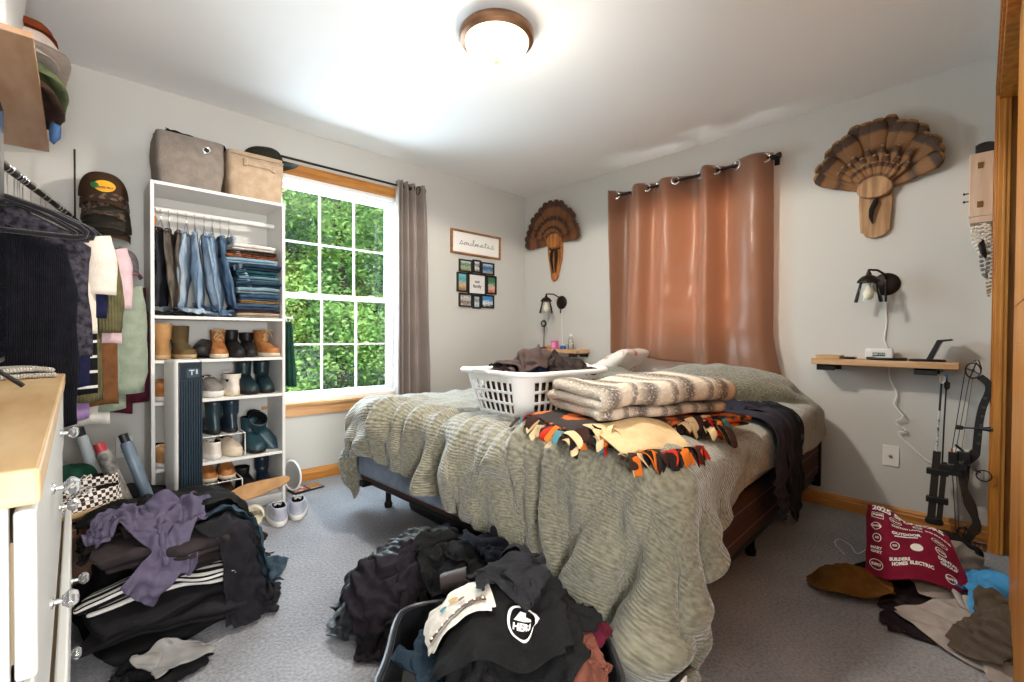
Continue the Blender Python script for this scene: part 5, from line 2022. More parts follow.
# fifth shelf
shoe('shoe', (-3.0, -.19, Z4), R_(4), 'brown shoe low in the outer end of the bookcase, beside the heater', L_brown, S_tan, top=.085, mlace=Lc_dk)
wire_rack('wire_shoe_rack', -2.85, -2.64, -.32, -.06, Z4, .125, 'white wire rack on the lowest shelf holding the tan sneaker boots')
shoe('boot', (-2.80, -.19, Z4 + .129), R_(4), 'tan boot with dark collar and cream sole on the low wire rack, beside the heater', L_tan, S_cream, top=.075, shaft=.03, mlace=Lc_dk, W=.088, L=.25, cat='boot')
shoe('boot', (-2.70, -.19, Z4 + .129), R_(-4), 'tan boot with cream sole on the low wire rack, beside the navy boot', L_tan, S_cream, top=.075, shaft=.04, mlace=Lc_tan, W=.088, L=.25, cat='boot')
shoe('boot', (-2.80, -.19, Z4), R_(3), 'orange tan work boot under the low wire rack', leather('orange_leather', 'a8652a', '8f5220'), S_tan, top=.08, mlace=Lc_dk, W=.09, L=.25, cat='boot')
shoe('shoe', (-2.70, -.19, Z4), R_(-3), 'dark brown shoe under the low wire rack', L_brown, S_tan, top=.075, W=.088, L=.25)
shoe('shoe', (-2.585, -.17, Z4), R_(8), 'small black boot between the wire rack and the navy boot', L_black, S_dark, top=.09, shaft=.05, W=.085, L=.24)
shoe('tall_boot', (-2.49, -.17, Z4), R_(-8), 'shiny navy boot at the window end of the lowest shelf', L_navy, S_dark, top=.09, shaft=.10, W=.09, L=.25, cat='boot')

# ================================================================== TOWER HEATER
ht = empty('tower_heater', (-2.945, -.47, 0), math.radians(14), 'tall white tower heater with dark ribbed front, leaning on the bookcase', 'heater')
ht.rotation_euler = (0, 0, math.radians(14))
M_hw = mat('heater_white', 'dcdad6', .4)
M_hd = mat('heater_grille', '1e2a33', .35, spec=.5)
mb = MB()
def rrect(hx, hy, r, z, n=5):
    out = []
    for cx, cy, a0 in ((hx - r, hy - r, 0), (-hx + r, hy - r, PI / 2), (-hx + r, -hy + r, PI), (hx - r, -hy + r, 1.5 * PI)):
        for t in np.linspace(0, PI / 2, n):
            out.append((cx + r * math.cos(a0 + t), cy + r * math.sin(a0 + t), z))
    return out
mb.rings([rrect(.062, .07, .02, z) for z in (.03, .885)] + [rrect(.058, .066, .018, .897), rrect(.05, .058, .016, .902)])
mb.obj('housing', M_hw, ht, angle=60)
MB().rings([rrect(.075, .085, .03, .0), rrect(.078, .088, .03, .012), rrect(.06, .07, .02, .03)]).obj('heater_base', M_hw, ht, angle=60)
mb = MB()
mb.box((-.048, -.074, .06), (.058, -.066, .89))
mb.obj('front_panel', M_hd, ht, bevel=.003, smooth=False)
mb = MB()
for k in range(9):
    x = -.040 + k * .0112
    mb.box((x, -.082, .07), (x + .0055, -.073, .80))
mb.obj('grille_slats', mat('grille_rib', '2c3b46', .35), ht, smooth=False)
MB().box((-.015, -.0765, .812), (.045, -.0735, .858)).obj('control_panel', mat('panel_blue_grey', '3a4a55', .3), ht, smooth=False)
mb = MB()
mb.box((-.004, -.078, .845), (.022, -.0763, .851)).box((.007, -.078, .824), (.012, -.0763, .846)).box((.028, -.078, .828), (.036, -.0763, .851))
mb.obj('panel_marks', mat('mark_pale', 'b9c4ca', .4), ht, smooth=False)

# ---- things on the floor in front of the bookcase
def slide_sandal(loc, rz, label):
    r = empty('slide_sandal', loc, rz, label, 'sandal', 'cream slide sandals')
    m = mat('cream_foam', 'd6ccb4', .7)
    N = 30
    def o_(s_, z):
        out = []
        for i in range(N):
            a = 2 * PI * i / N
            yy = .135 * math.sin(a)
            out.append((.046 * s_ * math.copysign(abs(math.cos(a)) ** .8, math.cos(a)) * (1 - .12 * (yy > 0) * yy / .135), yy * s_, z + .006 * (yy / .135) ** 2))
        return out
    MB().rings([o_(.94, 0), o_(1, .006), o_(1, .024), o_(.93, .029), o_(.85, .024)]).obj('sole', m, r, angle=60)
    u, v = np.meshgrid(np.linspace(0, PI, 17), np.linspace(0, 1, 7), indexing='ij')
    X = np.stack([.05 * np.cos(u), -.055 + .08 * v - .02 * np.sin(u), .016 + (.050 + .012 * v) * np.sin(u)], -1)
    MB().grid(X).obj('strap', m, r, solid=.009, sub=1, angle=180)
    return r


slide_sandal((-2.735, -.615, .001), R_(150), 'cream slide sandal beside the black clothes, toe under the pile')
slide_sandal((-2.635, -.535, .001), R_(165), 'cream slide sandal next to the grey running shoes')
L_run = fab('silver_mesh', 'b9bbc6', 'a3a6b4', bscale=120)
shoe('running_shoe', (-2.535, -.60, .001), R_(172), 'silver grey running shoe seen from the heel, beside the cream slide', L_run, S_white, top=.09, mlace=Lc_white, sole=.034, toe_h=.05, L=.27, group='pair of silver running shoes')
shoe('running_shoe', (-2.415, -.575, .001), R_(160), 'silver grey running shoe nearest the open carpet', L_run, S_white, top=.09, mlace=Lc_white, sole=.034, toe_h=.05, L=.27, group='pair of silver running shoes')
bd = MB()
pts = []
for t in np.linspace(0, 2 * PI, 41)[:-1]:
    x = .165 * math.cos(t)
    wd_ = .047 - .010 * math.sin(x / .165 * 2.0 + .6)
    pts.append((x, wd_ * math.copysign(abs(math.sin(t)) ** .85, math.sin(t))))
bd = MB().prism(pts, 0, .014).obj('foot_shaped_board', mat('cork_board', 'bd9162', .7, var='a67c4f', vscale=18), None, bevel=.004)
bd.location = (-2.565, -.40, .135)
bd.rotation_euler = (R_(58), R_(-6), R_(4))
tag(bd, 'long tan foot-shaped board tilted in front of the lowest bookcase shelf', 'board')
mi = empty('round_mirror', (-2.325, -.20, 0), R_(-72), 'small round white mirror on a stand beside the bookcase on the carpet', 'mirror')
C0 = Matrix.Translation((0, 0, .115)) @ Matrix.Rotation(PI / 2, 4, 'X')
MB().tube([tuple(C0 @ Vector((.085 * math.cos(t), .095 * math.sin(t), 0))) for t in np.linspace(0, 2 * PI, 33)], .006, 8, cap=False).obj('mirror_frame', M_white, mi)
MB().lathe([(0, -.002), (.084, -.002), (.084, .002), (0, .002)], 32, M=C0, sy=1.12).obj('mirror_glass', mat('mirror_silver', 'dfe4e8', .04, metal=1), mi)
MB().tube([(0, .004, .06), (0, .05, .002)], .004, 8).obj('stand_leg', M_white, mi)
pa = empty('makeup_palette', (-2.235, -.19, .001), R_(8), 'flat open black makeup palette with pink pans on the carpet', 'palette')
MB().box((-.10, -.055, 0), (.0, .055, .012)).box((.003, -.055, 0), (.10, .055, .010)).obj('palette_case', M_black, pa, bevel=.002)
for i in range(3):
    for j in range(3):
        MB().box((-.092 + i * .03, -.045 + j * .032, .0115), (-.066 + i * .03, -.018 + j * .032, .0135)).obj('pan', mat('pan_%d' % ((i + j) % 3), ['c98a84', 'e3b7a0', 'a8625c'][(i + j) % 3], .7), pa, smooth=False)
MB().box((.012, -.047, .0095), (.092, .047, .0112)).obj('palette_mirror', mat('palette_mirror', 'd9dde0', .05, metal=1), pa, smooth=False)

# green apron hanging on the bookcase side, next to the window
u, z = np.meshgrid(np.linspace(0, 1, 26), np.linspace(0, 1, 24), indexing='ij')
wdt = .035 + .085 * (1 - z) ** .6
X = np.stack([-2.385 + .022 * np.sin(u * 19) * (1 - z * .5) + .01 * (1 - z), -.33 + (u - .35) * wdt * 1.2, .71 + .40 * z], -1)
ap = MB().grid(X).obj('green_apron', fab('apron_green', '24483c', '1c3a30'), None, solid=.003, angle=180)
tag(ap, 'dark green cloth hanging on the bookcase side beside the window glass', 'cloth')
MB().tube([(-2.385, -.32, 1.10), (-2.37, -.31, 1.13), (-2.40, -.31, 1.145), (-2.365, -.32, 1.0), (-2.37, -.33, .86)], .003, 6).obj('tie_string', mat('string_white', 'd9d9d2', .8), ap)
MB().tube([(-2.408, -.31, 1.135), (-2.36, -.31, 1.135), (-2.36, -.31, 1.15)], .004, 6).obj('hook', M_white, ap)

# ================================================================== DRESSER
DX, DY0, DY1, DZ = -3.378, -2.63, -1.15, .895
M_dwh = mat('dresser_white', 'c9c8c3', .42, bump=.03, bscale=30)
dr = empty('dresser', (-3.64, (DY0 + DY1) / 2, 0), 0, 'white dresser with raw plywood top and glass knobs along the left wall', 'dresser')
dr['label'] = 'white dresser with raw plywood top and faceted glass knobs below the television'
dcx, dcy = -3.64, (DY0 + DY1) / 2


def dp(name, a, b_, m=M_dwh, parent=dr, bev=.003, M=None):
    mb = MB().box((a[0] - dcx, a[1] - dcy, a[2]), (b_[0] - dcx, b_[1] - dcy, b_[2]), M=M)
    return mb.obj(name, m, parent, bevel=bev, smooth=False)


dp('side_panel', (-3.90, DY0, 0), (DX - .018, DY0 + .02, .855))
dp('side_panel', (-3.90, DY1 - .02, 0), (DX - .018, DY1, .855))
dp('back_panel', (-3.905, DY0, .02), (-3.895, DY1, .855))
mb = MB()
for z in (.0, .225, .438, .651, .845):
    mb.box((-3.895 - dcx, DY0 + .02 - dcy, z), (DX - .02 - dcx, DY1 - .02 - dcy, z + (.03 if z == 0 else .012)))
mb.obj('rails', M_dwh, dr, smooth=False)
M_ply = mat('plywood_top', 'c9ab80', .55, var='ad8858', vscale=1.6, stretch=(7, 1.2, 7), vdetail=6)
dp('top_board', (-3.90, DY0 - .035, .857), (DX + .008, DY1 + .01, .895), m=M_ply, bev=.004)
M_knob = bpy.data.materials.new('faceted_glass')
M_knob.use_nodes = True
b = M_knob.node_tree.nodes['Principled BSDF']
b.inputs['Base Color'].default_value = (.95, .97, .98, 1)
b.inputs['Roughness'].default_value = .04
b.inputs['Transmission Weight'].default_value = .85
b.inputs['IOR'].default_value = 1.5
RY90 = Matrix.Rotation(PI / 2, 4, 'Y')
for k, (z0, z1, out) in enumerate(((.655, .842, .003), (.444, .645, .0), (.231, .432, .022), (.032, .219, .006))):
    dw = empty('drawer_holder', (0, 0, 0))
    bpy.data.objects.remove(dw)
    f_ = dp('drawer', (DX - .018 + out, DY0 + .006, z0), (DX + out, DY1 - .006, z1), bev=.004)
    MB().box((-3.88 - dcx, DY0 + .03 - dcy, z0 + .01), (DX - .018 + out - dcx, DY1 - .03 - dcy, z1 - .04)).obj('drawer_box', mat('drawer_wood', 'cdb48f', .7), f_, smooth=False)
    for yk in (-2.20, -1.58):
        zc = (z0 + z1) / 2 + .01
        Mk = Matrix.Translation((DX + out - dcx, yk - dcy, zc)) @ RY90
        MB().lathe([(0, 0), (.010, 0), (.010, .003), (.005, .005), (.005, .016), (0, .016)], 12, M=Mk).obj('knob_stem', M_silver, f_)
        MB().lathe([(0, .014), (.009, .015), (.017, .024), (.017, .029), (.010, .037), (0, .038)], 8, M=Mk).obj('knob', M_knob, f_, smooth=False)

# knitted cloth and dark tube on the dresser top
M_knit = fab('white_cable_knit', 'd8d3ca', 'b9b2a8', wave=(45, .8, 'X'), bscale=90)
o = folded('knitted_scarf', M_knit, (-3.47, -1.27, DZ), .13, .20, 2, .016, .3, 5, .006)
tag(o, 'folded white cable knit on the far end of the plywood dresser top', 'scarf')
o = empty('lip_balm_tube', (-3.455, -2.40, DZ + .011), R_(80), 'small dark tube lying on the plywood dresser top', 'tube')
MB().tube([(0, -.03, 0), (0, .015, 0)], .010, 14).obj('tube_body', mat('tube_teal', '1f3a3c', .3), o)
MB().tube([(0, .015, 0), (0, .035, 0)], .0105, 14).obj('cap', mat('tube_plum', '3a2026', .3), o)

# ================================================================== TELEVISION
tv = empty('television', (-3.50, -2.06, DZ), 0, 'large dark flat television standing on the plywood dresser top', 'television')
MB().box((-.025, -.60, .06), (.014, .60, .752)).obj('housing', M_black, tv, bevel=.004)
MB().box((.0135, -.59, .075), (.0165, .59, .745)).obj('screen', mat('tv_screen', '0c0e11', .08, spec=.6), tv, smooth=False)
mb = MB()
for sg in (-1, 1):
    mb.tube([(.06, sg * .40, .006), (-.005, sg * .38, .06), (-.08, sg * .40, .006)], .006, 8)
    mb_ = MB().tube([(.06, sg * .40, .006), (-.005, sg * .38, .07), (-.08, sg * .40, .006)], .006, 8)
    mb_.obj('stand_foot', M_black, tv)

# ================================================================== WALL SHELF WITH RAIL, TOWELS, BOX
M_oakp = mat('birch_ply_shelf', 'c9a587', .6, var='b48c6c', vscale=2, stretch=(6, 1.2, 6), vdetail=5)
SZ = 1.95
ws = empty('wall_shelf', (-3.67, -.66, SZ), 0, 'pale plywood wall shelf high up over the clothes rail, left of the hats', 'shelf')
ws['label'] = 'pale plywood shelf high on the wall over the hanging clothes'
MB().box((-.275, -.61, 0), (.235, .64, .020)).obj('board', M_oakp, ws, bevel=.002, smooth=False)
for y in (-.45, .5):
    mb = MB().prism([(-.275, -.001), (.05, -.001), (.05, -.02), (-.25, -.20), (-.275, -.20)], y - .01, y + .01, 'xz')
    mb.obj('bracket', M_white, ws, smooth=False)
RZ = 1.60


def rail_x(y):
    return -3.535 + .165 * (y + 1.1) / .8


MB().tube([(rail_x(y) + 3.67, y + .66, RZ - SZ) for y in (-1.20, -.14)], .011, 12).obj('clothes_rail', M_iron, ws)
for y in (-1.17, -.17):
    MB().tube([(rail_x(y) + 3.67, y + .66, RZ - SZ), (rail_x(y) + 3.67, y + .66, -.001)], .004, 8).obj('rail_support', M_iron, ws)


def rail_hook(L):
    return MB().tube([(0, 0, 0), (0, 0, L - .018)] + [(.0165 * math.sin(t), 0, L - .0165 * math.cos(t)) for t in np.linspace(.2, PI * 1.35, 12)], .002, 6)


wb = empty('white_box', (-3.62, -1.02, SZ + .0215), R_(-3), 'tall white box standing at the near end of the high plywood shelf', 'box')
wb['label'] = 'tall white box standing on the high plywood shelf beside the towels'
MB().rings([rrect(.13, .17, .01, 0), rrect(.135, .175, .01, .20), rrect(.15, .19, .012, .42)]).obj('box_body', mat('matte_white_card', 'd6d5d2', .6), wb, angle=50)
MB().rings([rrect(.155, .195, .012, .42), rrect(.157, .197, .012, .452)]).obj('lid', mat('matte_white_card', 'd6d5d2', .6), wb, angle=50)
tw = [('rust_throw', fab('rust_fleece', '7a3a1e', '6b3018', bscale=150), 2.165, 'rust brown throw rolled on top of the towel pile on the high shelf'),
      ('cream_blanket', fab('cream_towel', 'cfc0b4', 'bdaea4', bscale=120), 2.10, 'cream towel folded under the rust throw on the high shelf'),
      ('cream_blanket', fab('cream_towel_b', 'c8bcb4', 'b9a9a0', bscale=120), 2.055, 'thin pale towel between the cream and the green ones on the high shelf'),
      ('green_towel', fab('sage_towel', '66704e', '565f42', bscale=120), 1.99, 'sage green towel folded low in the pile on the high shelf'),
      ('brown_towel', fab('brown_towel', '3d2c26', '4a382f', bscale=120), 1.972, 'dark brown towel at the bottom of the pile, hanging over the shelf edge')]
tz = SZ + .022
for k, (nm, m_, zc, lab) in enumerate(reversed(tw)):
    hgt_ = [.035, .075, .04, .06, .045][k]
    reach = [.055, .065, .05, .085, .07][k]
    # cross-section rolls over the shelf edge: a fat folded roll lying along the shelf
    n_, k_ = 40, 16
    rings = []
    for j in range(k_):
        yv = -.27 + .54 * j / (k_ - 1)
        e_ = (1 - abs(2 * j / (k_ - 1) - 1) ** 5) ** .5
        ring = []
        for i in range(n_):
            a = 2 * PI * i / n_
            cx_ = -3.60
            hw_ = .155 + reach
            px = cx_ + hw_ * math.copysign(abs(math.cos(a)) ** .6, math.cos(a)) * (.9 + .1 * e_)
            pz = hgt_ / 2 * math.copysign(abs(math.sin(a)) ** .8, math.sin(a)) * (.35 + .65 * e_)
            groove = .010 * math.sin(5 * math.sin(a) + k) * (math.cos(a) > 0)
            wv_ = .014 * float(wob(np.array([px, yv, pz * 2 + k]), 2.2, 70 + k, 2))
            over = max(0, px + 3.435)
            ring.append((px + groove + wv_, yv - .62 + .0, tz + hgt_ / 2 + pz - over * (.95 if k < 2 else .7) + wv_ * .4))
        rings.append(ring)
    o = MB().rings(rings).obj(nm, m_, None, angle=180, sub=1)
    tag(o, lab, 'towel', 'towels piled on the high plywood shelf')
    tz += hgt_ * .93
bt_ = MB().rings([[(-3.405 + .02 * math.cos(a) * q, -.47 + .04 * math.sin(a) * q, z_ + .01 * math.cos(a)) for a in np.linspace(0, 2 * PI, 17)[:-1]] for q, z_ in ((.3, 1.875), (.9, 1.89), (1, 1.93), (.8, 1.96), (.3, 1.975))]).obj('blue_cloth', fab('blue_cloth', '4d6f9c', '42618c'), None, angle=180)
tag(bt_, 'small blue cloth peeking out under the green towel on the high shelf', 'cloth')

# ================================================================== HATS ON THE WALL
hk = empty('hat_rack', (-3.235, -.001, 1.70), 0, 'black hat hook plate on the wall holding the stacked caps', 'hat rack')
MB().box((-.034, -.008, -.215), (.034, 0, .19)).obj('plate', M_black, hk, bevel=.002, smooth=False)
for z in (.15, .08, .01, -.06):
    MB().tube([(0, -.008, z), (0, -.06, z + .006), (0, -.075, z + .02)], .004, 8).obj('hook', M_black, hk)
M_camo = mat('camo_cloth', '6b5548', .9, var='2f2620', vscale=45, vlo=.47, vhi=.53, bump=.3, bscale=160)
M_brn = fab('dark_brown_twill', '3a2b1f', '432f20', bscale=200)
caps = [(1.735, M_brn, M_brn, 'dark brown cap with yellow oval patch, topmost on the hat hook', 0),
        (1.675, M_camo, M_camo, 'camouflage patterned cap, second from the top on the hat hook', 1),
        (1.612, M_olive, M_olive, 'plain dark olive cap, third from the top on the hat hook', 2),
        (1.565, M_olive, M_brn, 'dark cap with brown brim, lowest of the stacked caps on the hat hook', 3)]
for z, mc_, mb_, lab, k in caps:
    c_ = cap_hat('baseball_cap', mc_, (-3.232 + .004 * k, -.115, z), R_(-8 + 4 * k), lab, 'caps stacked on the wall hook', R_(14), mb_, 1.18)
    if k == 0:
        # oval patch conforming to the front of the crown
        def crown_pt(px, pz, lift=.0025):
            zz = pz
            s0 = min(.999, max(0, zz / .118)) ** (1 / .9)
            a_ = math.asin(s0)
            r_ = math.cos(a_) ** .75
            x_ = px
            q_ = max(.05, 1 - (x_ / (.085 * r_ + 1e-5)) ** 2) if abs(x_) < .085 * r_ else .05
            return (x_ * 1.18, (-(.098 * r_) * math.sqrt(q_) - lift) * 1.18, (zz + .006) * 1.18)
        def patch(cx_, cz_, rx_, rz_, m_, lift, nm):
            N_, vs, fs = 24, [], []
            for j in range(5):
                for i in range(N_):
                    a_ = 2 * PI * i / N_
                    q_ = (j + 1) / 5
                    vs.append(crown_pt(cx_ + rx_ * q_ * math.cos(a_), cz_ + rz_ * q_ * math.sin(a_), lift))
            vs.append(crown_pt(cx_, cz_, lift))
            for j in range(4):
                for i in range(N_):
                    fs.append((j * N_ + i, j * N_ + (i + 1) % N_, (j + 1) * N_ + (i + 1) % N_, (j + 1) * N_ + i))
            for i in range(N_):
                fs.append((5 * N_, i, (i + 1) % N_))
            return MB().add(vs, fs).obj(nm, m_, c_)
        patch(.012, .052, .036, .024, mat('patch_yellow', 'e0a81e', .6), .003, 'patch')
        patch(-.020, .052, .014, .012, mat('patch_green', '1f6a3a', .6), .0045, 'patch_fish')
        vs, fs = text_mesh('BASS PRO', .011, 0, .0006)
        vs2 = [crown_pt(v[0] + .016, v[1] + .046, .005) for v in vs]
        MB().add(vs2, fs).obj('patch_lettering', mat('patch_red', '8a2f1a', .6), c_, smooth=False)
pc = cap_hat('baseball_cap', mat('mesh_grey_pink', 'a39c9f', .9, var='8d8488', vscale=60), (-3.175, -.12, 1.375), R_(20), 'pale grey mesh cap with a red brim edge hanging below the hat hook', None, R_(10), fab('mesh_brim', '9a8f96', 'a39aa0'), .95)
MB().tube([(.083 * math.sin(a) * .95, (-math.cos(a) * .096 - .078 * math.cos(a / 1.15 * PI / 2) ** .45) * .95, (-.006 - .03 * (a / 1.15) ** 2 - .006 * (a / 1.15) ** 2) * .95 - .003) for a in np.linspace(-1.12, 1.12, 17)], .003, 6).obj('brim_edge', mat('red_edge', 'a02838', .7), pc)

# ================================================================== CLOTHES ON HANGERS
M_velvet = fab('black_velvet', '141318', '1d1a22', sheen=.4)


def hung(name, x, y, ztip, label, m, hw=.22, length=.6, rz=0, flare=1.0, sleeve=0, kind='top', seed=1, dep=.035, group=None, catg='garment', neck=.07,
         hm=None, sl_len=.34, sl_w=.07, quilt=0):
    """hanger and garment hung on the rail: hanger runs along local x; x,y = middle"""
    x = rail_x(y)
    h = empty('clothes_hanger', (x, y, ztip + .09), rz, 'black velvet hanger carrying the ' + label.split(',')[0], 'hanger', 'hangers on the plywood shelf rail')
    mb = MB()
    for dy in (-.0, ):
        mb.tube([(-hw, dy, -.09), (-hw * .6, dy, -.045), (-.03, dy, -.008), (0, dy, .0), (.03, dy, -.008), (hw * .6, dy, -.045), (hw, dy, -.09),
                 (hw * .97, dy, -.105), (hw * .5, dy, -.112), (-hw * .5, dy, -.112), (-hw * .97, dy, -.105), (-hw, dy, -.09)], .0065, 8)
    mb.obj('hanger_body', hm or M_velvet, h)
    rail_hook(RZ - ztip - .09).obj('hook', M_hook, h)
    g = empty(name, (x, y, ztip + .09), rz, label, catg, group)
    n, k = 44, 26
    rings = []
    for j in range(k):
        t = j / (k - 1)
        # shoulders slope for the first rows
        zz = -.012 - length * t - (.075 if kind == 'strap' else 0)
        ring = []
        for i in range(n):
            a = 2 * PI * i / n
            c_ = math.cos(a)
            sgx = math.copysign(abs(c_) ** .7, c_)
            W_ = hw * (1 + (flare - 1) * t)
            if t < .12 and kind != 'strap':
                W_ = hw * (.25 + .75 * (t / .12) ** .5)
            px = W_ * sgx * (1 - (.16 * (t < .3) * (1 - t / .3) if kind == 'strap' else 0))
            slope = -(abs(px) / hw) * .082 * max(0, 1 - t * 3)
            dd = dep * (.35 + .65 * min(1, t * 5)) * (1 + .2 * math.sin(px * 30 + seed))
            fold = dep * .55 * math.sin(px * 42 + seed * 2 + 2.0 * t) * min(1, t * 2)
            py = dd * math.copysign(abs(math.sin(a)) ** .8, math.sin(a)) + fold * .5
            w_ = .010 * float(wob(np.array([px * 2, py * 2, zz * 1.4]), 2.0, seed, 2)) * min(1, t * 3)
            qd = 0
            if quilt:
                qd = .008 * (abs(math.sin((px + zz) * 38)) ** .5 + abs(math.sin((px - zz) * 38)) ** .5) * (1 if math.sin(a) < 0 else -1)
            ring.append((px + w_ * .6, py + w_ - qd, zz + slope + .012 * math.sin(px * 18 + seed) * t))
        rings.append(ring)
    body = MB().rings(rings, cap0=False, cap1=False).obj('garment_body', m, g, solid=.003, angle=180)
    if sleeve:
        for sg in ((1, -1) if sleeve == 2 else (1,)):
            rings = []
            for j in range(12):
                t = j / 11
                cxx = sg * (hw * .96 + .035 * t + .015 * math.sin(t * 3))
                czz = -.085 - sl_len * t
                ring = []
                for i in range(18):
                    a = 2 * PI * i / 18
                    r_ = sl_w * (1 - .3 * t) * .55
                    w_ = .008 * float(wob(np.array([math.cos(a) * .1, math.sin(a) * .1, czz * 2]), 2.5, seed + 7, 2))
                    q_ = .006 * abs(math.sin(czz * 45 + a * 2)) if quilt else 0
                    ring.append((cxx + (r_ + q_) * math.cos(a) * 1.2 + w_, (dep + .005) * math.sin(a) + w_, czz + .02 * math.cos(a) * (1 - t)))
                rings.append(ring)
            MB().rings(rings).obj('sleeve', m, g, solid=.0, angle=180)
    return g


hung('knit_vest', -3.555, -1.02, 1.40, 'black ribbed knit vest on the front hanger, next to the television', fab('black_knit', '15151c', '1c1c26', wave=(60, .9, 'X'), bscale=120), .18, .70, 0, 1.0, 0, 'strap', 3, .05)
hung('dark_blouse', -3.53, -.93, 1.405, 'dark printed blouse, second hanger behind the knit vest', fab('dark_print', '1e1d24', '4a4650', vscale=50), .20, .55, R_(2), 1.0, 0, 'top', 5, .03)
hung('navy_shirt', -3.60, -.85, 1.39, 'navy blue top, third hanger behind the knit vest', fab('navy_jersey', '1f2140', '191b36'), .17, .64, R_(3), 1.1, 1, 'top', 9, .03, sl_len=.30)
hung('striped_shirt', -3.51, -.77, 1.415, 'black shirt with white stripes, hanging behind the navy top', stripes('black_white_stripe', [(0, '16161a'), (.82, 'd9d8d6')], 16, axis=2, coord='Object'), .175, .72, R_(4), 1.1, 0, 'top', 11, .03)
hung('white_tee', -3.545, -.88, 1.405, 'cream white shirt sleeve showing below the black hangers', fab('cream_jersey', 'e8ddd0', 'ded2c4'), .19, .44, R_(5), 1.12, 1, 'top', 14, .035, sl_len=.22, sl_w=.11)
hung('pink_tee', -3.47, -.60, 1.40, 'pale pink shirt hanging behind the cream one', fab('pale_pink_jersey', 'd8bcc0', 'cdb0b6'), .21, .50, R_(5), 1.15, 1, 'top', 17, .03, sl_len=.26, sl_w=.10)
hung('olive_jacket', -3.50, -.66, 1.33, 'olive green jacket sleeve hanging between the cream and sage ones', fab('olive_twill', '6b6647', '57523a', wave=(30, .4, 'X')), .175, .66, R_(6), 1.08, 1, 'top', 21, .04, sl_len=.30, sl_w=.11)
hung('tan_jacket', -3.45, -.47, 1.37, 'brown suede jacket hanging behind the olive one', fab('brown_suede', '7a5233', '6a452a'), .20, .76, R_(6), 1.05, 0, 'top', 24, .035)
hung('quilted_jacket', -3.40, -.38, 1.25, 'sage green quilted jacket hanging nearest the bookcase', fab('sage_quilt', '98a391', '8b9784', sheen=.2), .20, .66, R_(8), 1.12, 1, 'top', 27, .055, sl_len=.52, sl_w=.15, quilt=1)
hung('maroon_jacket', -3.36, -.29, 1.25, 'maroon jacket with cream piping behind the quilted sage jacket', fab('maroon_fleece', '57202e', '48192a'), .22, .70, R_(8), 1.1, 1, 'top', 31, .04, sl_len=.58, sl_w=.13)
hung('lilac_shirt', -3.62, -.66, 1.39, 'lilac shirt hem showing at the bottom of the hanging row', fab('lilac_jersey', 'a58ab8', '9478aa'), .14, .80, R_(5), 1.0, 0, 'top', 35, .03)
hung('white_shirt', -3.57, -.43, 1.38, 'long white shirt hem hanging lowest behind the brown jacket', fab('white_cotton', 'dedbd6', 'cfccc6'), .16, .86, R_(6), 1.05, 0, 'top', 38, .03)

for k_, (x_, y_, z_) in enumerate(((-3.50, -1.10, 1.40), (-3.505, -.99, 1.415), (-3.50, -.90, 1.425))):
    h = empty('clothes_hanger', (rail_x(y_), y_, z_ + .09), R_(2 * k_), ['empty black velvet hanger at the very front of the rail', 'empty black velvet hanger just behind the knit vest', 'empty black velvet hanger in front of the cream shirt sleeve'][k_], 'hanger', 'hangers on the plywood shelf rail')
    MB().tube([(-.22, 0, -.09), (-.13, 0, -.045), (-.03, 0, -.008), (0, 0, .0), (.03, 0, -.008), (.13, 0, -.040), (.20, 0, -.075), (.222, 0, -.095), (.216, 0, -.112), (.19, 0, -.118),
               (-.2, 0, -.118), (-.22, 0, -.09)], .009, 10).obj('hanger_body', M_velvet, h)
    rail_hook(RZ - z_ - .09).obj('hook', M_hook, h)

# ================================================================== FLOOR HEAP BESIDE THE DRESSER
HF = Pile(-3.95, -2.2, -2.3, 0, .02, 0)
HF.h[(HF.gx < -3.36) & (HF.gy < -1.14)] = .5       # dresser side
z = .004
fl_ = [('heap_black_a', M_bk, .50, .50, 3, .018, 12, 'black folded sweater at the bottom of the heap beside the dresser'),
       ('heap_grey_tee', fab('dark_grey_marl', '232225', '1c1b1e'), .46, .48, 3, .016, -14, 'dark folded trousers low in the heap beside the dresser'),
       ('heap_black_b', M_bk2, .44, .44, 3, .016, 14, 'charcoal folded sweatshirt in the lower middle of the heap'),
       ('heap_striped', None, .40, .44, 3, .016, -10, 'black folded track top with white sleeve stripes in the heap'),
       ('heap_brown', fab('espresso_cotton', '211b1c', '2a2223'), .38, .42, 3, .020, 16, 'espresso brown folded sweatshirt above the striped top'),
       ('heap_taupe', fab('dark_taupe_fleece', '2b2526', '342d2e'), .38, .40, 3, .020, -6, 'dark taupe folded hoodie under the topmost black clothes')]
M_trk = stripes('track_stripes', [(0, 'dcdad6'), (.012, '141416'), (.024, 'dcdad6'), (.038, '141416'), (.935, 'dcdad6'), (.95, '141416'), (.962, 'dcdad6'), (.978, '141416')], 1.06, axis=1)
for k, (nm, m_, w_, d_, ly, th_, rz_, lab) in enumerate(fl_):
    o = folded('folded_clothes', m_ or M_trk, (-3.085 + .03 * math.sin(k * 2), -1.28 + .03 * math.cos(k * 1.7), z), w_, d_, ly, th_, R_(rz_ + (0 if k != 3 else 4)), 60 + k, .022, nx=24, gap=1.0, freq=3.2)
    tag(o, lab, 'clothes', 'clothes heaped beside the dresser')
    z += ly * th_ * 1.12 * .96
HF.h = np.maximum(HF.h, np.where((np.abs(HF.gx + 3.11) < .22) & (np.abs(HF.gy + 1.27) < .23), z + .004, 0))
HF.blob(-3.11, -1.20, .30, .28, z * .8, 3)
HF.blob(-3.15, -.42, .22, .22, .26, 2)
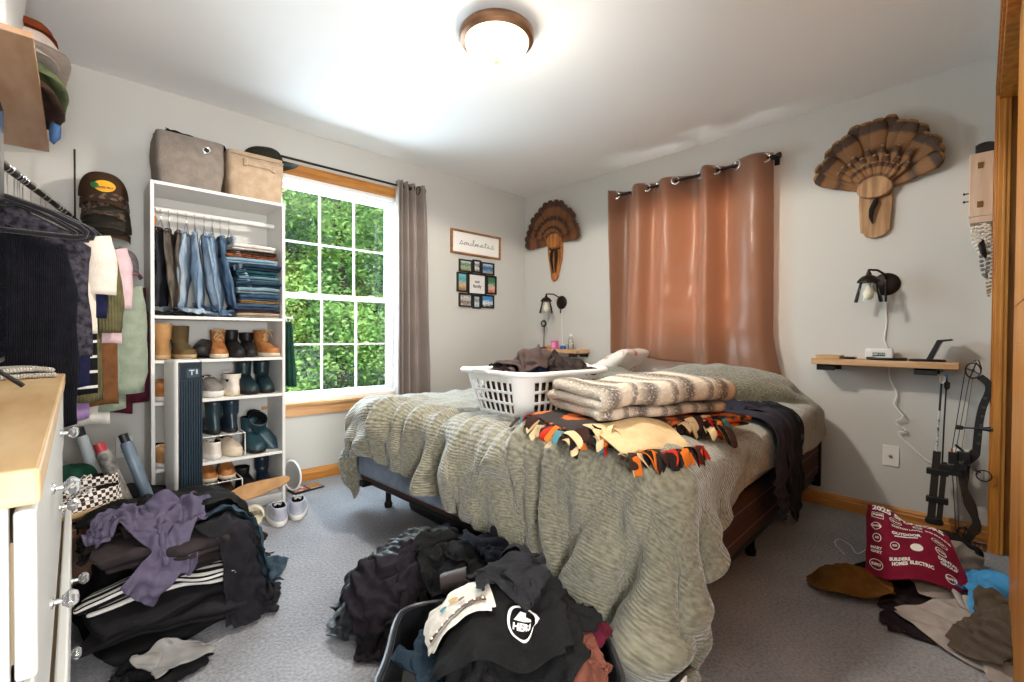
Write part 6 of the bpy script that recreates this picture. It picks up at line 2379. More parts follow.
heap = [(-3.15, -.42, .60, .50, M_bk, .2, 209, .7, .05, 'rect', 'black cloth added against the wall to darken the shaded spot under the quilted jacket'),  # added dark heap standing in for shade below the hanging row
        (-3.16, -.88, .62, .52, M_bk, .3, 201, .62, .05, 'rect', 'black clothes spilling behind the heap toward the hanging row'),
        (-3.22, -.58, .60, .50, M_bk2, -.2, 202, .6, .06, 'rect', 'charcoal clothes on the carpet under the hanging row'),
        (-2.88, -1.42, .44, .40, fab('graphite', '19181b', '212024'), .9, 203, .62, .05, 'rect', 'graphite trousers slumped at the front corner of the heap'),
        (-3.20, -1.62, .40, .24, M_bk, .1, 204, .7, .04, 'rect', 'black shirt fallen along the front foot of the heap'),
        (-2.86, -1.26, .52, .44, jean_mat('slate_denim', '2c3a44', '3a4a55'), 1.2, 205, .60, .06, 'pants', 'slate blue jeans crumpled on the carpet side of the heap'),
        (-2.96, -1.05, .60, .46, M_bk, .6, 206, .75, .03, 'rect', 'black trousers jutting from the heap toward the slide sandals'),
        (-3.24, -1.20, .36, .36, fab('shade_brown', '1e1a1b', '262021'), -.5, 207, .75, .04, 'rect', 'dark brown shirt draped over the front of the folded heap'),
        (-3.06, -1.12, .62, .52, fab('off_black', '151414', '1d1c1b'), .4, 208, .78, .03, 'rect', 'off-black sweatshirt spread across the top of the heap')]
for cx, cy, w_, h_, m_, rz_, sd, sq, am_, kd, lab in heap:
    o = garment('crumpled_clothes', HF, cx, cy, w_, h_, m_, rz_, sd, sq, .06, am_, kd, n=46, steps=110, bend=.25, cr=.04, cf=11)
    tag(o, lab, 'clothes', 'clothes heaped beside the dresser')
o = garment('grey_tee', HF, -3.13, -1.61, .22, .14, fab('heather_grey', '8d8c8a', '7b7a79'), .2, 222, .75, .03, .03, n=26)
tag(o, 'heather grey cloth peeking out at the front foot of the heap', 'clothes', 'clothes heaped beside the dresser')
HF.blob(-3.13, -1.32, .11, .11, z + .10, 2)
o = garment('purple_sweatshirt', HF, -3.15, -1.36, .48, .46, fab('dusty_purple', '5c5569', '504a5e', bscale=260), .9, 231, .56, .05, .10, 'shirt', n=56, steps=120, bend=.2, cr=.05, cf=12)
tag(o, 'dusty purple sweatshirt crumpled on top of the heap beside the dresser', 'sweatshirt')

# shoes, cans and cap behind the heap, under the hanging row
M_chk = bpy.data.materials.new('checkered_canvas')
M_chk.use_nodes = True
nt = M_chk.node_tree
b = nt.nodes['Principled BSDF']
tc = nt.nodes.new('ShaderNodeTexCoord'); ck_ = nt.nodes.new('ShaderNodeTexChecker'); ck_.inputs['Scale'].default_value = 75
ck_.inputs[1].default_value = lin('e6ded4'); ck_.inputs[2].default_value = lin('2b201c')
nt.links.new(tc.outputs['Object'], ck_.inputs[0]); nt.links.new(ck_.outputs[0], b.inputs['Base Color'])
b.inputs['Roughness'].default_value = .8
bxs = empty('shoe_box', (-3.44, -.80, 0), R_(4), 'plain cardboard shoe box under the hanging clothes, holding up the checkered shoes', 'box')
MB().box((-.17, -.30, 0), (.22, .30, .30)).obj('box_body', mat('dark_card', '5a4030', .8), bxs, bevel=.004, smooth=False)
MB().box((-.175, -.305, .302), (.225, .305, .335)).obj('lid', mat('dark_card_lid', '6b4c36', .8), bxs, bevel=.004, smooth=False)
shoe('checkered_shoe', (-3.325, -.93, .34), R_(-65), 'brown and white checkered canvas shoe nearest the glass knobs', M_chk, S_tan, top=.075, mlace=Lc_white, s=.95, toe_h=.045)
shoe('checkered_shoe', (-3.33, -.72, .34), R_(-80), 'checkered canvas shoe with white laces behind the first one', M_chk, S_tan, top=.08, mlace=Lc_white, s=.95, toe_h=.045)
cap_hat('baseball_cap', fab('forest_twill', '1f4a38', '183c2e'), (-3.36, -.58, .345), R_(60), 'dark green cap lying behind the checkered shoes', None)
def can(loc, rot, m, mcap, label, r=.027, h=.24, name='spray_can'):
    c_ = empty(name, loc, 0, label, 'can', rot=rot)
    MB().lathe([(0, 0), (r, 0), (r, h), (r * .8, h + .012), (0, h + .012)], 20).obj('can_body', m, c_)
    MB().lathe([(0, h + .012), (r * .75, h + .012), (r * .75, h + .05), (0, h + .052)], 16).obj('cap', mcap, c_)
    return c_


can((-3.185, -.70, .28), (R_(-8), R_(-18), 0), mat('can_grey', '8f8d88', .4, var='4c4a48', vscale=30), mat('can_red', 'a8323a', .4), 'grey printed spray can with red top leaning behind the purple sweatshirt')
can((-3.10, -.60, .26), (R_(-6), R_(-16), 0), mat('can_slate', '6d7f8f', .35, var='59697a', vscale=8), mat('can_dark', '1d1d20', .4), 'slate blue spray can leaning beside the grey printed one', .024, .27)
can((-3.27, -.45, .30), (R_(4), R_(-12), 0), mat('can_pale', '9aa3a8', .35), mat('can_dark', '1d1d20', .4), 'pale grey can standing behind the green cap', .022, .26)

# ================================================================== LAUNDRY BASKET
def rr_pts(hx, hy, r, n):
    """n points evenly spaced round a rounded rectangle"""
    dense = []
    for cx, cy, a0 in ((hx - r, hy - r, 0), (-hx + r, hy - r, PI / 2), (-hx + r, -hy + r, PI), (hx - r, -hy + r, 1.5 * PI)):
        for t in np.linspace(0, PI / 2, 12):
            dense.append((cx + r * math.cos(a0 + t), cy + r * math.sin(a0 + t)))
    dense.append(dense[0])
    D = np.array(dense)
    L = np.concatenate([[0], np.cumsum(np.linalg.norm(np.diff(D, axis=0), axis=1))])
    s = np.linspace(0, L[-1], n, endpoint=False)
    return np.stack([np.interp(s, L, D[:, 0]), np.interp(s, L, D[:, 1])], -1)


M_bask = mat('white_plastic', 'e6e6e4', .35, spec=.5)
BX, BY, BZ = -1.70, -1.78, .668
bk_ = empty('laundry_basket', (BX, BY, BZ), R_(-4), 'white plastic laundry basket with slotted sides, standing on the comforter full of clothes', 'laundry basket')
NP, rows = 132, [0, .012, .022, .060, .072, .110, .122, .160, .172, .196, .204]
base, topp = rr_pts(.235, .165, .06, NP), rr_pts(.295, .215, .08, NP)
V = []
for z in rows:
    k = (z / .204) ** .8
    P_ = base * (1 - k) + topp * k
    V.append([(p[0], p[1], z) for p in P_])
vs = [v for r in V for v in r]
fs = []
for j in range(len(rows) - 1):
    for i in range(NP):
        hole = j in (2, 4, 6, 8) and j != 8
        # leave solid posts at corners and between slots
        p = topp[i]
        corner = abs(p[0]) > .225 and abs(p[1]) > .15
        if hole and not corner and i % 3 != 0:
            continue
        a, b_ = j * NP + i, j * NP + (i + 1) % NP
        fs.append((a, b_, b_ + NP, a + NP))
fs.append(tuple(range(NP - 1, -1, -1)))
MB().add(vs, fs).obj('basket_wall', M_bask, bk_, solid=.0035, angle=60)
lip = []
for off, z in ((0, .200), (.010, .206), (.024, .206), (.030, .198), (.028, .186)):
    P_ = rr_pts(.295 + off, .215 + off, .08 + off, NP)
    lip.append([(p[0] * (1 + 0), p[1], z + .012 * max(0, abs(p[0]) - .2) * 4) for p in P_])
MB().rings(lip, cap0=False, cap1=False).obj('rim', M_bask, bk_, solid=.003, angle=70)
for sg in (-1, 1):
    MB().tube([(sg * .318, -.06, .196), (sg * .335, -.045, .212), (sg * .335, .045, .212), (sg * .318, .06, .196)], .007, 8).obj('handle', M_bask, bk_)
# clothes in the basket
HBk = Pile(BX - .5, BY - .5, BX + .5, BY + .5, .015, BZ + .15)
ins = (np.abs(HBk.gx - BX) < .25) & (np.abs(HBk.gy - BY) < .17)
HBk.h[ins] = BZ + .165
HBk.blob(BX, BY, .27, .19, BZ + .27, 2)
rim_ = (np.abs(HBk.gx - BX) < .31) & (np.abs(HBk.gy - BY) < .23) & ~((np.abs(HBk.gx - BX) < .28) & (np.abs(HBk.gy - BY) < .20))
HBk.h[rim_] = BZ + .207
M_brt = fab('taupe_brown_cotton', '50423c', '46393a', bscale=240)
M_brd = fab('dark_brown_cotton', '2f2624', '38302c', bscale=240)
inn = [(BX, BY, .5, .42, fab('basket_white', 'c9c5c0'), 0, 400, .7, 'pale clothing packed low in the laundry basket', .10), ]
lo = folded('basket_clothes', fab('basket_brown', '6b4a3a', '4b3a34', vscale=14), (BX, BY, BZ + .01), .42, .28, 6, .024, R_(-4), 401, .008)
tag(lo, 'brown and pale clothes packed inside, seen through the slots of the laundry basket', 'clothes')
for dx, dy, w_, h_, m_, rz_, sd, sq, lab in [
        (.02, -.02, .50, .42, fab('basket_navy', '1c2233', '20283a'), .1, 402, .62, 'navy blue clothing lying across the basket just over the rim'),
        (-.19, .07, .34, .28, M_brt, .4, 403, .62, 'taupe brown shirt hanging over the window-side end of the basket rim'),
        (.04, .04, .54, .44, M_brt, -.2, 404, .55, 'taupe brown sweatshirt heaped highest in the laundry basket'),
        (.12, -.10, .40, .32, M_brd, .5, 405, .6, 'dark brown clothing hanging over the closet-side rim of the basket')]:
    o = garment('laundry_garment', HBk, BX + dx, BY + dy, w_, h_, m_, rz_, sd, sq, .04, .05, 'rect', n=40, steps=90, cr=.035, cf=11)
    tag(o, lab, 'clothes', 'clothes in the laundry basket')

# ================================================================== FLEECE THROW AND STRIPED BLANKET
M_flc = fab('cream_fleece', 'd9bf94', 'cdb184', bscale=150)
M_flp = mat('patterned_fleece', '2c211d', .95, var='c8642a', vscale=9, vlo=.56, vhi=.60, bump=.3, bscale=150)
fx, fy, fz = -1.72, -2.36, .684
ft = empty('fleece_throw', (fx, fy, fz), R_(-22), 'tied fleece throw with multicoloured fringe, folded under the grey striped blanket', 'throw')
o, XF = folded('throw_body', M_flp, (0, 0, 0), .80, .40, 3, .014, 0, 88, .008, ft, nx=20, ret=True)
# cream corner turned down toward the foot of the bed
u, v = np.meshgrid(np.linspace(-1, 1, 16), np.linspace(0, 1, 14), indexing='ij')
wd_ = .17 * (1 - .25 * v)
X = np.stack([-.17 + u * wd_ + .0 * v, -.15 - .20 * v, .052 - .075 * np.clip(v - .15, 0, 1) ** 1.5 + .006 * np.sin(u * 4 + v * 3) - .01 * u * u], -1)
MB().grid(X).obj('cream_corner', M_flc, ft, solid=.008, sub=1, angle=180)
frc = [('fringe_cream', 'd6bd92'), ('fringe_orange', 'c96a24'), ('fringe_red', 'b8301c'), ('fringe_brown', '3a2620'), ('fringe_teal', '4d7f86'), ('fringe_dark', '241b19')]
FMs = [fab(n_, c_, bscale=150) for n_, c_ in frc]
rs = random.Random(5)


def strip(px, py, pz, dirx, diry, L, w, m, drop, seed):
    """one knotted fleece tassel: a curved ribbon with a knot near its root"""
    mb = MB()
    n_ = 7
    r2 = random.Random(seed)
    tw_ = r2.uniform(-1.2, 1.2)
    rows_ = []
    for i in range(n_):
        t = i / (n_ - 1)
        cx_ = px + dirx * L * t + .010 * math.sin(t * 5 + seed)
        cy_ = py + diry * L * t + .010 * math.cos(t * 4 + seed)
        cz_ = pz - drop * t * t + .018 * math.sin(t * PI) * r2.uniform(.3, 1)
        a_ = tw_ * t
        ww = w * (1.0 if t > .25 else .45 + 2 * t)
        nx_, ny_ = -diry, dirx
        rows_.append([(cx_ + nx_ * ww * s_ * math.cos(a_), cy_ + ny_ * ww * s_ * math.cos(a_), cz_ + ww * s_ * math.sin(a_)) for s_ in (-1, 0, 1)])
    mb.grid(np.array(rows_))
    o_ = mb.obj('fringe_strip', m, ft, solid=.004, sub=1, angle=180)
    return o_


cnt = 0
fr_pts = []
for k in range(60):          # along the edge facing the camera
    t = k / 59
    x_ = -.42 + .64 * t
    y_ = -.205 - (.05 if .22 < t < .62 else 0) * 1.0
    if .28 < t < .66:
        continue
    fr_pts.append((x_, -.205 + rs.uniform(-.01, .03), rs.uniform(.004, .045), rs.uniform(-.7, .5), -1, .04 + .03 * rs.random(), .015 + .03 * rs.random()))
for k in range(14):          # along the short end toward the basket
    t = k / 13
    fr_pts.append((-.41, -.19 + .34 * t, rs.uniform(.01, .045), -1, rs.uniform(-.5, .3), .05 + .03 * rs.random(), .03))
for k in range(24):          # round the turned-down cream corner
    t = k / 23
    fr_pts.append((-.31 + .30 * t, -.345 - .02 * math.sin(t * PI), -.012, rs.uniform(-.5, .5), -1, .035 + .03 * rs.random(), .03 + .025 * rs.random()))
for k in range(8):
    fr_pts.append((.17 + rs.uniform(-.02, .02), -.17 - .012 * k, .05 - .004 * k, rs.uniform(-.2, .4), -1, .06, .06))
for k, (x_, y_, z_, dx_, dy_, L_, dp_) in enumerate(fr_pts):
    n_ = math.hypot(dx_, dy_)
    strip(x_, y_, z_, dx_ / n_, dy_ / n_, L_, .013 + .007 * rs.random(), FMs[rs.choice([0, 0, 0, 1, 1, 2, 3, 3, 4, 5, 5])], dp_, 500 + k)

M_blk = stripes('grey_cream_blanket', [(0, 'cfc2b0'), (.30, '6b625b'), (.42, '756b63'), (.55, 'd2c6b4'), (.78, 'd6cab8'), (.9, '8a8078')], 6.2, axis=0, noise=.10, bump=.8, bscale=120, const=False,
                mix=('efe6d8', .52, .85))
bl_ = folded('striped_blanket', M_blk, (-1.69, -2.36, .737), .64, .34, 3, .040, R_(-22), 90, .020, nx=24, gap=1.02, freq=2.5)
tag(bl_, 'thick folded grey and cream striped blanket lying on the fringed fleece throw', 'blanket')

# ================================================================== GARMENTS OVER THE SIDE OF THE BED
def w2b(x, y):
    p = BM.inverted() @ Vector((x, y, 0))
    return p.x, p.y


side = [box_coll((.0, .0, .0), (BL, BW + .045, .665), .06), floor_coll(0)]


def drape_bed(name, cx, cy, w, h, m, rz, seed, label, sq=.6, cat='clothes', n=46, steps=150, kind='rect'):
    bx_, by_ = w2b(cx, cy)
    nn, kk = n, int(n * h / w)
    u, v = np.meshgrid(np.linspace(-.5, .5, nn), np.linspace(-.5, .5, kk), indexing='ij')
    rest_ = np.stack([u * w, v * h, 0 * u], -1)
    P2 = np.stack([u * w, v * h], -1)
    X = np.stack([u * w * sq, v * h * .98, .05 * wob(P2, 3, seed)], -1)
    c, s = math.cos(rz), math.sin(rz)
    X = np.stack([X[..., 0] * c - X[..., 1] * s + bx_, X[..., 0] * s + X[..., 1] * c + by_, X[..., 2] + .80], -1)
    X = settle(X, rest_, None, side, steps=steps, iters=10, bend=.2, t=.022, fric=.75)
    X = crease(smooth_grid(X, 1), P2, seed, .026, 9, up=False)
    uv = np.stack([u + .5, v + .5], -1)
    o = cloth_obj(name, X, uv, m, None, .004, 1, shape_mask(kind, nn, kk))
    o.location = BO
    o.rotation_euler = (0, 0, BR)
    tag(o, label, cat)
    return o, X


M_nvy = fab('navy_garment', '262b3a', '1f2432')
drape_bed('navy_jacket', -.95, -2.36, .40, .40, M_nvy, R_(-10), 511, 'dark navy jacket lying on the comforter behind the striped blanket', .75, 'jacket')
o, XJ = drape_bed('black_trousers', -.98, -2.58, .34, .56, fab('soft_black', '1b1b1e', '232327'), R_(-38), 512, 'black trousers with a pale green side print hanging over the bed edge', .55, 'trousers')
o2, XJ2 = drape_bed('charcoal_leggings', -1.10, -2.56, .28, .56, fab('plum_charcoal', '33303a', '2b2932'), R_(-42), 513, 'charcoal trousers hanging lowest over the bed edge, in front of the black pair', .55, 'trousers')
# pale green print along the black trousers
mb = MB()
nn, kk = XJ.shape[:2]
for j, ch_ in enumerate('LINE'):
    vs, fs = text_mesh(ch_, .05, 0, .002)
    i0, j0 = int(nn * .42), int(kk * (.50 - .07 * j))
    p0 = Vector(XJ[i0, j0]); du_ = Vector(XJ[min(nn - 1, i0 + 4), j0]) - p0; dv_ = Vector(XJ[i0, max(0, j0 - 4)]) - p0
    du_.normalize(); dv_.normalize()
    nrm = du_.cross(dv_)
    if nrm.z < 0:
        nrm = -nrm
    mb.add([tuple(p0 + du_ * v_[1] + dv_ * v_[0] + nrm * .03) for v_ in vs], fs)
g_ = mb.obj('side_print', mat('mint_print', '7fb8a0', .7), o, smooth=False)

# ================================================================== OPEN BAG WITH CLOTHES AT THE FOOT OF THE BED
M_nyl = mat('black_nylon', '1a1b1d', .5, bump=.25, bscale=180, var='222326', vscale=6)
bgx, bgy, bga = -2.50, -2.42, R_(-40)
bg = empty('open_suitcase', (bgx, bgy, 0), bga, 'open black soft suitcase overflowing with clothes on the carpet', 'suitcase')
N_ = 72


def bag_ring(hx, hy, r, z, sag=0, seed=3):
    P_ = rr_pts(hx, hy, r, N_)
    out = []
    for p in P_:
        w_ = float(wob(np.array([p[0], p[1], z]) * 1.0, 2.4, seed, 2))
        out.append((p[0] * (1 + .05 * w_), p[1] * (1 + .05 * w_), z + sag * w_))
    return out


MB().rings([bag_ring(.27, .17, .06, .004), bag_ring(.31, .205, .07, .05), bag_ring(.32, .215, .07, .13), bag_ring(.305, .205, .07, .20, .02),
            bag_ring(.295, .195, .065, .205, .02), bag_ring(.29, .19, .06, .15), bag_ring(.28, .18, .06, .05)], cap1=True).obj('bag_shell', M_nyl, bg, angle=70, sub=0)
pr = bag_ring(.308, .208, .07, .205, .02)
MB().tube(pr + [pr[0]], .008, 8, cap=False).obj('piping', mat('bag_piping', '2b2b2e', .4), bg)
pr = bag_ring(.318, .216, .07, .165, .012)
MB().tube(pr + [pr[0]], .004, 6, cap=False).obj('zipper', mat('zip_metal', '6d6d70', .35, metal=.8), bg)
mb = MB()
mb.prism([(-.10, -.02), (.12, -.02), (.13, .06), (.0, .085), (-.11, .06)], -.232, -.222, 'xz', M=Matrix.Translation((-.05, 0, .06)))
mb.obj('side_pocket', M_nyl, bg, bevel=.004)
MB().tube([(-.16, -.235, .04), (-.10, -.262, .10), (.02, -.262, .10), (.08, -.235, .04)], .009, 8).obj('carry_handle', M_nyl, bg)
for x_ in (-.2, .2):
    MB().tube([(x_, -.235, .05), (x_, -.243, .05)], .008, 10).obj('rivet', M_silver, bg)

HG = Pile(-3.1, -3.1, -1.6, -1.3, .02, 0)
cb_, sb_ = math.cos(-bga), math.sin(-bga)
lx = (HG.gx - bgx) * cb_ - (HG.gy - bgy) * sb_
ly = (HG.gx - bgx) * sb_ + (HG.gy - bgy) * cb_
inb = (np.abs(lx) < .29) & (np.abs(ly) < .19)
HG.h[inb] = .17
HG.blob(bgx + .04, bgy + .05, .24, .22, .28, 2.5)
rimm = (np.abs(lx) < .325) & (np.abs(ly) < .225) & ~inb
HG.h[rimm] = .215
HG.blob(-2.34, -1.82, .30, .20, .20, 2)
HG.blob(-2.50, -1.84, .18, .16, .13, 2)
HG.blob(-2.30, -2.08, .20, .18, .26, 2)
HG.blob(-2.36, -2.34, .16, .14, .36, 2)
M_blue = fab('petrol_denim', '1a2630', '22303c')
items = [
    (-2.33, -1.80, .80, .56, mat('black_shell', '202226', .42, bump=.2, bscale=60, spec=.4), .55, 601, .78, .05, 'rect', 'black shiny shell jacket', 'black shell jacket lying on the carpet from the bed toward the window side', .04),
    (-2.46, -1.78, .50, .44, mat('black_shell_b', '25282b', .45, bump=.2, bscale=60, spec=.4), .2, 602, .65, .05, 'rect', 'jacket', 'black jacket sleeve end bunched on the carpet, farthest from the open suitcase', .045),
    (-2.52, -1.95, .44, .36, fab('aubergine_black', '1b171b', '231e24'), -.5, 603, .60, .05, 'rect', 'clothes', 'dark aubergine shirt bunched between the shell jacket and the suitcase', .04),
    (-2.34, -2.02, .50, .40, M_bk, .9, 604, .60, .06, 'rect', 'clothes', 'black clothes heaped between the suitcase and the bed', .04),
    (-2.22, -2.14, .40, .34, fab('navy_black', '15181f', '1b1f28'), .1, 605, .62, .05, 'rect', 'clothes', 'navy black clothing under the hanging comforter, behind the suitcase', .04),
    (-2.60, -2.36, .40, .34, M_blue, .3, 606, .62, .04, 'rect', 'jeans', 'petrol blue jeans stuffed in the window-side end of the suitcase', .03),
    (-2.28, -2.40, .46, .40, M_bk2, .5, 607, .58, .06, 'rect', 'clothes', 'charcoal clothes piled at the bed side of the suitcase', .04),
    (-2.37, -2.56, .26, .24, fab('burgundy', '5a1a2c', '4e1526'), .3, 608, .62, .05, 'rect', 'clothes', 'burgundy cloth at the far corner of the suitcase by the comforter', .03),
    (-2.52, -2.60, .34, .28, fab('rust_orange', '6e3f28', '603420'), -.4, 609, .55, .06, 'rect', 'clothes', 'rust orange shirt crumpled at the end of the suitcase nearest the closet', .035),
    (-2.44, -2.63, .26, .22, fab('salmon', '7a4a3c', '6a4034'), .4, 610, .58, .05, 'rect', 'clothes', 'salmon pink cloth beside the rust orange shirt in the suitcase', .03),
    (-2.66, -2.50, .26, .22, fab('stone_grey', '8d8478', '7c7468'), .1, 611, .60, .05, 'rect', 'clothes', 'stone grey cloth tucked into the front edge of the suitcase', .03),
    (-2.50, -2.52, .52, .40, M_bk, .2, 612, .60, .06, 'rect', 'clothes', 'black shirt across the middle of the suitcase below the printed one', .03)]
for cx, cy, w_, h_, m_, rz_, sd, sq, am_, kd, cat_, lab, cr_ in items:
    o = garment('crumpled_clothes', HG, cx, cy, w_, h_, m_, rz_, sd, sq, .05, am_, kd, n=46, steps=100, cr=cr_ * 1.35, cf=11)
    if cat_ == 'black shiny shell jacket':
        cat_ = 'jacket'
    tag(o, lab, cat_, 'clothes heaped around the open suitcase')


def on_cloth(X, u0, v0, su, sv, pts, lift=.006):
    """map flat (x,y) artwork onto a settled cloth grid around (u0,v0)"""
    n, m = X.shape[:2]
    du = np.gradient(X, axis=0); dv = np.gradient(X, axis=1)
    N = np.cross(du, dv); N /= np.linalg.norm(N, axis=-1, keepdims=True) + 1e-9
    N = np.where(N[..., 2:3] < 0, -N, N)
    Y = X + N * lift
    out = []
    for p in pts:
        fu = min(max((u0 + p[0] * su) * (n - 1), 0), n - 1.001)
        fv = min(max((v0 + p[1] * sv) * (m - 1), 0), m - 1.001)
        i, j = int(fu), int(fv)
        a, b_ = fu - i, fv - j
        q = Y[i, j] * (1 - a) * (1 - b_) + Y[i + 1, j] * a * (1 - b_) + Y[i, j + 1] * (1 - a) * b_ + Y[i + 1, j + 1] * a * b_
        out.append(tuple(map(float, q)))
    return out


def disc(cx, cy, r, n=20, r2=None, ry=None):
    """flat ring or disc as (verts, faces)"""
    ry = ry or r
    vs, fs = [], []
    if r2 is None:
        for k in (1, .66, .33):
            vs += [(cx + r * k * math.cos(2 * PI * i / n), cy + ry * k * math.sin(2 * PI * i / n)) for i in range(n)]
        vs.append((cx, cy))
        for k in range(2):
            fs += [(k * n + i, k * n + (i + 1) % n, (k + 1) * n + (i + 1) % n, (k + 1) * n + i) for i in range(n)]
        fs += [(2 * n + i, 2 * n + (i + 1) % n, 3 * n) for i in range(n)]
    else:
        q = r2 / r
        vs = [(cx + r * math.cos(2 * PI * i / n), cy + ry * math.sin(2 * PI * i / n)) for i in range(n)]
        vs += [(cx + r * q * math.cos(2 * PI * i / n), cy + ry * q * math.sin(2 * PI * i / n)) for i in range(n)]
        fs = [(i, (i + 1) % n, (i + 1) % n + n, i + n) for i in range(n)]
    return vs, fs


# black jersey with the round white badge, white shoulder with a beaded trim
M_jer = fab('black_jersey', '141415', '1a1a1b')
o, XT = garment('printed_jersey', HG, -2.53, -2.46, .40, .30, M_jer, R_(-38), 640, .78, .05, .02, 'rect', n=46, steps=100, cr=.004, cf=5, ret=True)
tag(o, 'black jersey with a round white badge lying on top of the suitcase', 'shirt')
M_wp = mat('white_print', 'dcdad6', .8)
U0, V0, SU, SV = .66, .40, 1 / .40, 1 / .30
mb = MB()
vs, fs = disc(0, 0, .048, 28, .041)
mb.add(on_cloth(XT, U0, V0, SU, SV, vs, .012), fs)
for poly in ([(-.03, .004), (-.012, .028), (.004, .03), (.002, .018), (.022, .012), (.024, .004), (.004, .004), (-.006, .002)],):
    mb.add(on_cloth(XT, U0, V0, SU, SV, poly, .012), [tuple(range(len(poly)))])
vs, fs = text_mesh('HERO', .024, 0, .0012)
mb.add(on_cloth(XT, U0, V0, SU, SV, [(v_[0], v_[1] - .012) for v_ in vs], .012), fs)
mb.obj('badge_print', M_wp, o, smooth=False)
o, XW = garment('white_shoulder_shirt', HG, -2.585, -2.35, .22, .20, fab('white_satin', 'ddd6cc', 'd2cabf', rough=.6), R_(-30), 650, .92, .04, .012, 'rect', n=34, steps=90, cr=.006, cf=7, ret=True)
tag(o, 'white shirt with a beaded brown trim on top of the suitcase clothes', 'shirt')
poly = []
mb = MB()
st_ = [(-.40 + .8 * i / 16, -.30) for i in range(17)]
mb.add(on_cloth(XW, .5, .5, 1, 1, [(p[0], p[1] + s_ * .045) for s_ in (-1, 1) for p in st_], .008), [(i, i + 1, i + 18, i + 17) for i in range(16)])
mb.obj('trim_band', mat('trim_brown', '5a3c22', .7), o, smooth=False)
mb = MB()
for i in range(9):
    c0 = on_cloth(XW, .5, .5, 1, 1, [(-.36 + .09 * i, -.30)], .011)[0]
    mb.lathe([(0, -.004), (.004, 0), (0, .004)], 8, c0)
mb.obj('beads', M_wp, o)
mb = MB()
for i, (cx_, cy_, r_) in enumerate(((-.12, .0, .05), (.02, .05, .06), (.12, -.02, .05))):
    vs, fs = disc(cx_, cy_, r_, 12, ry=r_ * .6)
    mb.add(on_cloth(XW, .5, .5, 1, 1, vs, .008 + .001 * i), fs, i)
mb.obj('chest_print', [mat('print_teal', '3f7f8a', .7), mat('print_gold', 'b8904a', .7), mat('print_brownish', '6a4a30', .7)], o, smooth=False)
mg_ = empty('sleeve_cuff', (-2.50, -2.14, .24), 0, 'brown grey mug lying among the black clothes above the suitcase', 'sleeve_cuff', rot=(R_(78), R_(10), R_(50)))  # short hollow cylinder standing in for a brown garment cuff
MB().lathe([(0, 0), (.028, 0), (.032, .01), (.034, .085), (.030, .085), (.028, .012), (0, .012)], 24).obj('cuff_tube', mat('cuff_brown', '3a302e', .5), mg_)
o = garment('grey_shirt', HG, -2.42, -2.38, .32, .28, fab('graphite_fleece', '1f1f22', '29292c'), .8, 655, .55, .05, .06, 'rect', n=40, steps=90, cr=.035, cf=10)
tag(o, 'graphite fleece crumpled highest on the suitcase, behind the white badge', 'clothes', 'clothes heaped around the open suitcase')

# things under and beside the bed
cn = can((-.50, -2.58, .036), (0, R_(78), R_(35)), mat('can_silver', 'a9adad', .3, metal=.6), mat('can_white', 'dcdcdc', .4), 'silver can lying on the carpet under the head end of the bed rail', .033, .10)
ub = empty('under_bed_case', (-1.75, -1.25, 0), R_(90), 'dark case pushed under the foot of the bed', 'case')
MB().rings([rrect(.30, .16, .03, .0), rrect(.31, .17, .04, .03), rrect(.31, .17, .04, .09), rrect(.29, .15, .03, .11)]).obj('case_body', M_nyl, ub, angle=60)
MB().tube([(-.06, -.172, .05), (-.06, -.195, .06), (.06, -.195, .06), (.06, -.172, .05)], .006, 8).obj('handle', M_nyl, ub)

# ================================================================== CLOTHES BY THE CLOSET
HR = Pile(-1.7, -3.45, -.02, -2.5, .02, 0)
HR.blob(-.62, -3.17, .30, .17, .17, 2)
HR.blob(-1.05, -2.93, .17, .10, .075, 2)
HR.blob(-.93, -3.37, .13, .08, .16, 2)
HR.blob(-1.18, -3.39, .12, .08, .13, 2)
o = garment('black_fleece', HR, -.70, -3.10, .62, .46, fab('black_fleece_r', '191618', '221e20'), -.2, 701, .72, .04, .05, 'rect', n=44, cr=.03)
tag(o, 'black fleece lying under the burgundy printed shirt', 'clothes')
o = garment('aubergine_sweater', HR, -1.06, -3.20, .48, .42, fab('aubergine_knit', '2c2226', '251c20'), .3, 702, .66, .03, .05, 'rect', n=44, cr=.03)
tag(o, 'dark aubergine sweater between the mustard cloth and the pale grey one', 'clothes')
o = garment('pale_shirt', HR, -.86, -3.25, .44, .30, fab('pale_stone', '9a9089', '8a817a'), .5, 703, .74, .03, .04, 'rect', n=40, cr=.025)
tag(o, 'pale stone shirt peeking out under the edge of the burgundy shirt', 'clothes')
o = garment('light_grey_top', HR, -1.16, -3.33, .42, .34, fab('light_grey_jersey', 'aaa39e', '9c948f'), .9, 704, .85, .03, .02, 'rect', n=40, cr=.014, cf=5)
tag(o, 'light grey top spread flat on the carpet by the closet', 'clothes')
o = garment('blue_shirt', HR, -.93, -3.37, .42, .32, fab('sky_blue', '4a97cc', '3c86bd', rough=.7), .6, 705, .60, .05, .06, 'rect', n=44, cr=.035)
tag(o, 'bright blue shirt crumpled against the closet opening', 'clothes')
o = garment('brown_trousers', HR, -1.17, -3.39, .36, .32, fab('taupe_canvas', '5d5348', '52483e'), -.3, 706, .62, .05, .05, 'rect', n=44, cr=.032)
tag(o, 'taupe brown canvas trousers crumpled over the light grey top by the closet', 'trousers')
M_mus = fab('mustard_corduroy', '7d5520', '6b4718', wave=(70, .7, 'X'), bscale=120)
o = garment('mustard_beanie', HR, -1.06, -2.94, .34, .26, M_mus, R_(-60), 707, .84, .03, .02, 'round', n=44, cr=.02, cf=8)
